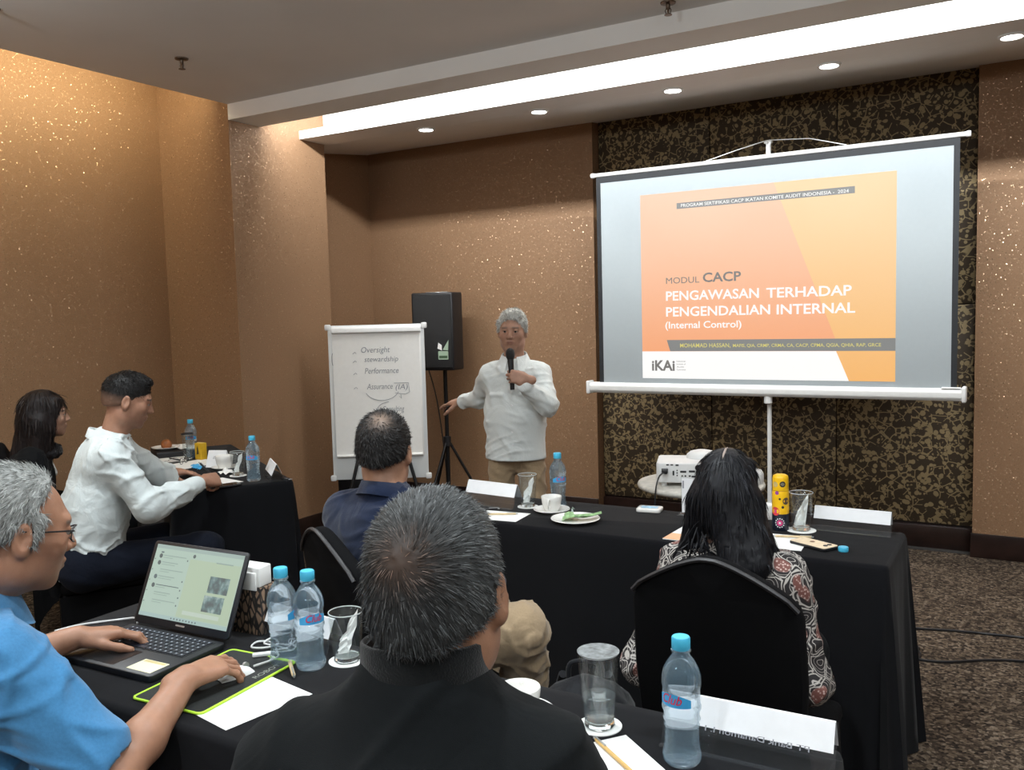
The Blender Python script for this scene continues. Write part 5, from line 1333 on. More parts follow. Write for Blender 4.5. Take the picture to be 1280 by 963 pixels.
def skin_tones(verts, H, base, lip=(0.62, 0.5, 0.5), brow=None, stubble=0.0, hairtone=None):
    col = np.tile(np.array(base), (len(verts), 1))
    if H is None: return col
    q = H.loc(verts); x, y, z = np.abs(q[:, 0]), q[:, 1], q[:, 2]
    def mixin(w, c): col[:] = col*(1-w[:, None]) + np.array(c)*w[:, None]
    near = (np.linalg.norm(q, axis=1) < 0.16)
    b = np.array(base)
    ch = np.exp(-((x-0.040)/0.022)**2-((z+0.028)/0.022)**2)*(y > 0.03)*near; mixin(ch*0.35, b*V3(1.05, 0.86, 0.82))
    lp = np.exp(-((x/0.021)**4)-(((z+0.062)/0.011)**4))*(y > 0.075)*near; mixin(lp*0.9, b*np.array(lip))
    if stubble: mixin(np.clip(np.exp(-((z+0.085)/0.03)**2)*(y > 0.02)*near*stubble, 0, 1), b*0.55)
    if brow is not None:
        bw = (np.abs(z-0.0265+0.12*np.maximum(x-0.03, 0)) < 0.0042)*(x > 0.014)*(x < 0.052)*(y > 0.05)*near; mixin(bw*0.8, brow)
    if hairtone is not None: pass
    return col
def vec_axes(d, n):
    """hand axes from finger direction d and back-of-hand normal n: columns side, fingers, back"""
    d = np.array(d, float); d /= np.linalg.norm(d); n = np.array(n, float); n -= d*(n@d); n /= np.linalg.norm(n)
    return np.stack([np.cross(d, n), d, n], 1)
def add_hand(S, wrist, d, n, thumb=1, curl=((0.25, 0.3, 0.2),)*4, tcurl=(0.2, 0.2), tdir=(0.72, 0.60, -0.35), sc=1.0, spread=0.06, fr=1.0):
    """thumb=+1: thumb on the +side axis; curl angles per finger, index first"""
    A = vec_axes(d, n); w = np.array(wrist, float)
    W = lambda x, y, z: w + A @ (V3(x*thumb, y, z)*sc)
    S.rc(W(0, -0.03, 0), W(0, 0.012, 0), 0.027*sc, 0.027*sc, 0.015, flat=(A[:, 2], 0.72))
    xs_ = (0.030, 0.010, -0.010, -0.028); ys_ = (0.088, 0.092, 0.087, 0.078)
    for i in range(4):
        S.rc(W(xs_[i]*0.55, 0.012, 0.0), W(xs_[i], ys_[i], 0.0), 0.0155*sc, 0.0112*sc, 0.012)
    S.el(W(0.004, 0.050, -0.004), V3(0.036, 0.045, 0.015)*sc, A, 0.012)
    S.el(W(0.024, 0.032, -0.012), V3(0.016, 0.028, 0.014)*sc, A, 0.012)
    ln = ((0.043, 0.026, 0.020), (0.048, 0.030, 0.021), (0.044, 0.028, 0.020), (0.034, 0.021, 0.018))
    rr = (0.0092, 0.0096, 0.0090, 0.0080)
    tips = []
    for i in range(4):
        p = V3(xs_[i], ys_[i], 0.0); a = 0; r = rr[i]*fr
        sp_ = spread*(1.2-i*0.9)
        for j in range(3):
            a += curl[i % len(curl)][j]
            dv = V3(math.sin(sp_)*math.cos(a), math.cos(a)*math.cos(sp_), -math.sin(a)); q = p+dv*ln[i][j]
            r2 = r*(0.92 if j < 2 else 0.86)
            S.rc(W(*p), W(*q), r*sc, r2*sc, 0.004)
            S.el(W(*q), V3(1, 1, 1)*r2*1.04*sc, None, 0.004) if j < 2 else None
            p, r = q, r2
        tips.append(W(*p))
    p = V3(0.026, 0.022, -0.010); dv = V3(*tdir); dv /= np.linalg.norm(dv)
    for j, (l, r1, r2) in enumerate(((0.040, 0.0135, 0.0115), (0.034, 0.0112, 0.0102), (0.026, 0.0102, 0.0080))):
        if j:
            ax_ = V3(0, 0, 1); t = tcurl[j-1]
            dv = dv*math.cos(t)+V3(-dv[1], dv[0], 0)*math.sin(t)+V3(0, 0, -0.25*math.sin(t)); dv /= np.linalg.norm(dv)
        q = p+dv*l
        S.rc(W(*p), W(*q), r1*sc*fr, r2*sc*fr, 0.006); p = q
    return W, tips

def skin_material(name, rough=0.48):
    m, nt, b = new_mat(name)
    at = N(nt, 'ShaderNodeAttribute', attribute_name='tone')
    nz = N(nt, 'ShaderNodeTexNoise', i_Scale=55.0, i_Detail=4.0); L(nt, coords(nt), nz.inputs['Vector'])
    mx = N(nt, 'ShaderNodeMixRGB', blend_type='MULTIPLY', i_0=0.5); L(nt, at.outputs['Color'], mx.inputs[1])
    r = ramp(nt, nz.outputs[0], [(0.3, (0.80, 0.76, 0.74)), (0.7, (1.08, 1.05, 1.04))]); L(nt, r.outputs[0], mx.inputs[2])
    L(nt, mx.outputs[0], b.inputs['Base Color'])
    b.inputs['Roughness'].default_value = rough; b.inputs['Specular IOR Level'].default_value = 0.4
    b.inputs['Subsurface Weight'].default_value = 0.12; b.inputs['Subsurface Radius'].default_value = (0.012, 0.005, 0.003)
    b.inputs['Subsurface Scale'].default_value = 0.6
    bz = N(nt, 'ShaderNodeTexNoise', i_Scale=420.0, i_Detail=2.0); L(nt, coords(nt), bz.inputs['Vector'])
    bp_ = N(nt, 'ShaderNodeBump', i_Strength=0.12, i_Distance=0.002); L(nt, bz.outputs[0], bp_.inputs['Height']); L(nt, bp_.outputs[0], b.inputs['Normal'])
    return m
M_SKIN = skin_material('skin')
def hair_material(name, dark, light, amount=0.4, rough=0.42):
    m, nt, b = new_mat(name)
    at = N(nt, 'ShaderNodeAttribute', attribute_name='tone')
    L(nt, at.outputs['Color'], b.inputs['Base Color'])
    b.inputs['Roughness'].default_value = 0.5; b.inputs['Specular IOR Level'].default_value = 0.22
    return m
M_HAIR = hair_material('hair', 0, 0)
M_EYEW = simple('eye_white', (0.36, 0.32, 0.29), rough=0.4); M_IRIS = simple('dark_iris', (0.012, 0.008, 0.006), rough=0.15)
def put_mesh(name, S, res, mat, parent, tones=None, col=None):
    v, q = S.mesh(res)
    me = np_mesh(v, q)
    o = obj(name, me, mat, parent)
    if tones is not None: set_color(me, tones(v))
    return o, v
def add_eyes(H, parent, ir=0.0058):
    for sx in (-1, 1):
        me = lathe([(0, -1), (0.5, -0.866), (0.866, -0.5), (1, 0), (0.866, 0.5), (0.5, 0.866), (0, 1)], 16)
        o = obj('eye', xform(me, Matrix.Scale(0.0108*H.s, 4)), M_EYEW, parent, Vector(H.P(sx*0.031, 0.0815, 0.0030)))
        i_ = obj('iris', xform(lathe([(0, 0), (ir*H.s, 0), (ir*0.9*H.s, 0.0012), (0, 0.0016)], 16), Matrix()), M_IRIS, o)
        f = Vector(H.R[:, 1]); i_.rotation_euler = f.to_track_quat('Z', 'Y').to_euler(); i_.location = f*0.0102*H.s
def strands(v, q, n, length, width, flow, tone, seed=0, seg=3, region=None, lift=0.35, jitter=0.25, droop=0.0):
    """hair blades grown from a surface; flow(points, normals) gives the combing direction"""
    r = np.random.default_rng(seed)
    A, B, C = v[q[:, 0]], v[q[:, 1]], v[q[:, 2]]
    cen = (A+C)/2; nr = np.cross(B-A, C-A); ar = np.linalg.norm(nr, axis=1)+1e-12; nr = nr/ar[:, None]
    w = ar.copy()
    if region is not None: w = w*region(cen)
    w /= w.sum()
    f = r.choice(len(q), size=n, p=w)
    uu = r.random((n, 1)); p0 = A[f]+(B[f]-A[f])*uu+(v[q[f, 3]]-A[f])*r.random((n, 1)); nn = nr[f]
    d = flow(p0, nn); d = d-nn*np.sum(d*nn, 1, keepdims=True); d /= np.linalg.norm(d, axis=1, keepdims=True)+1e-9
    ln = length(p0) if callable(length) else np.full(n, length); ln = ln*r.uniform(0.6, 1.15, n)
    d = d+nn*lift+r.normal(size=(n, 3))*jitter; d /= np.linalg.norm(d, axis=1, keepdims=True)
    side = np.cross(d, nn+r.normal(size=(n, 3))*0.6); side /= np.linalg.norm(side, axis=1, keepdims=True)+1e-9
    pts = [p0-nn*0.002]; dd = d
    for k in range(seg):
        pts.append(pts[-1]+dd*(ln/seg)[:, None])
        dd = dd-nn*(lift*0.55)+V3(0, 0, -droop); dd /= np.linalg.norm(dd, axis=1, keepdims=True)
    m = seg*2+1
    V = np.zeros((n, m, 3))
    for k in range(seg):
        ww = width*(1-0.6*k/seg); V[:, 2*k] = pts[k]-side*ww/2; V[:, 2*k+1] = pts[k]+side*ww/2
    V[:, m-1] = pts[seg]
    base = (np.arange(n)*m)[:, None]
    Q = np.concatenate([base+np.array([[2*k, 2*k+1, 2*k+3, 2*k+2]]) for k in range(seg-1)]) if seg > 1 else np.zeros((0, 4), int)
    T = base+np.array([[2*seg-2, 2*seg-1, m-1]])
    faces = [tuple(x) for x in Q]+[tuple(x) for x in T]
    me = bpy.data.meshes.new('strands'); 
    me.vertices.add(n*m); me.vertices.foreach_set('co', V.astype(np.float32).ravel())
    tot = len(Q)*4+len(T)*3
    me.loops.add(tot); me.loops.foreach_set('vertex_index', np.concatenate([Q.ravel(), T.ravel()]).astype(np.int32))
    me.polygons.add(len(Q)+len(T))
    me.polygons.foreach_set('loop_start', np.concatenate([np.arange(len(Q))*4, len(Q)*4+np.arange(len(T))*3]).astype(np.int32))
    me.polygons.foreach_set('loop_total', np.concatenate([np.full(len(Q), 4), np.full(len(T), 3)]).astype(np.int32))
    me.update(calc_edges=True); shade_smooth(me)
    tc = tone(p0, r)
    set_color(me, np.repeat(tc, m, axis=0))
    return me
def lerp(a, b, t): return np.array(a, float)*(1-t)+np.array(b, float)*t

def trap(S, neck, a, b, r1=0.055, r2=0.050, k=0.04):
    for sh in (a, b): S.rc(neck, lerp(neck, sh, 0.92), r1, r2, k)

# ================================================================== the seven people
SKIN_A = (0.36, 0.195, 0.125); SKIN_B = (0.30, 0.155, 0.095); SKIN_C = (0.44, 0.27, 0.19)
M_WSHIRT = fabric('white_cotton', (0.68, 0.72, 0.715), rough=0.85, fold=0.22, fscale=7.0, vary=0.02, sheen=0.1)
M_WSHIRT2 = fabric('white_oxford', (0.58, 0.635, 0.64), rough=0.85, fold=0.3, fscale=8.0, vary=0.02, sheen=0.1)
M_BSHIRT = fabric('blue_denim_shirt', srgb(68, 126, 172), rough=0.9, fold=0.2, fscale=8.0, vary=0.08)
M_NAVY = fabric('navy_jacket', srgb(16, 27, 50), rough=0.85, fold=0.15, fscale=8.0, vary=0.1)
M_KHAKI = fabric('khaki_twill', srgb(150, 130, 104), rough=0.9, fold=0.25, fscale=9.0, vary=0.06)
M_JACKET = fabric('black_jacket', (0.0040, 0.0052, 0.0060), rough=0.85, fold=0.18, fscale=7.0, vary=0.1, sheen=0.03)
M_SUIT = fabric('black_suit', (0.005, 0.0055, 0.0065), rough=0.85, fold=0.15, fscale=8.0, vary=0.1, sheen=0.02)
M_NAVYTROUSER = fabric('dark_navy_trousers', (0.0052, 0.007, 0.0135), rough=0.9, fold=0.2, fscale=8.0, sheen=0.02)
M_SHOE = simple('dark_shoe', (0.02, 0.02, 0.022), rough=0.5, noise=0.2); M_SOLE = simple('pale_sole', (0.32, 0.32, 0.31), rough=0.7)
def batik():
    m, nt, b = new_mat('batik_cotton')
    co = coords(nt)
    wob = N(nt, 'ShaderNodeTexNoise', i_Scale=14.0, i_Detail=1.0); L(nt, co, wob.inputs['Vector'])
    ad = N(nt, 'ShaderNodeMixRGB', blend_type='ADD', i_0=0.06); L(nt, co, ad.inputs[1]); L(nt, wob.outputs['Color'], ad.inputs[2])
    v1 = N(nt, 'ShaderNodeTexVoronoi', i_Scale=20.0); L(nt, ad.outputs[0], v1.inputs['Vector'])
    ve = N(nt, 'ShaderNodeTexVoronoi', feature='DISTANCE_TO_EDGE', i_Scale=20.0); L(nt, ad.outputs[0], ve.inputs['Vector'])
    ml = N(nt, 'ShaderNodeMath', operation='MULTIPLY', i_1=34.0); L(nt, v1.outputs['Distance'], ml.inputs[0])
    sn = N(nt, 'ShaderNodeMath', operation='SINE'); L(nt, ml.outputs[0], sn.inputs[0])
    rings = ramp(nt, sn.outputs[0], [(0.90, 0.0), (0.97, 1.0)])
    edge = ramp(nt, ve.outputs['Distance'], [(0.03, 0.0), (0.045, 1.0), (0.085, 1.0), (0.10, 0.0)])
    sep = N(nt, 'ShaderNodeSeparateColor'); L(nt, v1.outputs['Color'], sep.inputs[0])
    isfl = ramp(nt, sep.outputs[0], [(0.42, 0.0), (0.44, 1.0)])
    fine = N(nt, 'ShaderNodeTexVoronoi', i_Scale=130.0); L(nt, co, fine.inputs['Vector'])
    fr = ramp(nt, fine.outputs['Distance'], [(0.2, (0.50, 0.36, 0.32)), (0.45, (0.15, 0.055, 0.045))])
    core = ramp(nt, v1.outputs['Distance'], [(0.40, 1.0), (0.46, 0.0)])
    fm = N(nt, 'ShaderNodeMath', operation='MULTIPLY'); L(nt, core.outputs[0], fm.inputs[0]); L(nt, isfl.outputs[0], fm.inputs[1])
    mx1 = N(nt, 'ShaderNodeMixRGB'); mx1.inputs[1].default_value = (0.014, 0.011, 0.012, 1); mx1.inputs[2].default_value = (0.42, 0.39, 0.36, 1)
    rm = N(nt, 'ShaderNodeMath', operation='MAXIMUM'); L(nt, rings.outputs[0], rm.inputs[0]); L(nt, edge.outputs[0], rm.inputs[1]); L(nt, rm.outputs[0], mx1.inputs[0])
    mx2 = N(nt, 'ShaderNodeMixRGB'); L(nt, fm.outputs[0], mx2.inputs[0]); L(nt, mx1.outputs[0], mx2.inputs[1]); L(nt, fr.outputs[0], mx2.inputs[2])
    L(nt, mx2.outputs[0], b.inputs['Base Color']); b.inputs['Roughness'].default_value = 0.85
    return m
M_BATIK = batik()
def short_hair(H, S=None, thick=0.010, front=0.062, low=-0.055, temple=-0.01, noise=0.0015, seed=1, res=0.004, back_only=False, nape=True):
    """close cap of hair over the skull with a hairline"""
    S = Sdf(); k = H.s; t = thick
    S.el(H.P(0, -0.016, 0.031+t*0.6), V3(0.0765+t*0.45, 0.098+t*0.6, 0.087+t*0.7)*k, H.R, 0.01)
    S.el(H.P(0, -0.028, -0.008), V3(0.0750+t*0.15, 0.082+(t*0.5 if nape else -0.0015), 0.070)*k, H.R, 0.02)
    if nape: S.rc(H.P(0, -0.072, -0.035), H.P(0, -0.060, low), 0.036*k, 0.032*k, 0.03)
    # hairline: cut the face, the neck and round the ears
    S.cut(H.P(0, front, 0.045), H.R @ V3(0, 0.86, -0.50), 0.006)
    S.cut(H.P(0, 0.010, temple), H.R @ V3(0, 0.35, -0.93), 0.01) if not back_only else None
    S.cut(H.P(0, -0.05, low), H.R @ V3(0, 0.10, -1), 0.006)
    for sx in (-1, 1): S.el(H.P(sx*0.084, 0.004, -0.030), V3(0.020, 0.030, 0.040)*k, H.R, 0.006, 's')
    S.disp(folds(seed, noise, 420))
    return S
def standard_tone(dark, light, p_light=0.5, spread=0.35):
    def fn(p, r):
        t = np.clip(r.normal(p_light, spread, len(p)), 0, 1)[:, None]
        return np.array(dark)*(1-t)+np.array(light)*t
    return fn
def flat_tone(c): return lambda v: np.tile(np.array(c), (len(v), 1))
def collar(S_at, H, base, h, r, height, mat, parent, tilt=0.25, open_front=True, th=0.004, name='collar', gap=0.35, drop=0.0, flap=0.012):
    """folded shirt collar around the neck: base point, heading h"""
    F = frame(h); vs, fs = [], []; n = 36
    a0 = gap if open_front else 0
    for i in range(n+1):
        a = PI/2 + a0 + (2*PI-2*a0)*i/n
        c, s_ = math.cos(a), math.sin(a)
        front = (1+s_)/2
        z0 = -0.012*front - drop*front
        for (rr, zz) in ((r, z0), (r*0.97, z0+height), (r*0.97+th, z0+height+0.002), (r+0.018+flap*front, z0-0.006-0.030*front)):
            vs.append(base + F @ V3(c*rr, s_*rr*1.05, zz - tilt*s_*rr))
    for i in range(n):
        for k in range(3): fs.append((i*4+k, (i+1)*4+k, (i+1)*4+k+1, i*4+k+1))
    return obj(name, pydata(vs, fs, smooth=True), mat, parent)
def person(label, loc, group='people in the meeting'):
    return thing('person', label, 'person', loc, 0, group)
def rel(o):
    """all figures are modelled in room coordinates; shift their parts to the figure's own base"""
    for c in o.children: c.location = Vector(c.location) - Vector(o.location)
def shoe(parent, heel, d, mat=M_SHOE, sole=M_SOLE):
    S = Sdf(); d = np.array(d, float); d /= np.linalg.norm(d); hl = np.array(heel, float); A = vec_axes(d, (0, 0, 1))
    S.rc(hl+V3(0, 0, 0.045), hl+d*0.07+V3(0, 0, 0.050), 0.040, 0.040, 0.03); S.rc(hl+d*0.06+V3(0, 0, 0.038), hl+d*0.19+V3(0, 0, 0.030), 0.042, 0.034, 0.03)
    S.cut((0, 0, 0.014), (0, 0, -1), 0.004)
    put_mesh('shoe', S, 0.007, mat, parent)
    bm = bmesh.new()
    out = []
    for t in np.linspace(0, 2*PI, 24, endpoint=False):
        u = 0.075+0.125*math.cos(t); w = 0.046*math.sin(t)*(1.0+0.12*math.cos(t)); out.append(hl+d*u+A[:, 0]*w)
    vs = [V3(p[0], p[1], 0.001) for p in out]+[V3(p[0], p[1], 0.018) for p in out]; n = 24
    obj('sole', pydata(vs, [tuple(range(n))[::-1], tuple(range(n, 2*n))]+[(i, (i+1) % n, n+(i+1) % n, n+i) for i in range(n)]), sole, parent)

# ------------------------------------------------------------------ 1. the standing presenter
P1 = person('standing man in a white shirt and khaki trousers speaking into a microphone', (-2.55, 4.33, 0))
h1 = math.atan2(-0.36, -0.93)
H1 = Head((-2.565, 4.372, 1.486), h1, 0.05, 0.03, 0.985)
F1 = frame(h1); c1 = V3(-2.555, 4.365, 0)
B1 = lambda x, y, z: c1 + F1 @ V3(x, y, 0) + V3(0, 0, z)        # x to his right, y forward
shR, shL = B1(0.150, -0.01, 1.236), B1(-0.150, -0.01, 1.236)
elR, wrR = V3(-2.835, 4.425, 1.085), V3(-2.985, 4.445, 1.062)
elL, wrL = V3(-2.325, 4.325, 1.070), V3(-2.405, 4.175, 1.205)
S = Sdf(); add_head(S, H1, neck_to=B1(0, -0.02, 1.27))
S.rc(B1(-0.10, -0.01, 1.205), B1(0.10, -0.01, 1.205), 0.045, 0.045, 0.04); S.rc(B1(0, 0, 0.95), B1(0, 0, 1.20), 0.075, 0.075, 0.03)
S.chain([shR, elR, wrR], [0.04, 0.034, 0.025]); S.chain([shL, elL, wrL], [0.04, 0.034, 0.025])
add_hand(S, wrR, (-0.80, 0.20, -0.10), (0.25, -0.35, 0.9), -1, ((0.15, 0.2, 0.1), (0.3, 0.3, 0.2), (0.4, 0.4, 0.3), (0.5, 0.4, 0.3)), sc=0.98)
hL = wrL + V3(0.028, 0.016, 0.020)
Whl, _ = add_hand(S, hL, (-0.86, -0.45, 0.20), (0.42, -0.85, 0.25), 1, ((1.0, 1.35, 0.8), (1.05, 1.4, 0.8), (1.1, 1.4, 0.8), (1.1, 1.4, 0.8)), (0.3, 0.6), (0.25, 0.80, -0.55), sc=0.95)
mc = Whl(0.0, 0.088, -0.026); mdir = V3(-0.06, 0.03, 1.0); mdir /= np.linalg.norm(mdir); micA = mc - mdir*0.070
put_mesh('body', S, 0.0045, M_SKIN, P1, lambda v: skin_tones(v, H1, (0.41, 0.235, 0.165), brow=(0.20, 0.15, 0.12)))
add_eyes(H1, P1)
S = short_hair(H1, thick=0.012, front=0.056, low=-0.060, temple=0.0, seed=4); 
for sx in (-1, 1): S.rc(H1.P(sx*0.074, 0.028, 0.055), H1.P(sx*0.079, 0.012, 0.008), 0.013, 0.010, 0.012)
S.rc(H1.P(-0.05, 0.050, 0.096), H1.P(0.02, 0.058, 0.104), 0.014, 0.014, 0.02)
v, q = S.mesh(0.0045); me = np_mesh(v, q); set_color(me, np.tile((0.58, 0.58, 0.54), (len(v), 1))); obj('hair', me, M_HAIR, P1)
fl1 = lambda p, n: (p-H1.P(0, -0.05, 0.11)) + V3(0, 0, -0.02)
hs = obj('hair_strands', strands(v, q, 5000, 0.022, 0.0030, fl1, standard_tone((0.36, 0.36, 0.34), (0.72, 0.72, 0.69), 0.55), 5, 2), M_HAIR, P1); hs['kind'] = 'stuff'
S = Sdf()
fy = F1[:, 1]
S.rc(B1(0, 0, 0.60), B1(0, 0.01, 1.00), 0.180, 0.166, 0.05, flat=(fy, 0.72)); S.rc(B1(0, 0.01, 1.00), B1(0, 0, 1.17), 0.165, 0.165, 0.06, flat=(fy, 0.68))
S.rc(B1(-0.105, -0.01, 1.212), B1(0.105, -0.01, 1.212), 0.076, 0.076, 0.06, flat=(fy, 0.95)); S.rc(B1(0, -0.02, 1.215), B1(0, -0.02, 1.262), 0.10, 0.062, 0.05)
S.chain([shR, elR], [0.060, 0.056], 0.04); S.chain([elR, lerp(elR, wrR, 0.85)], [0.056, 0.040], 0.03)
S.chain([shL, elL], [0.062, 0.058], 0.04); S.chain([elL, lerp(elL, wrL, 0.86)], [0.060, 0.041], 0.03)
trap(S, B1(0, -0.025, 1.268), shR, shL, 0.050, 0.048); S.rc(B1(0, 0.118, 1.19), B1(0, 0.128, 0.78), 0.013, 0.013, 0.012, flat=(fy, 0.5)); S.rc(B1(0.05, 0.112, 1.128), B1(0.115, 0.092, 1.128), 0.011, 0.011, 0.012); S.rc(B1(-0.05, 0.112, 1.128), B1(-0.115, 0.092, 1.128), 0.011, 0.011, 0.012); S.disp(folds(3, 0.0060, 75, (0.5, 0, 1)))
S.cut(B1(0, 0, 0.748), (0, 0, -1), 0.006); S.el(H1.P(0, 0.005, -0.075), V3(0.064, 0.068, 0.105), H1.R, 0.01, 's'); S.rc(B1(0, 0.085, 1.33), B1(0, 0.125, 1.225), 0.040, 0.010, 0.012, 's')
shirt1, _ = put_mesh('shirt', S, 0.0065, M_WSHIRT, P1)
collar(S, H1, B1(0, -0.010, 1.318), h1, 0.070, 0.042, M_WSHIRT, P1, tilt=0.16, gap=0.34, flap=0.032)
S = Sdf(); S.rc(B1(0, -0.015, 1.20), B1(0, -0.010, 1.285), 0.080, 0.060, 0.03); S.cut(B1(0, 0, 1.318), V3(0, 0, 1)+fy*0.4, 0.004); S.el(H1.P(0, 0.0, -0.07), V3(0.058, 0.060, 0.11), H1.R, 0.006, 's'); put_mesh('undershirt', S, 0.006, M_SUIT, P1)
# placket, pocket flaps and buttons follow the shirt front
def on_front(x, z, off=0.0):
    return B1(x, 0.7*0.172*math.sqrt(max(0.05, 1-(x/0.175)**2))+off, z)
for k in range(6):
    p = on_front(0.0, 1.22-k*0.075, 0.012); o = obj('button', xform(lathe([(0, 0), (0.006, 0), (0.006, 0.003), (0, 0.003)], 10), Matrix()), M_WHITEPLASTIC, P1, p); o.rotation_euler = Vector(fy).to_track_quat('Z', 'Y').to_euler()
S = Sdf(); S.rc(B1(0, 0, 0.79), B1(0, 0, 0.84), 0.128, 0.12, 0.03, flat=(fy, 0.70))
for sx in (-1, 1): S.chain([B1(sx*0.085, 0, 0.80), B1(sx*0.095, 0.015, 0.48), B1(sx*0.10, 0.0, 0.06)], [0.080, 0.074, 0.066], 0.02)
S.disp(folds(5, 0.006, 55, (0.6, 0, 0.8))); put_mesh('trousers', S, 0.009, M_KHAKI, P1)
for sx in (-1, 1): shoe(P1, B1(sx*0.10, -0.06, 0), fy)
rel(P1)
mk = bpy.data.objects.new('microphone', None); COL.objects.link(mk); mk.location = micA
tag(mk, 'black handheld microphone in the fist of the standing man', 'microphone'); mk.rotation_euler = Vector(mdir).to_track_quat('Z', 'Y').to_euler()
obj('handle', lathe([(0, 0), (0.012, 0), (0.0125, 0.004), (0.0135, 0.06), (0.0175, 0.165), (0.017, 0.170), (0, 0.170)], 20), M_BLACKPLASTIC, mk)
obj('head_basket', lathe([(0, 0.170), (0.018, 0.170), (0.024, 0.180), (0.0255, 0.200), (0.022, 0.218), (0.012, 0.229), (0, 0.232)], 20), M_GRILLE, mk)
obj('grip_ring', lathe([(0.0178, 0.168), (0.0200, 0.169), (0.0200, 0.175), (0.018, 0.176)], 20), M_BLACKMETAL, mk)
tag(obj('marker_pen', tube([(-3.085, 4.430, 1.020), (-3.045, 4.445, 1.045)], 0.006, 8), M_BLACKPLASTIC), 'short dark marker at the fingertips pointing to the flip chart', 'marker')

# ------------------------------------------------------------------ 2. man in a white shirt writing at the left table
P2 = person('seated man in a white shirt writing at the slanted left table', (-3.62, 2.44, 0))
h2 = -0.60
H2 = Head((-3.528, 2.545, 1.238), h2, 0.30, 0.0, 1.0)
F2 = frame(h2); f2 = F2[:, 1]; r2_ = F2[:, 0]
c2 = V3(-3.585, 2.475, 0)
B2 = lambda x, y, z: c2 + r2_*x + f2*y + V3(0, 0, z)
shR, shL = B2(0.165, 0.0, 1.005), B2(-0.165, 0.02, 1.005)
elR, wrR = V3(-3.335, 2.475, 0.775), V3(-3.380, 2.800, 0.822)
elL, wrL = B2(-0.25, 0.23, 0.83), V3(-3.86, 2.985, 0.815)
S = Sdf(); add_head(S, H2, neck_to=B2(0, 0.02, 1.06)); S.rc(B2(-0.11, -0.01, 0.97), B2(0.11, -0.01, 0.97), 0.05, 0.05, 0.04); S.rc(B2(0, -0.09, 0.66), B2(0, -0.03, 0.93), 0.08, 0.085, 0.04)
S.chain([shR, elR, wrR], [0.04, 0.034, 0.026]); S.chain([shL, elL, wrL], [0.04, 0.034, 0.026])
dR = V3(-0.10, 0.95, -0.10)
add_hand(S, wrR+V3(-0.012, 0.035, 0.004), dR, (0.75, -0.1, 0.65), -1, ((0.9, 0.9, 0.4), (1.0, 1.0, 0.5), (1.15, 1.1, 0.6), (1.2, 1.1, 0.6)), (0.4, 0.4), (0.5, 0.75, -0.5))
add_hand(S, wrL, (0.45, 0.85, -0.12), (0.1, 0.0, 1), 1, ((0.2, 0.25, 0.15),)*4)
put_mesh('body', S, 0.0050, M_SKIN, P2, lambda v: skin_tones(v, H2, (0.36, 0.19, 0.125), brow=(0.03, 0.022, 0.02), stubble=0.25))
add_eyes(H2, P2)
S = short_hair(H2, thick=0.006, front=0.076, low=-0.066, temple=-0.010, seed=9, noise=0.0008, nape=False); S.rc(H2.P(-0.035, 0.060, 0.096), H2.P(0.035, 0.060, 0.098), 0.020, 0.020, 0.02); S.rc(H2.P(-0.02, -0.03, 0.106), H2.P(0.02, 0.03, 0.110), 0.018, 0.018, 0.03)
v, q = S.mesh(0.0045)
def fade2(v):
    z = H2.loc(v)[:, 2]; t = np.clip((z+0.035)/0.060, 0, 1)[:, None]
    return np.array((0.22, 0.125, 0.085))*(1-t)+np.array((0.010, 0.009, 0.009))*t
me = np_mesh(v, q); set_color(me, fade2(v)); obj('hair', me, M_HAIR, P2)
hs = obj('hair_strands', strands(v, q, 5000, 0.014, 0.0026, lambda p, n: p-H2.P(0, -0.06, 0.10), lambda p, r: fade2(p), 6, 2, region=lambda c: np.clip((H2.loc(c)[:, 2]-0.01)/0.05, 0, 1)+1e-4, lift=0.6), M_HAIR, P2); hs['kind'] = 'stuff'
S = Sdf()
S.rc(B2(0, -0.12, 0.44), B2(0, -0.07, 0.76), 0.190, 0.185, 0.05, flat=(f2, 0.74)); S.rc(B2(0, -0.07, 0.76), B2(0, -0.03, 0.92), 0.180, 0.180, 0.06, flat=(f2, 0.72))
S.rc(B2(-0.12, -0.01, 0.975), B2(0.12, -0.01, 0.975), 0.085, 0.085, 0.06); S.rc(B2(0, -0.015, 0.99), B2(0, -0.002, 1.045), 0.095, 0.066, 0.05)
S.chain([shR, elR], [0.066, 0.064], 0.04); S.chain([elR, lerp(elR, wrR, 0.5), lerp(elR, wrR, 0.92)], [0.064, 0.056, 0.043], 0.03)
S.chain([shL, elL], [0.074, 0.064], 0.035); S.chain([elL, lerp(elL, wrL, 0.9)], [0.064, 0.042], 0.03)
trap(S, B2(0, -0.01, 1.035), shR, shL); S.disp(folds(21, 0.0085, 66, f2*0.5+V3(0, 0, 0.8)))
S.cut(B2(0, -0.1, 0.50), V3(0, 0, -1)+f2*0.25, 0.006); S.el(H2.P(0, -0.005, -0.05), V3(0.060, 0.066, 0.09), H2.R, 0.01, 's')
put_mesh('shirt', S, 0.0065, M_WSHIRT2, P2)
collar(S, H2, B2(0, -0.004, 1.068), h2, 0.068, 0.036, M_WSHIRT2, P2, tilt=0.30, gap=0.35)
S = Sdf()
for sx, kn, ft_ in ((1, V3(-3.335, 2.775, 0.515), V3(-3.42, 2.50, 0.10)), (-1, V3(-3.62, 2.96, 0.515), V3(-3.62, 2.66, 0.10))):
    S.chain([B2(sx*0.10, -0.12, 0.52), kn], [0.100, 0.074], 0.04); S.chain([kn, ft_], [0.072, 0.055], 0.03)
S.rc(B2(-0.10, -0.13, 0.53), B2(0.10, -0.13, 0.53), 0.105, 0.105, 0.05); S.disp(folds(8, 0.006, 22)); put_mesh('trousers', S, 0.009, M_NAVYTROUSER, P2)
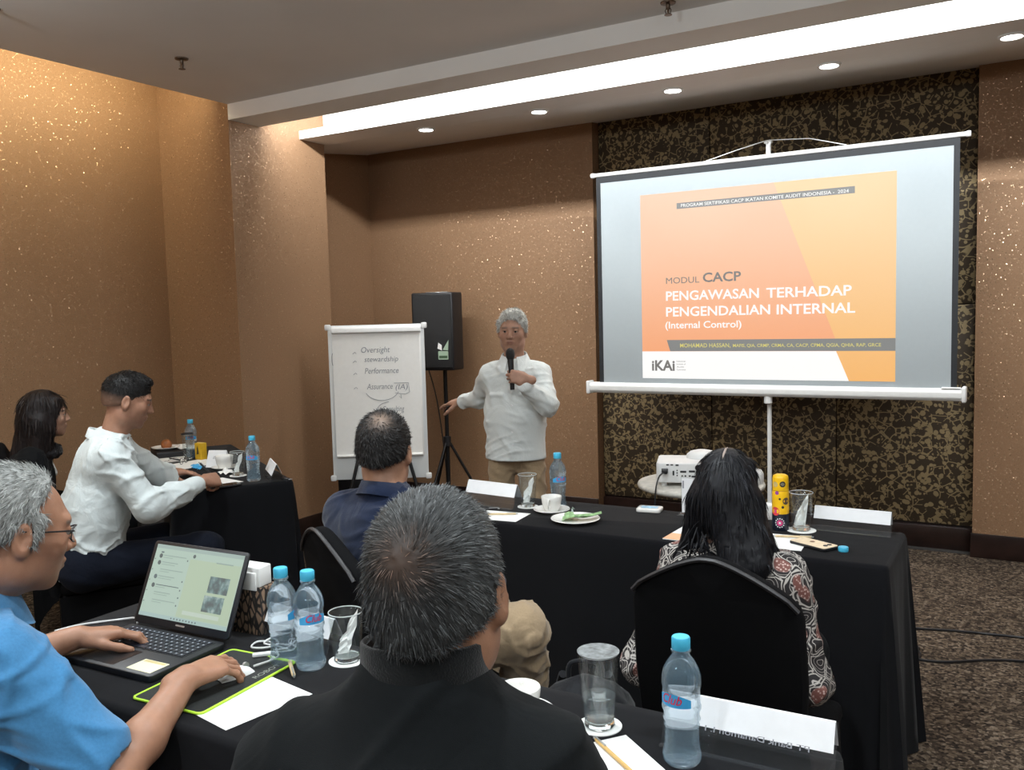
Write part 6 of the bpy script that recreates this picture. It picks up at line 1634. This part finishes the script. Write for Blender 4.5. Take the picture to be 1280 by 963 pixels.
S = Sdf(); S.rc((-3.42, 2.50, 0.10), (-3.425, 2.485, 0.07), 0.038, 0.036, 0.01); put_mesh('ankle', S, 0.006, M_SKIN, P2, lambda v: skin_tones(v, None, SKIN_A))
shoe(P2, V3(-3.435, 2.43, 0), (0.50, 0.87, 0)); shoe(P2, V3(-3.63, 2.60, 0), (0.50, 0.87, 0))
rel(P2)
pencil('dark pen held in the fist of the man writing at the left table', (-3.405, 2.955, TZ+0.012), (-3.475, 2.875, TZ+0.135), M_BLACKPLASTIC, 0.0045)

# ------------------------------------------------------------------ 3. woman in a black jacket by the wall
P3 = person('seated woman with dark hair and a black jacket by the left wall', (-4.42, 2.62, 0))
h3 = -0.50
H3 = Head((-4.345, 2.655, 1.128), h3, 0.02, 0.0, 0.95)
F3 = frame(h3); f3 = F3[:, 1]; r3 = F3[:, 0]; c3 = V3(-4.42, 2.60, 0)
B3 = lambda x, y, z: c3 + r3*x + f3*y + V3(0, 0, z)
shR, shL = B3(0.155, 0.0, 0.915), B3(-0.155, 0.0, 0.915); elR, wrR = B3(0.20, 0.06, 0.66), B3(0.10, 0.26, 0.62); elL, wrL = B3(-0.20, 0.06, 0.66), B3(-0.08, 0.27, 0.63)
S = Sdf(); add_head(S, H3, fem=True, neck_to=B3(0, 0.0, 0.93), neck_r=0.047); S.rc(B3(-0.10, 0.0, 0.9), B3(0.10, 0.0, 0.9), 0.05, 0.05, 0.04); S.rc(B3(0, 0, 0.62), B3(0, 0, 0.86), 0.09, 0.09, 0.05)
S.chain([shR, elR, wrR], [0.036, 0.03, 0.022]); S.chain([shL, elL, wrL], [0.036, 0.03, 0.022])
add_hand(S, wrR, (-0.4, 0.8, -0.1), (0, 0, 1), -1, ((0.4, 0.4, 0.3),)*4, sc=0.9); add_hand(S, wrL, (0.7, 0.6, -0.1), (0, 0, 1), 1, ((0.4, 0.4, 0.3),)*4, sc=0.9)
put_mesh('body', S, 0.0055, M_SKIN, P3, lambda v: skin_tones(v, H3, (0.40, 0.235, 0.165), brow=(0.04, 0.03, 0.03)))
add_eyes(H3, P3)
def long_hair(H, ends, fringe=True, thick=0.018, rr=0.040, seed=1, face=0.050):
    S = Sdf(); k = H.s
    S.el(H.P(0, -0.020, 0.034), V3(0.078+thick*0.7, 0.098+thick, 0.090+thick)*k, H.R, 0.01)
    S.el(H.P(0, -0.050, -0.030), V3(0.078+thick*0.6, 0.070+thick*0.5, 0.085)*k, H.R, 0.03)
    for a, b, r1, r2 in ends: S.rc(a, b, r1, r2, 0.035)
    S.el(H.P(0, 0.110, -0.040), V3(0.085, 0.085, 0.110)*k, H.R, 0.012, 's')
    if fringe:
        S.rc(H.P(0.050, 0.052, 0.085), H.P(0.076, 0.020, -0.045), 0.018, 0.012, 0.02); S.rc(H.P(-0.050, 0.052, 0.085), H.P(-0.076, 0.020, -0.045), 0.018, 0.012, 0.02)
    S.disp(folds(seed, 0.0022, 260, H.R[:, 0]))
    return S
S = long_hair(H3, [(H3.P(sx*0.058, -0.03, -0.03), B3(sx*0.085, 0.02, 0.90), 0.046, 0.036) for sx in (-1, 1)]+[(H3.P(0, -0.07, -0.02), B3(0, -0.06, 0.84), 0.062, 0.050), (H3.P(0.055, 0.005, -0.07), B3(0.07, 0.07, 0.925), 0.028, 0.032), (H3.P(-0.055, 0.005, -0.07), B3(-0.07, 0.07, 0.925), 0.028, 0.032)], seed=12)
v, q = S.mesh(0.006); me = np_mesh(v, q); set_color(me, np.tile((0.014, 0.010, 0.010), (len(v), 1))); obj('hair', me, M_HAIR, P3)
hs = obj('hair_strands', strands(v, q, 3500, 0.07, 0.004, lambda p, n: np.tile(V3(0, 0, -1), (len(p), 1))+0.3*(p-H3.P(0, 0, 0.12)), standard_tone((0.008, 0.006, 0.006), (0.035, 0.026, 0.024), 0.35), 8, 4, lift=0.03, jitter=0.04, droop=0.2), M_HAIR, P3); hs['kind'] = 'stuff'
S = Sdf(); S.rc(B3(0, -0.02, 0.54), B3(0, -0.01, 0.80), 0.165, 0.160, 0.05, flat=(f3, 0.75)); S.rc(B3(-0.115, 0, 0.885), B3(0.115, 0, 0.885), 0.075, 0.075, 0.05)
S.chain([shR, elR, lerp(elR, wrR, 0.9)], [0.066, 0.055, 0.040], 0.03); S.chain([shL, elL, lerp(elL, wrL, 0.9)], [0.066, 0.055, 0.040], 0.03)
trap(S, B3(0, 0, 0.925), shR, shL, 0.045, 0.045); S.disp(folds(31, 0.006, 70)); S.cut(B3(0, 0, 0.50), (0, 0, -1)); put_mesh('jacket', S, 0.008, M_SUIT, P3)
S = Sdf(); S.rc(B3(0.012, 0.106, 0.83), B3(0.006, 0.085, 0.90), 0.024, 0.020, 0.02, flat=(f3, 0.6)); put_mesh('blouse', S, 0.006, M_WSHIRT, P3)
S = Sdf()
for k in range(7):
    a = PI*0.1+k*PI*0.8/6; S.rc(B3(0.095*math.cos(a), 0.015+0.10*math.sin(a), 0.945-0.012*(k % 2)), B3(0.095*math.cos(a+0.42), 0.015+0.10*math.sin(a+0.42), 0.945-0.012*((k+1) % 2)), 0.030, 0.028, 0.02)
S.disp(folds(41, 0.008, 160)); put_mesh('scarf', S, 0.006, fabric('black_scarf', (0.010, 0.008, 0.009), fold=0.4, fscale=30), P3)
S = Sdf()
for sx in (-1, 1): S.chain([B3(sx*0.09, 0.0, 0.52), B3(sx*0.10, 0.40, 0.53), B3(sx*0.10, 0.42, 0.10)], [0.095, 0.07, 0.05], 0.04)
S.rc(B3(-0.08, -0.02, 0.54), B3(0.08, -0.02, 0.54), 0.105, 0.105, 0.05); put_mesh('trousers', S, 0.010, M_SUIT, P3)
for sx in (-1, 1): shoe(P3, B3(sx*0.10, 0.36, 0), f3)
rel(P3)

# ------------------------------------------------------------------ 4. man in navy at the middle table
P4 = person('seated man in a navy jacket and khaki trousers, back to the viewer', (-1.66, 2.08, 0))
H4 = Head((-1.700, 2.105, 1.172), 0.36, 0.10, 0.0, 0.97)
h4 = 0.02; F4 = frame(h4); f4 = F4[:, 1]; r4 = F4[:, 0]; c4 = V3(-1.675, 2.07, 0)
B4 = lambda x, y, z: c4 + r4*x + f4*y + V3(0, 0, z+0.095*max(0, z-0.62))
shR, shL = B4(0.165, 0.0, 0.945), B4(-0.165, 0.0, 0.945); elR, wrR = B4(0.24, 0.16, 0.74), B4(0.10, 0.36, 0.70); elL, wrL = B4(-0.24, 0.14, 0.74), B4(-0.08, 0.36, 0.70)
S = Sdf(); add_head(S, H4, neck_to=B4(0, 0.0, 1.01)); S.rc(B4(-0.11, 0, 0.92), B4(0.11, 0, 0.92), 0.05, 0.05, 0.04); S.rc(B4(0, 0, 0.6), B4(0, 0, 0.92), 0.10, 0.10, 0.05)
S.chain([shR, elR, wrR], [0.04, 0.034, 0.026]); S.chain([shL, elL, wrL], [0.04, 0.034, 0.026])
add_hand(S, wrR, (-0.7, 0.6, -0.2), (0, 0, 1), -1, ((0.4, 0.4, 0.3),)*4); add_hand(S, wrL, (0.7, 0.6, -0.2), (0, 0, 1), 1, ((0.4, 0.4, 0.3),)*4)
put_mesh('body', S, 0.0055, M_SKIN, P4, lambda v: skin_tones(v, H4, SKIN_A, brow=(0.03, 0.02, 0.02)))
S = short_hair(H4, thick=0.011, front=0.074, low=-0.060, temple=0.0, seed=14)
v, q = S.mesh(0.0045); crown4 = H4.P(0.012, -0.082, 0.095)
def tone4(p, r=None):
    d = np.linalg.norm(p-crown4, axis=1); t = np.clip(np.exp(-(d/0.030)**2)*0.9, 0, 1)[:, None]
    return np.array((0.012, 0.011, 0.011))*(1-t)+np.array((0.24, 0.17, 0.13))*t
me = np_mesh(v, q); set_color(me, tone4(v)); obj('hair', me, M_HAIR, P4)
hs = obj('hair_strands', strands(v, q, 9000, 0.018, 0.0020, lambda p, n: (p-crown4)+0.6*np.cross(n, p-crown4), lambda p, r: np.tile((0.012, 0.011, 0.011), (len(p), 1))+r.random((len(p), 1))*0.02, 9, 2, region=lambda c: np.clip(np.linalg.norm(c-crown4, axis=1)/0.05, 0.15, 1), lift=0.35, jitter=0.2), M_HAIR, P4); hs['kind'] = 'stuff'
S = Sdf(); S.rc(B4(0, -0.03, 0.56), B4(0, -0.02, 0.84), 0.185, 0.185, 0.05, flat=(f4, 0.72)); S.rc(B4(-0.12, 0, 0.925), B4(0.12, 0, 0.925), 0.082, 0.082, 0.06); S.rc(B4(0, 0, 0.945), B4(-0.006, 0.008, 1.000), 0.100, 0.066, 0.05)
S.chain([shR, elR, lerp(elR, wrR, 0.9)], [0.064, 0.060, 0.042], 0.04); S.chain([shL, elL, lerp(elL, wrL, 0.9)], [0.064, 0.060, 0.042], 0.04)
trap(S, B4(0, 0, 0.985), shR, shL); S.disp(folds(51, 0.005, 70)); S.cut(B4(0, 0, 0.50), (0, 0, -1)); S.el(H4.P(0, 0, -0.05), V3(0.060, 0.064, 0.085), H4.R, 0.008, 's'); put_mesh('jacket', S, 0.0065, M_NAVY, P4)
collar(S, H4, B4(-0.004, 0.006, 1.020), h4, 0.068, 0.030, M_NAVY, P4, tilt=0.15, gap=0.3)
S = Sdf(); kn = V3(-1.275, 2.175, 0.655)
S.rc(B4(-0.09, 0.0, 0.53), B4(0.09, 0.0, 0.53), 0.11, 0.11, 0.05)
S.chain([B4(0.08, 0.0, 0.56), kn], [0.112, 0.078], 0.04); S.chain([kn, V3(-1.32, 2.27, 0.46), V3(-1.40, 2.46, 0.22)], [0.076, 0.066, 0.056], 0.03)
S.chain([B4(-0.08, 0.02, 0.54), B4(0.06, 0.48, 0.54), B4(0.05, 0.46, 0.10)], [0.105, 0.076, 0.06], 0.04)
S.disp(folds(55, 0.008, 80, (0.6, 0, 0.8))); put_mesh('trousers', S, 0.007, M_KHAKI, P4)
shoe(P4, B4(0.05, 0.40, 0), f4)
S = Sdf(); S.rc((-1.42, 2.49, 0.20), (-1.36, 2.60, 0.10), 0.042, 0.036, 0.02); put_mesh('shoe', S, 0.007, M_SHOE, P4)
rel(P4)

# ------------------------------------------------------------------ 5. woman with long black hair in batik
P5 = person('seated woman with long black hair and a brown batik blouse, back to the viewer', (-0.66, 2.33, 0))
H5 = Head((-0.708, 2.345, 1.078), 0.10, 0.08, 0.0, 0.915)
h5 = 0.0; F5 = frame(h5); f5 = F5[:, 1]; r5 = F5[:, 0]; c5 = V3(-0.690, 2.325, 0)
B5 = lambda x, y, z: c5 + r5*x + f5*y + V3(0, 0, z)
shR, shL = B5(0.145, 0.0, 0.870), B5(-0.145, 0.0, 0.870); elR, wrR = B5(0.205, -0.02, 0.60), B5(0.13, 0.22, 0.58); elL, wrL = B5(-0.225, -0.10, 0.60), B5(-0.12, 0.22, 0.58)
S = Sdf(); add_head(S, H5, fem=True, neck_to=B5(-0.01, 0.0, 0.90), neck_r=0.048); S.rc(B5(-0.10, 0.0, 0.87), B5(0.10, 0.0, 0.87), 0.055, 0.055, 0.05); S.rc(B5(0, 0, 0.58), B5(0, 0, 0.84), 0.09, 0.09, 0.05)
S.chain([shR, elR, wrR], [0.036, 0.03, 0.022]); S.chain([shL, elL, wrL], [0.036, 0.03, 0.022])
add_hand(S, wrR, (-0.7, 0.6, -0.1), (0, 0, 1), -1, ((0.4, 0.4, 0.3),)*4, sc=0.9); add_hand(S, wrL, (0.7, 0.6, -0.1), (0, 0, 1), 1, ((0.4, 0.4, 0.3),)*4, sc=0.9)
put_mesh('body', S, 0.0055, M_SKIN, P5, lambda v: skin_tones(v, H5, (0.46, 0.29, 0.22)))
ends = [(H5.P(0.055, -0.045, -0.02), B5(0.085, -0.075, 0.915), 0.050, 0.040), (H5.P(-0.055, -0.045, -0.02), B5(-0.115, -0.03, 0.935), 0.048, 0.022), (H5.P(0.01, -0.075, 0.0), B5(0.040, -0.095, 0.905), 0.054, 0.040), (H5.P(0.062, -0.01, -0.03), B5(0.105, -0.01, 0.915), 0.034, 0.028)]
S = long_hair(H5, ends, seed=15, thick=0.012)
v, q = S.mesh(0.0055); me = np_mesh(v, q); set_color(me, np.tile((0.0075, 0.0078, 0.010), (len(v), 1))); obj('hair', me, M_HAIR, P5)
top5 = H5.P(0.0, -0.02, 0.14)
hs = obj('hair_strands', strands(v, q, 15000, lambda p: np.clip((p[:, 2]-0.86)*0.4, 0.025, 0.050), 0.0020, lambda p, n: np.tile(V3(0, 0, -0.12), (len(p), 1))+(p-top5)*np.array([0.7, 0.7, 0.4]), standard_tone((0.004, 0.004, 0.005), (0.020, 0.021, 0.027), 0.3), 10, 4, lift=0.03, jitter=0.02, droop=0.25), M_HAIR, P5); hs['kind'] = 'stuff'
# loose locks over the nape and the pale parting
r = np.random.default_rng(77)
lk = []
for k in range(26):
    x0 = r.uniform(-0.13, -0.02); p0 = B5(x0*0.6-0.02, -0.085, r.uniform(0.95, 1.0)); p2 = B5(x0+r.uniform(-0.03, 0.03), -0.085+r.uniform(-0.02, 0.01), r.uniform(0.905, 0.935))
    lk.append(tube(spline([p0, (p0+p2)/2+V3(r.uniform(-0.01, 0.01), -0.014, 0), p2], 4), [0.0022]*8+[0.0008], 5))
me = join(lk); set_color(me, np.tile((0.0075, 0.0078, 0.010), (len(me.vertices), 1))); hs = obj('loose_locks', me, M_HAIR, P5); hs['kind'] = 'stuff'
part_pts = [H5.P(0.004, y, z) for y, z in ((-0.095, 0.1090), (-0.077, 0.1220), (-0.050, 0.1330), (-0.020, 0.1370))]
me = tube(part_pts, [0.001, 0.0030, 0.0034, 0.0015], 6); set_color(me, np.tile((0.30, 0.24, 0.21), (len(me.vertices), 1))); obj('hair_parting', me, M_HAIR, P5)
S = Sdf(); S.rc(B5(0, -0.02, 0.52), B5(0, -0.02, 0.77), 0.175, 0.165, 0.05, flat=(f5, 0.75)); S.rc(B5(-0.110, 0, 0.850), B5(0.110, 0, 0.850), 0.075, 0.075, 0.05); S.rc(B5(0, -0.005, 0.865), B5(-0.005, 0.0, 0.900), 0.095, 0.068, 0.04)
S.chain([shR, elR, lerp(elR, wrR, 0.8)], [0.058, 0.054, 0.048], 0.04); S.chain([shL, elL, lerp(elL, wrL, 0.8)], [0.058, 0.054, 0.048], 0.04)
trap(S, B5(0, 0, 0.89), shR, shL, 0.045, 0.045); S.disp(folds(61, 0.006, 70)); S.cut(B5(0, 0, 0.48), (0, 0, -1)); put_mesh('blouse', S, 0.0065, M_BATIK, P5)
S = Sdf()
for sx in (-1, 1): S.chain([B5(sx*0.09, 0.0, 0.51), B5(sx*0.10, 0.40, 0.52), B5(sx*0.10, 0.40, 0.10)], [0.095, 0.07, 0.05], 0.04)
S.rc(B5(-0.08, -0.02, 0.53), B5(0.08, -0.02, 0.53), 0.105, 0.105, 0.05); put_mesh('trousers', S, 0.010, M_SUIT, P5)
for sx in (-1, 1): shoe(P5, B5(sx*0.10, 0.34, 0), f5)
rel(P5)

# ------------------------------------------------------------------ 6. man in a blue shirt at the laptop
P6 = person('seated grey-haired man with glasses and a blue shirt typing on the laptop', (-1.76, 0.95, 0))
h6 = -0.24
H6 = Head((-1.728, 0.975, 1.180), h6, 0.20, 0.0, 1.02)
ht = -0.18; F6 = frame(ht); f6 = F6[:, 1]; r6 = F6[:, 0]; c6 = V3(-1.80, 0.90, 0)
B6 = lambda x, y, z: c6 + r6*x + f6*y + V3(0, 0, z)
shR, shL = B6(0.175, 0.005, 0.960), B6(-0.175, 0.03, 0.960)
elR, wrR = V3(-1.470, 0.985, 0.730), V3(-1.545, 1.215, 0.822)
elL, wrL = V3(-2.08, 1.04, 0.79), V3(-1.985, 1.255, 0.825)
S = Sdf(); add_head(S, H6, neck_to=B6(0, 0.0, 1.01), neck_r=0.058); S.rc(B6(-0.12, 0, 0.96), B6(0.12, 0, 0.96), 0.06, 0.06, 0.04); S.rc(B6(0, 0, 0.62), B6(0, 0, 0.93), 0.10, 0.10, 0.05)
S.chain([shR, elR], [0.046, 0.041], 0.02); S.chain([elR, lerp(elR, wrR, 0.35), wrR], [0.041, 0.042, 0.027], 0.02); S.chain([shL, elL], [0.046, 0.040], 0.02); S.chain([elL, lerp(elL, wrL, 0.35), wrL], [0.040, 0.040, 0.027], 0.02)
add_hand(S, wrR, (0.03, 0.96, -0.02), (0.15, 0.0, 1), -1, ((0.28, 0.30, 0.12), (0.40, 0.42, 0.25), (0.48, 0.5, 0.3), (0.5, 0.5, 0.3)), (0.15, 0.1), (0.62, 0.66, -0.4), spread=0.10)
add_hand(S, wrL, (0.40, 0.86, -0.06), (-0.05, 0.1, 1), 1, ((0.35, 0.45, 0.3), (0.35, 0.5, 0.35), (0.4, 0.5, 0.4), (0.45, 0.5, 0.4)), (0.2, 0.2), (0.55, 0.75, -0.2), spread=0.05)
put_mesh('body', S, 0.0036, M_SKIN, P6, lambda v: skin_tones(v, H6, (0.36, 0.185, 0.115), brow=(0.16, 0.13, 0.11), stubble=0.2))
add_eyes(H6, P6)
S = short_hair(H6, thick=0.008, front=0.012, low=-0.058, temple=0.004, seed=22, noise=0.002)
S.rc(H6.P(0.074, 0.020, 0.030), H6.P(0.078, 0.012, -0.012), 0.013, 0.008, 0.012); S.rc(H6.P(-0.074, 0.020, 0.030), H6.P(-0.078, 0.012, -0.012), 0.013, 0.008, 0.012)
v, q = S.mesh(0.0036); me = np_mesh(v, q)
def tone6(p, r=None):
    z = H6.loc(p)[:, 2]; t = np.clip((z+0.05)/0.08, 0, 1)[:, None]
    return np.array((0.13, 0.13, 0.125))*(1-t)+np.array((0.30, 0.31, 0.30))*t
set_color(me, tone6(v)); obj('hair', me, M_HAIR, P6)
cr6 = H6.P(0, -0.06, 0.12)
hs = obj('hair_strands', strands(v, q, 18000, 0.022, 0.0013, lambda p, n: (p-H6.P(0, 0.05, 0.10))+V3(0, 0, -0.01)+0.4*np.cross(n, p-cr6), lambda p, r: tone6(p)*np.clip(r.normal(1.05, 0.45, (len(p), 1)), 0.25, 2.2), 11, 3, lift=0.20, jitter=0.20), M_HAIR, P6); hs['kind'] = 'stuff'
S = Sdf()
S.rc(B6(0, -0.05, 0.56), B6(0, -0.03, 0.84), 0.195, 0.19, 0.05, flat=(f6, 0.76)); S.rc(B6(-0.125, 0.0, 0.935), B6(0.125, 0.0, 0.935), 0.085, 0.085, 0.06); S.rc(B6(0, -0.005, 0.955), B6(0.015, 0.005, 1.010), 0.105, 0.070, 0.05)
sl = lerp(shR, elR, 0.80); S.chain([shR, sl], [0.074, 0.072], 0.05); sl2 = lerp(shL, elL, 0.80); S.chain([shL, sl2], [0.074, 0.072], 0.05)
trap(S, B6(0.012, -0.005, 1.020), shR, shL, 0.066, 0.060); S.disp(folds(71, 0.0075, 66, (0.4, 0.4, 0.7)))
ua = (elR-shR)/np.linalg.norm(elR-shR); 
S.cut(B6(0, 0, 0.50), (0, 0, -1)); S.el(H6.P(0, 0, -0.05), V3(0.064, 0.068, 0.09), H6.R, 0.008, 's'); S.rc(sl+ua*0.05, sl+ua*0.16, 0.060, 0.066, 0.006, 's')
put_mesh('shirt', S, 0.0055, M_BSHIRT, P6)
collar(S, H6, B6(0.022, 0.010, 1.052), ht+0.1, 0.076, 0.038, M_BSHIRT, P6, tilt=0.22, gap=0.4)
M_STITCH = fabric('blue_seam', srgb(46, 98, 142), rough=0.9)
seam = []
for t in np.linspace(-0.35, 1.15, 16): 
    a = PI*t; seam.append(shR - ua*0.012 + V3(0, 0, 1)*0 + (np.cross(ua, f6)*math.sin(a) + (f6-ua*(f6@ua))*math.cos(a))*0.0775)
obj('shoulder_seam', tube(seam, 0.0025, 6), M_STITCH, P6)
S = Sdf(); S.rc(B6(-0.09, -0.04, 0.53), B6(0.09, -0.04, 0.53), 0.11, 0.11, 0.05)
for sx in (-1, 1): S.chain([B6(sx*0.095, 0, 0.52), B6(sx*0.12, 0.42, 0.54), B6(sx*0.12, 0.44, 0.10)], [0.10, 0.075, 0.055], 0.04)
put_mesh('trousers', S, 0.010, M_SUIT, P6)
for sx in (-1, 1): shoe(P6, B6(sx*0.12, 0.38, 0), f6)
# spectacles
for sx in (-1, 1):
    ring = [H6.P(sx*0.034+0.023*math.cos(a), 0.102-0.006*abs(math.cos(a))-0.010*(sx*math.cos(a) > 0)*abs(math.cos(a)), 0.000+0.0165*math.sin(a)) for a in np.linspace(0, 2*PI, 20, endpoint=False)]
    rim = obj('glasses_rim', tube(ring, 0.0013, 6, closed=True), M_BLACKMETAL, P6)
    obj('glasses_lens', pydata([H6.P(sx*0.034, 0.104, 0)]+ring, [(0, 1+k, 1+(k+1) % 20) for k in range(20)]), M_LENS, rim)
    obj('glasses_temple', tube([H6.P(sx*0.057, 0.090, 0.008), H6.P(sx*0.072, 0.076, 0.010), H6.P(sx*0.080, 0.02, 0.008), H6.P(sx*0.083, -0.012, 0.010)], 0.0019, 6), M_BLACKPLASTIC, P6)
obj('glasses_bridge', tube(spline([H6.P(-0.011, 0.103, 0.006), H6.P(0, 0.109, 0.010), H6.P(0.011, 0.103, 0.006)], 4), 0.0014, 6), M_BLACKMETAL, P6)
rel(P6)

# ------------------------------------------------------------------ 7. man in a black jacket, nearest the viewer
P7 = person('grey-black haired man in a black jacket seated nearest the viewer, seen from behind', (-0.62, 0.85, 0))
H7 = Head((-0.628, 0.872, 1.242), 0.30, 0.06, 0.04, 1.0)
h7 = 0.42; F7 = frame(h7); f7 = F7[:, 1]; r7 = F7[:, 0]; c7 = V3(-0.628, 0.808, 0)
B7 = lambda x, y, z: c7 + r7*x + f7*y + V3(0, 0, z)
shR, shL = B7(0.150, 0.02, 1.015), B7(-0.150, 0.02, 1.015); elR, wrR = B7(0.185, 0.16, 0.82), V3(-0.66, 1.22, 0.81); elL, wrL = B7(-0.225, 0.14, 0.82), V3(-0.93, 1.24, 0.81)
S = Sdf(); add_head(S, H7, neck_to=B7(0, 0.01, 1.07), neck_r=0.060); S.rc(B7(-0.12, 0, 1.0), B7(0.12, 0, 1.0), 0.06, 0.06, 0.04); S.rc(B7(0, 0, 0.62), B7(0, 0, 0.96), 0.10, 0.10, 0.05)
S.chain([shR, elR, wrR], [0.042, 0.036, 0.027]); S.chain([shL, elL, wrL], [0.042, 0.036, 0.027])
add_hand(S, wrR, (-0.5, 0.8, -0.1), (0, 0, 1), -1, ((0.3, 0.35, 0.2),)*4); add_hand(S, wrL, (0.5, 0.8, -0.1), (0, 0, 1), 1, ((0.3, 0.35, 0.2),)*4)
put_mesh('body', S, 0.0036, M_SKIN, P7, lambda v: skin_tones(v, H7, (0.30, 0.16, 0.10), brow=(0.06, 0.05, 0.05)))
S = short_hair(H7, thick=0.009, front=0.070, low=-0.082, temple=-0.004, seed=32, noise=0.0015)
v, q = S.mesh(0.0036); cr7 = H7.P(-0.004, -0.108, 0.060)
def tone7(p, r=None):
    d = np.linalg.norm(p-cr7, axis=1); L_ = H7.loc(p)
    t = np.clip(np.exp(-(d/0.026)**2)*1.0, 0, 1)[:, None]
    g = np.clip(0.15+9.0*np.maximum(np.abs(L_[:, 0]+0.008)-0.038, 0)+5.0*np.maximum(L_[:, 2]-0.055, 0), 0, 1.2)[:, None]
    base = np.array((0.020, 0.021, 0.022))*(1-g)+np.array((0.135, 0.145, 0.148))*g
    return base*(1-t*0.75)+np.array((0.13, 0.075, 0.05))*t*0.75
me = np_mesh(v, q); set_color(me, tone7(v)*0.55); obj('hair', me, M_HAIR, P7)
def flow7(p, n):
    d = p-cr7; l = np.linalg.norm(d, axis=1, keepdims=True)+1e-6
    return d/l+0.75*np.exp(-l/0.06)*np.cross(n, d/l)+V3(0, 0, -0.35)*np.clip(l/0.08, 0, 1)
hs = obj('hair_strands', strands(v, q, 40000, 0.020, 0.0010, flow7, lambda p, r: tone7(p)*np.clip(r.lognormal(-0.05, 0.65, (len(p), 1)), 0.25, 3.2), 12, 3, region=lambda c: np.clip(np.linalg.norm(c-cr7, axis=1)/0.03, 0.3, 1), lift=0.15, jitter=0.11), M_HAIR, P7); hs['kind'] = 'stuff'
S = Sdf()
S.rc(B7(0, -0.03, 0.56), B7(0, -0.02, 0.88), 0.20, 0.195, 0.05, flat=(f7, 0.74)); S.rc(B7(-0.115, 0.01, 0.995), B7(0.115, 0.01, 0.995), 0.090, 0.090, 0.07); S.rc(B7(0, 0.0, 1.04), B7(0.008, 0.02, 1.115), 0.120, 0.074, 0.06)
S.chain([shR, elR, lerp(elR, wrR, 0.92)], [0.074, 0.066, 0.044], 0.06); S.chain([shL, elL, lerp(elL, wrL, 0.92)], [0.074, 0.066, 0.044], 0.06)
trap(S, B7(0.008, 0.015, 1.105), shR, shL, 0.068, 0.064, 0.05); S.disp(folds(81, 0.0055, 55)); S.cut(B7(0, 0, 0.50), (0, 0, -1)); put_mesh('jacket', S, 0.0055, M_JACKET, P7)
# ribbed stand collar
vs, fs = [], []; n = 60
for i in range(n):
    a = 2*PI*i/n; c_, s_ = math.cos(a), math.sin(a)
    for rr, zz in ((0.086, -0.006), (0.081, 0.010), (0.0775, 0.045), (0.0765, 0.066), (0.0735, 0.069), (0.0715, 0.060), (0.0715, 0.0)):
        vs.append(B7(0.012, 0.030, 1.122) + F7 @ V3(c_*rr, s_*rr*1.04, zz-0.012*s_))
m_ = 7
for i in range(n):
    j = (i+1) % n
    for k in range(m_-1): fs.append((i*m_+k, j*m_+k, j*m_+k+1, i*m_+k+1))
obj('stand_collar', pydata(vs, fs, smooth=True), fabric('black_rib', (0.0034, 0.0042, 0.0048), rough=0.9, scale=400, bump=0.6), P7)
ring = [B7(0.010, 0.028, 1.106) + F7 @ V3(math.cos(2*PI*i/48)*0.0925, math.sin(2*PI*i/48)*0.095, -0.012*math.sin(2*PI*i/48)) for i in range(48)]
obj('collar_seam', tube(ring, 0.0032, 6, closed=True), M_JACKET, P7)
S = Sdf(); S.rc(B7(-0.09, -0.04, 0.53), B7(0.09, -0.04, 0.53), 0.11, 0.11, 0.05)
for sx in (-1, 1): S.chain([B7(sx*0.095, 0, 0.52), B7(sx*0.12, 0.42, 0.54), B7(sx*0.12, 0.44, 0.10)], [0.10, 0.075, 0.055], 0.04)
put_mesh('trousers', S, 0.010, M_SUIT, P7)
for sx in (-1, 1): shoe(P7, B7(sx*0.12, 0.38, 0), f7)
rel(P7)
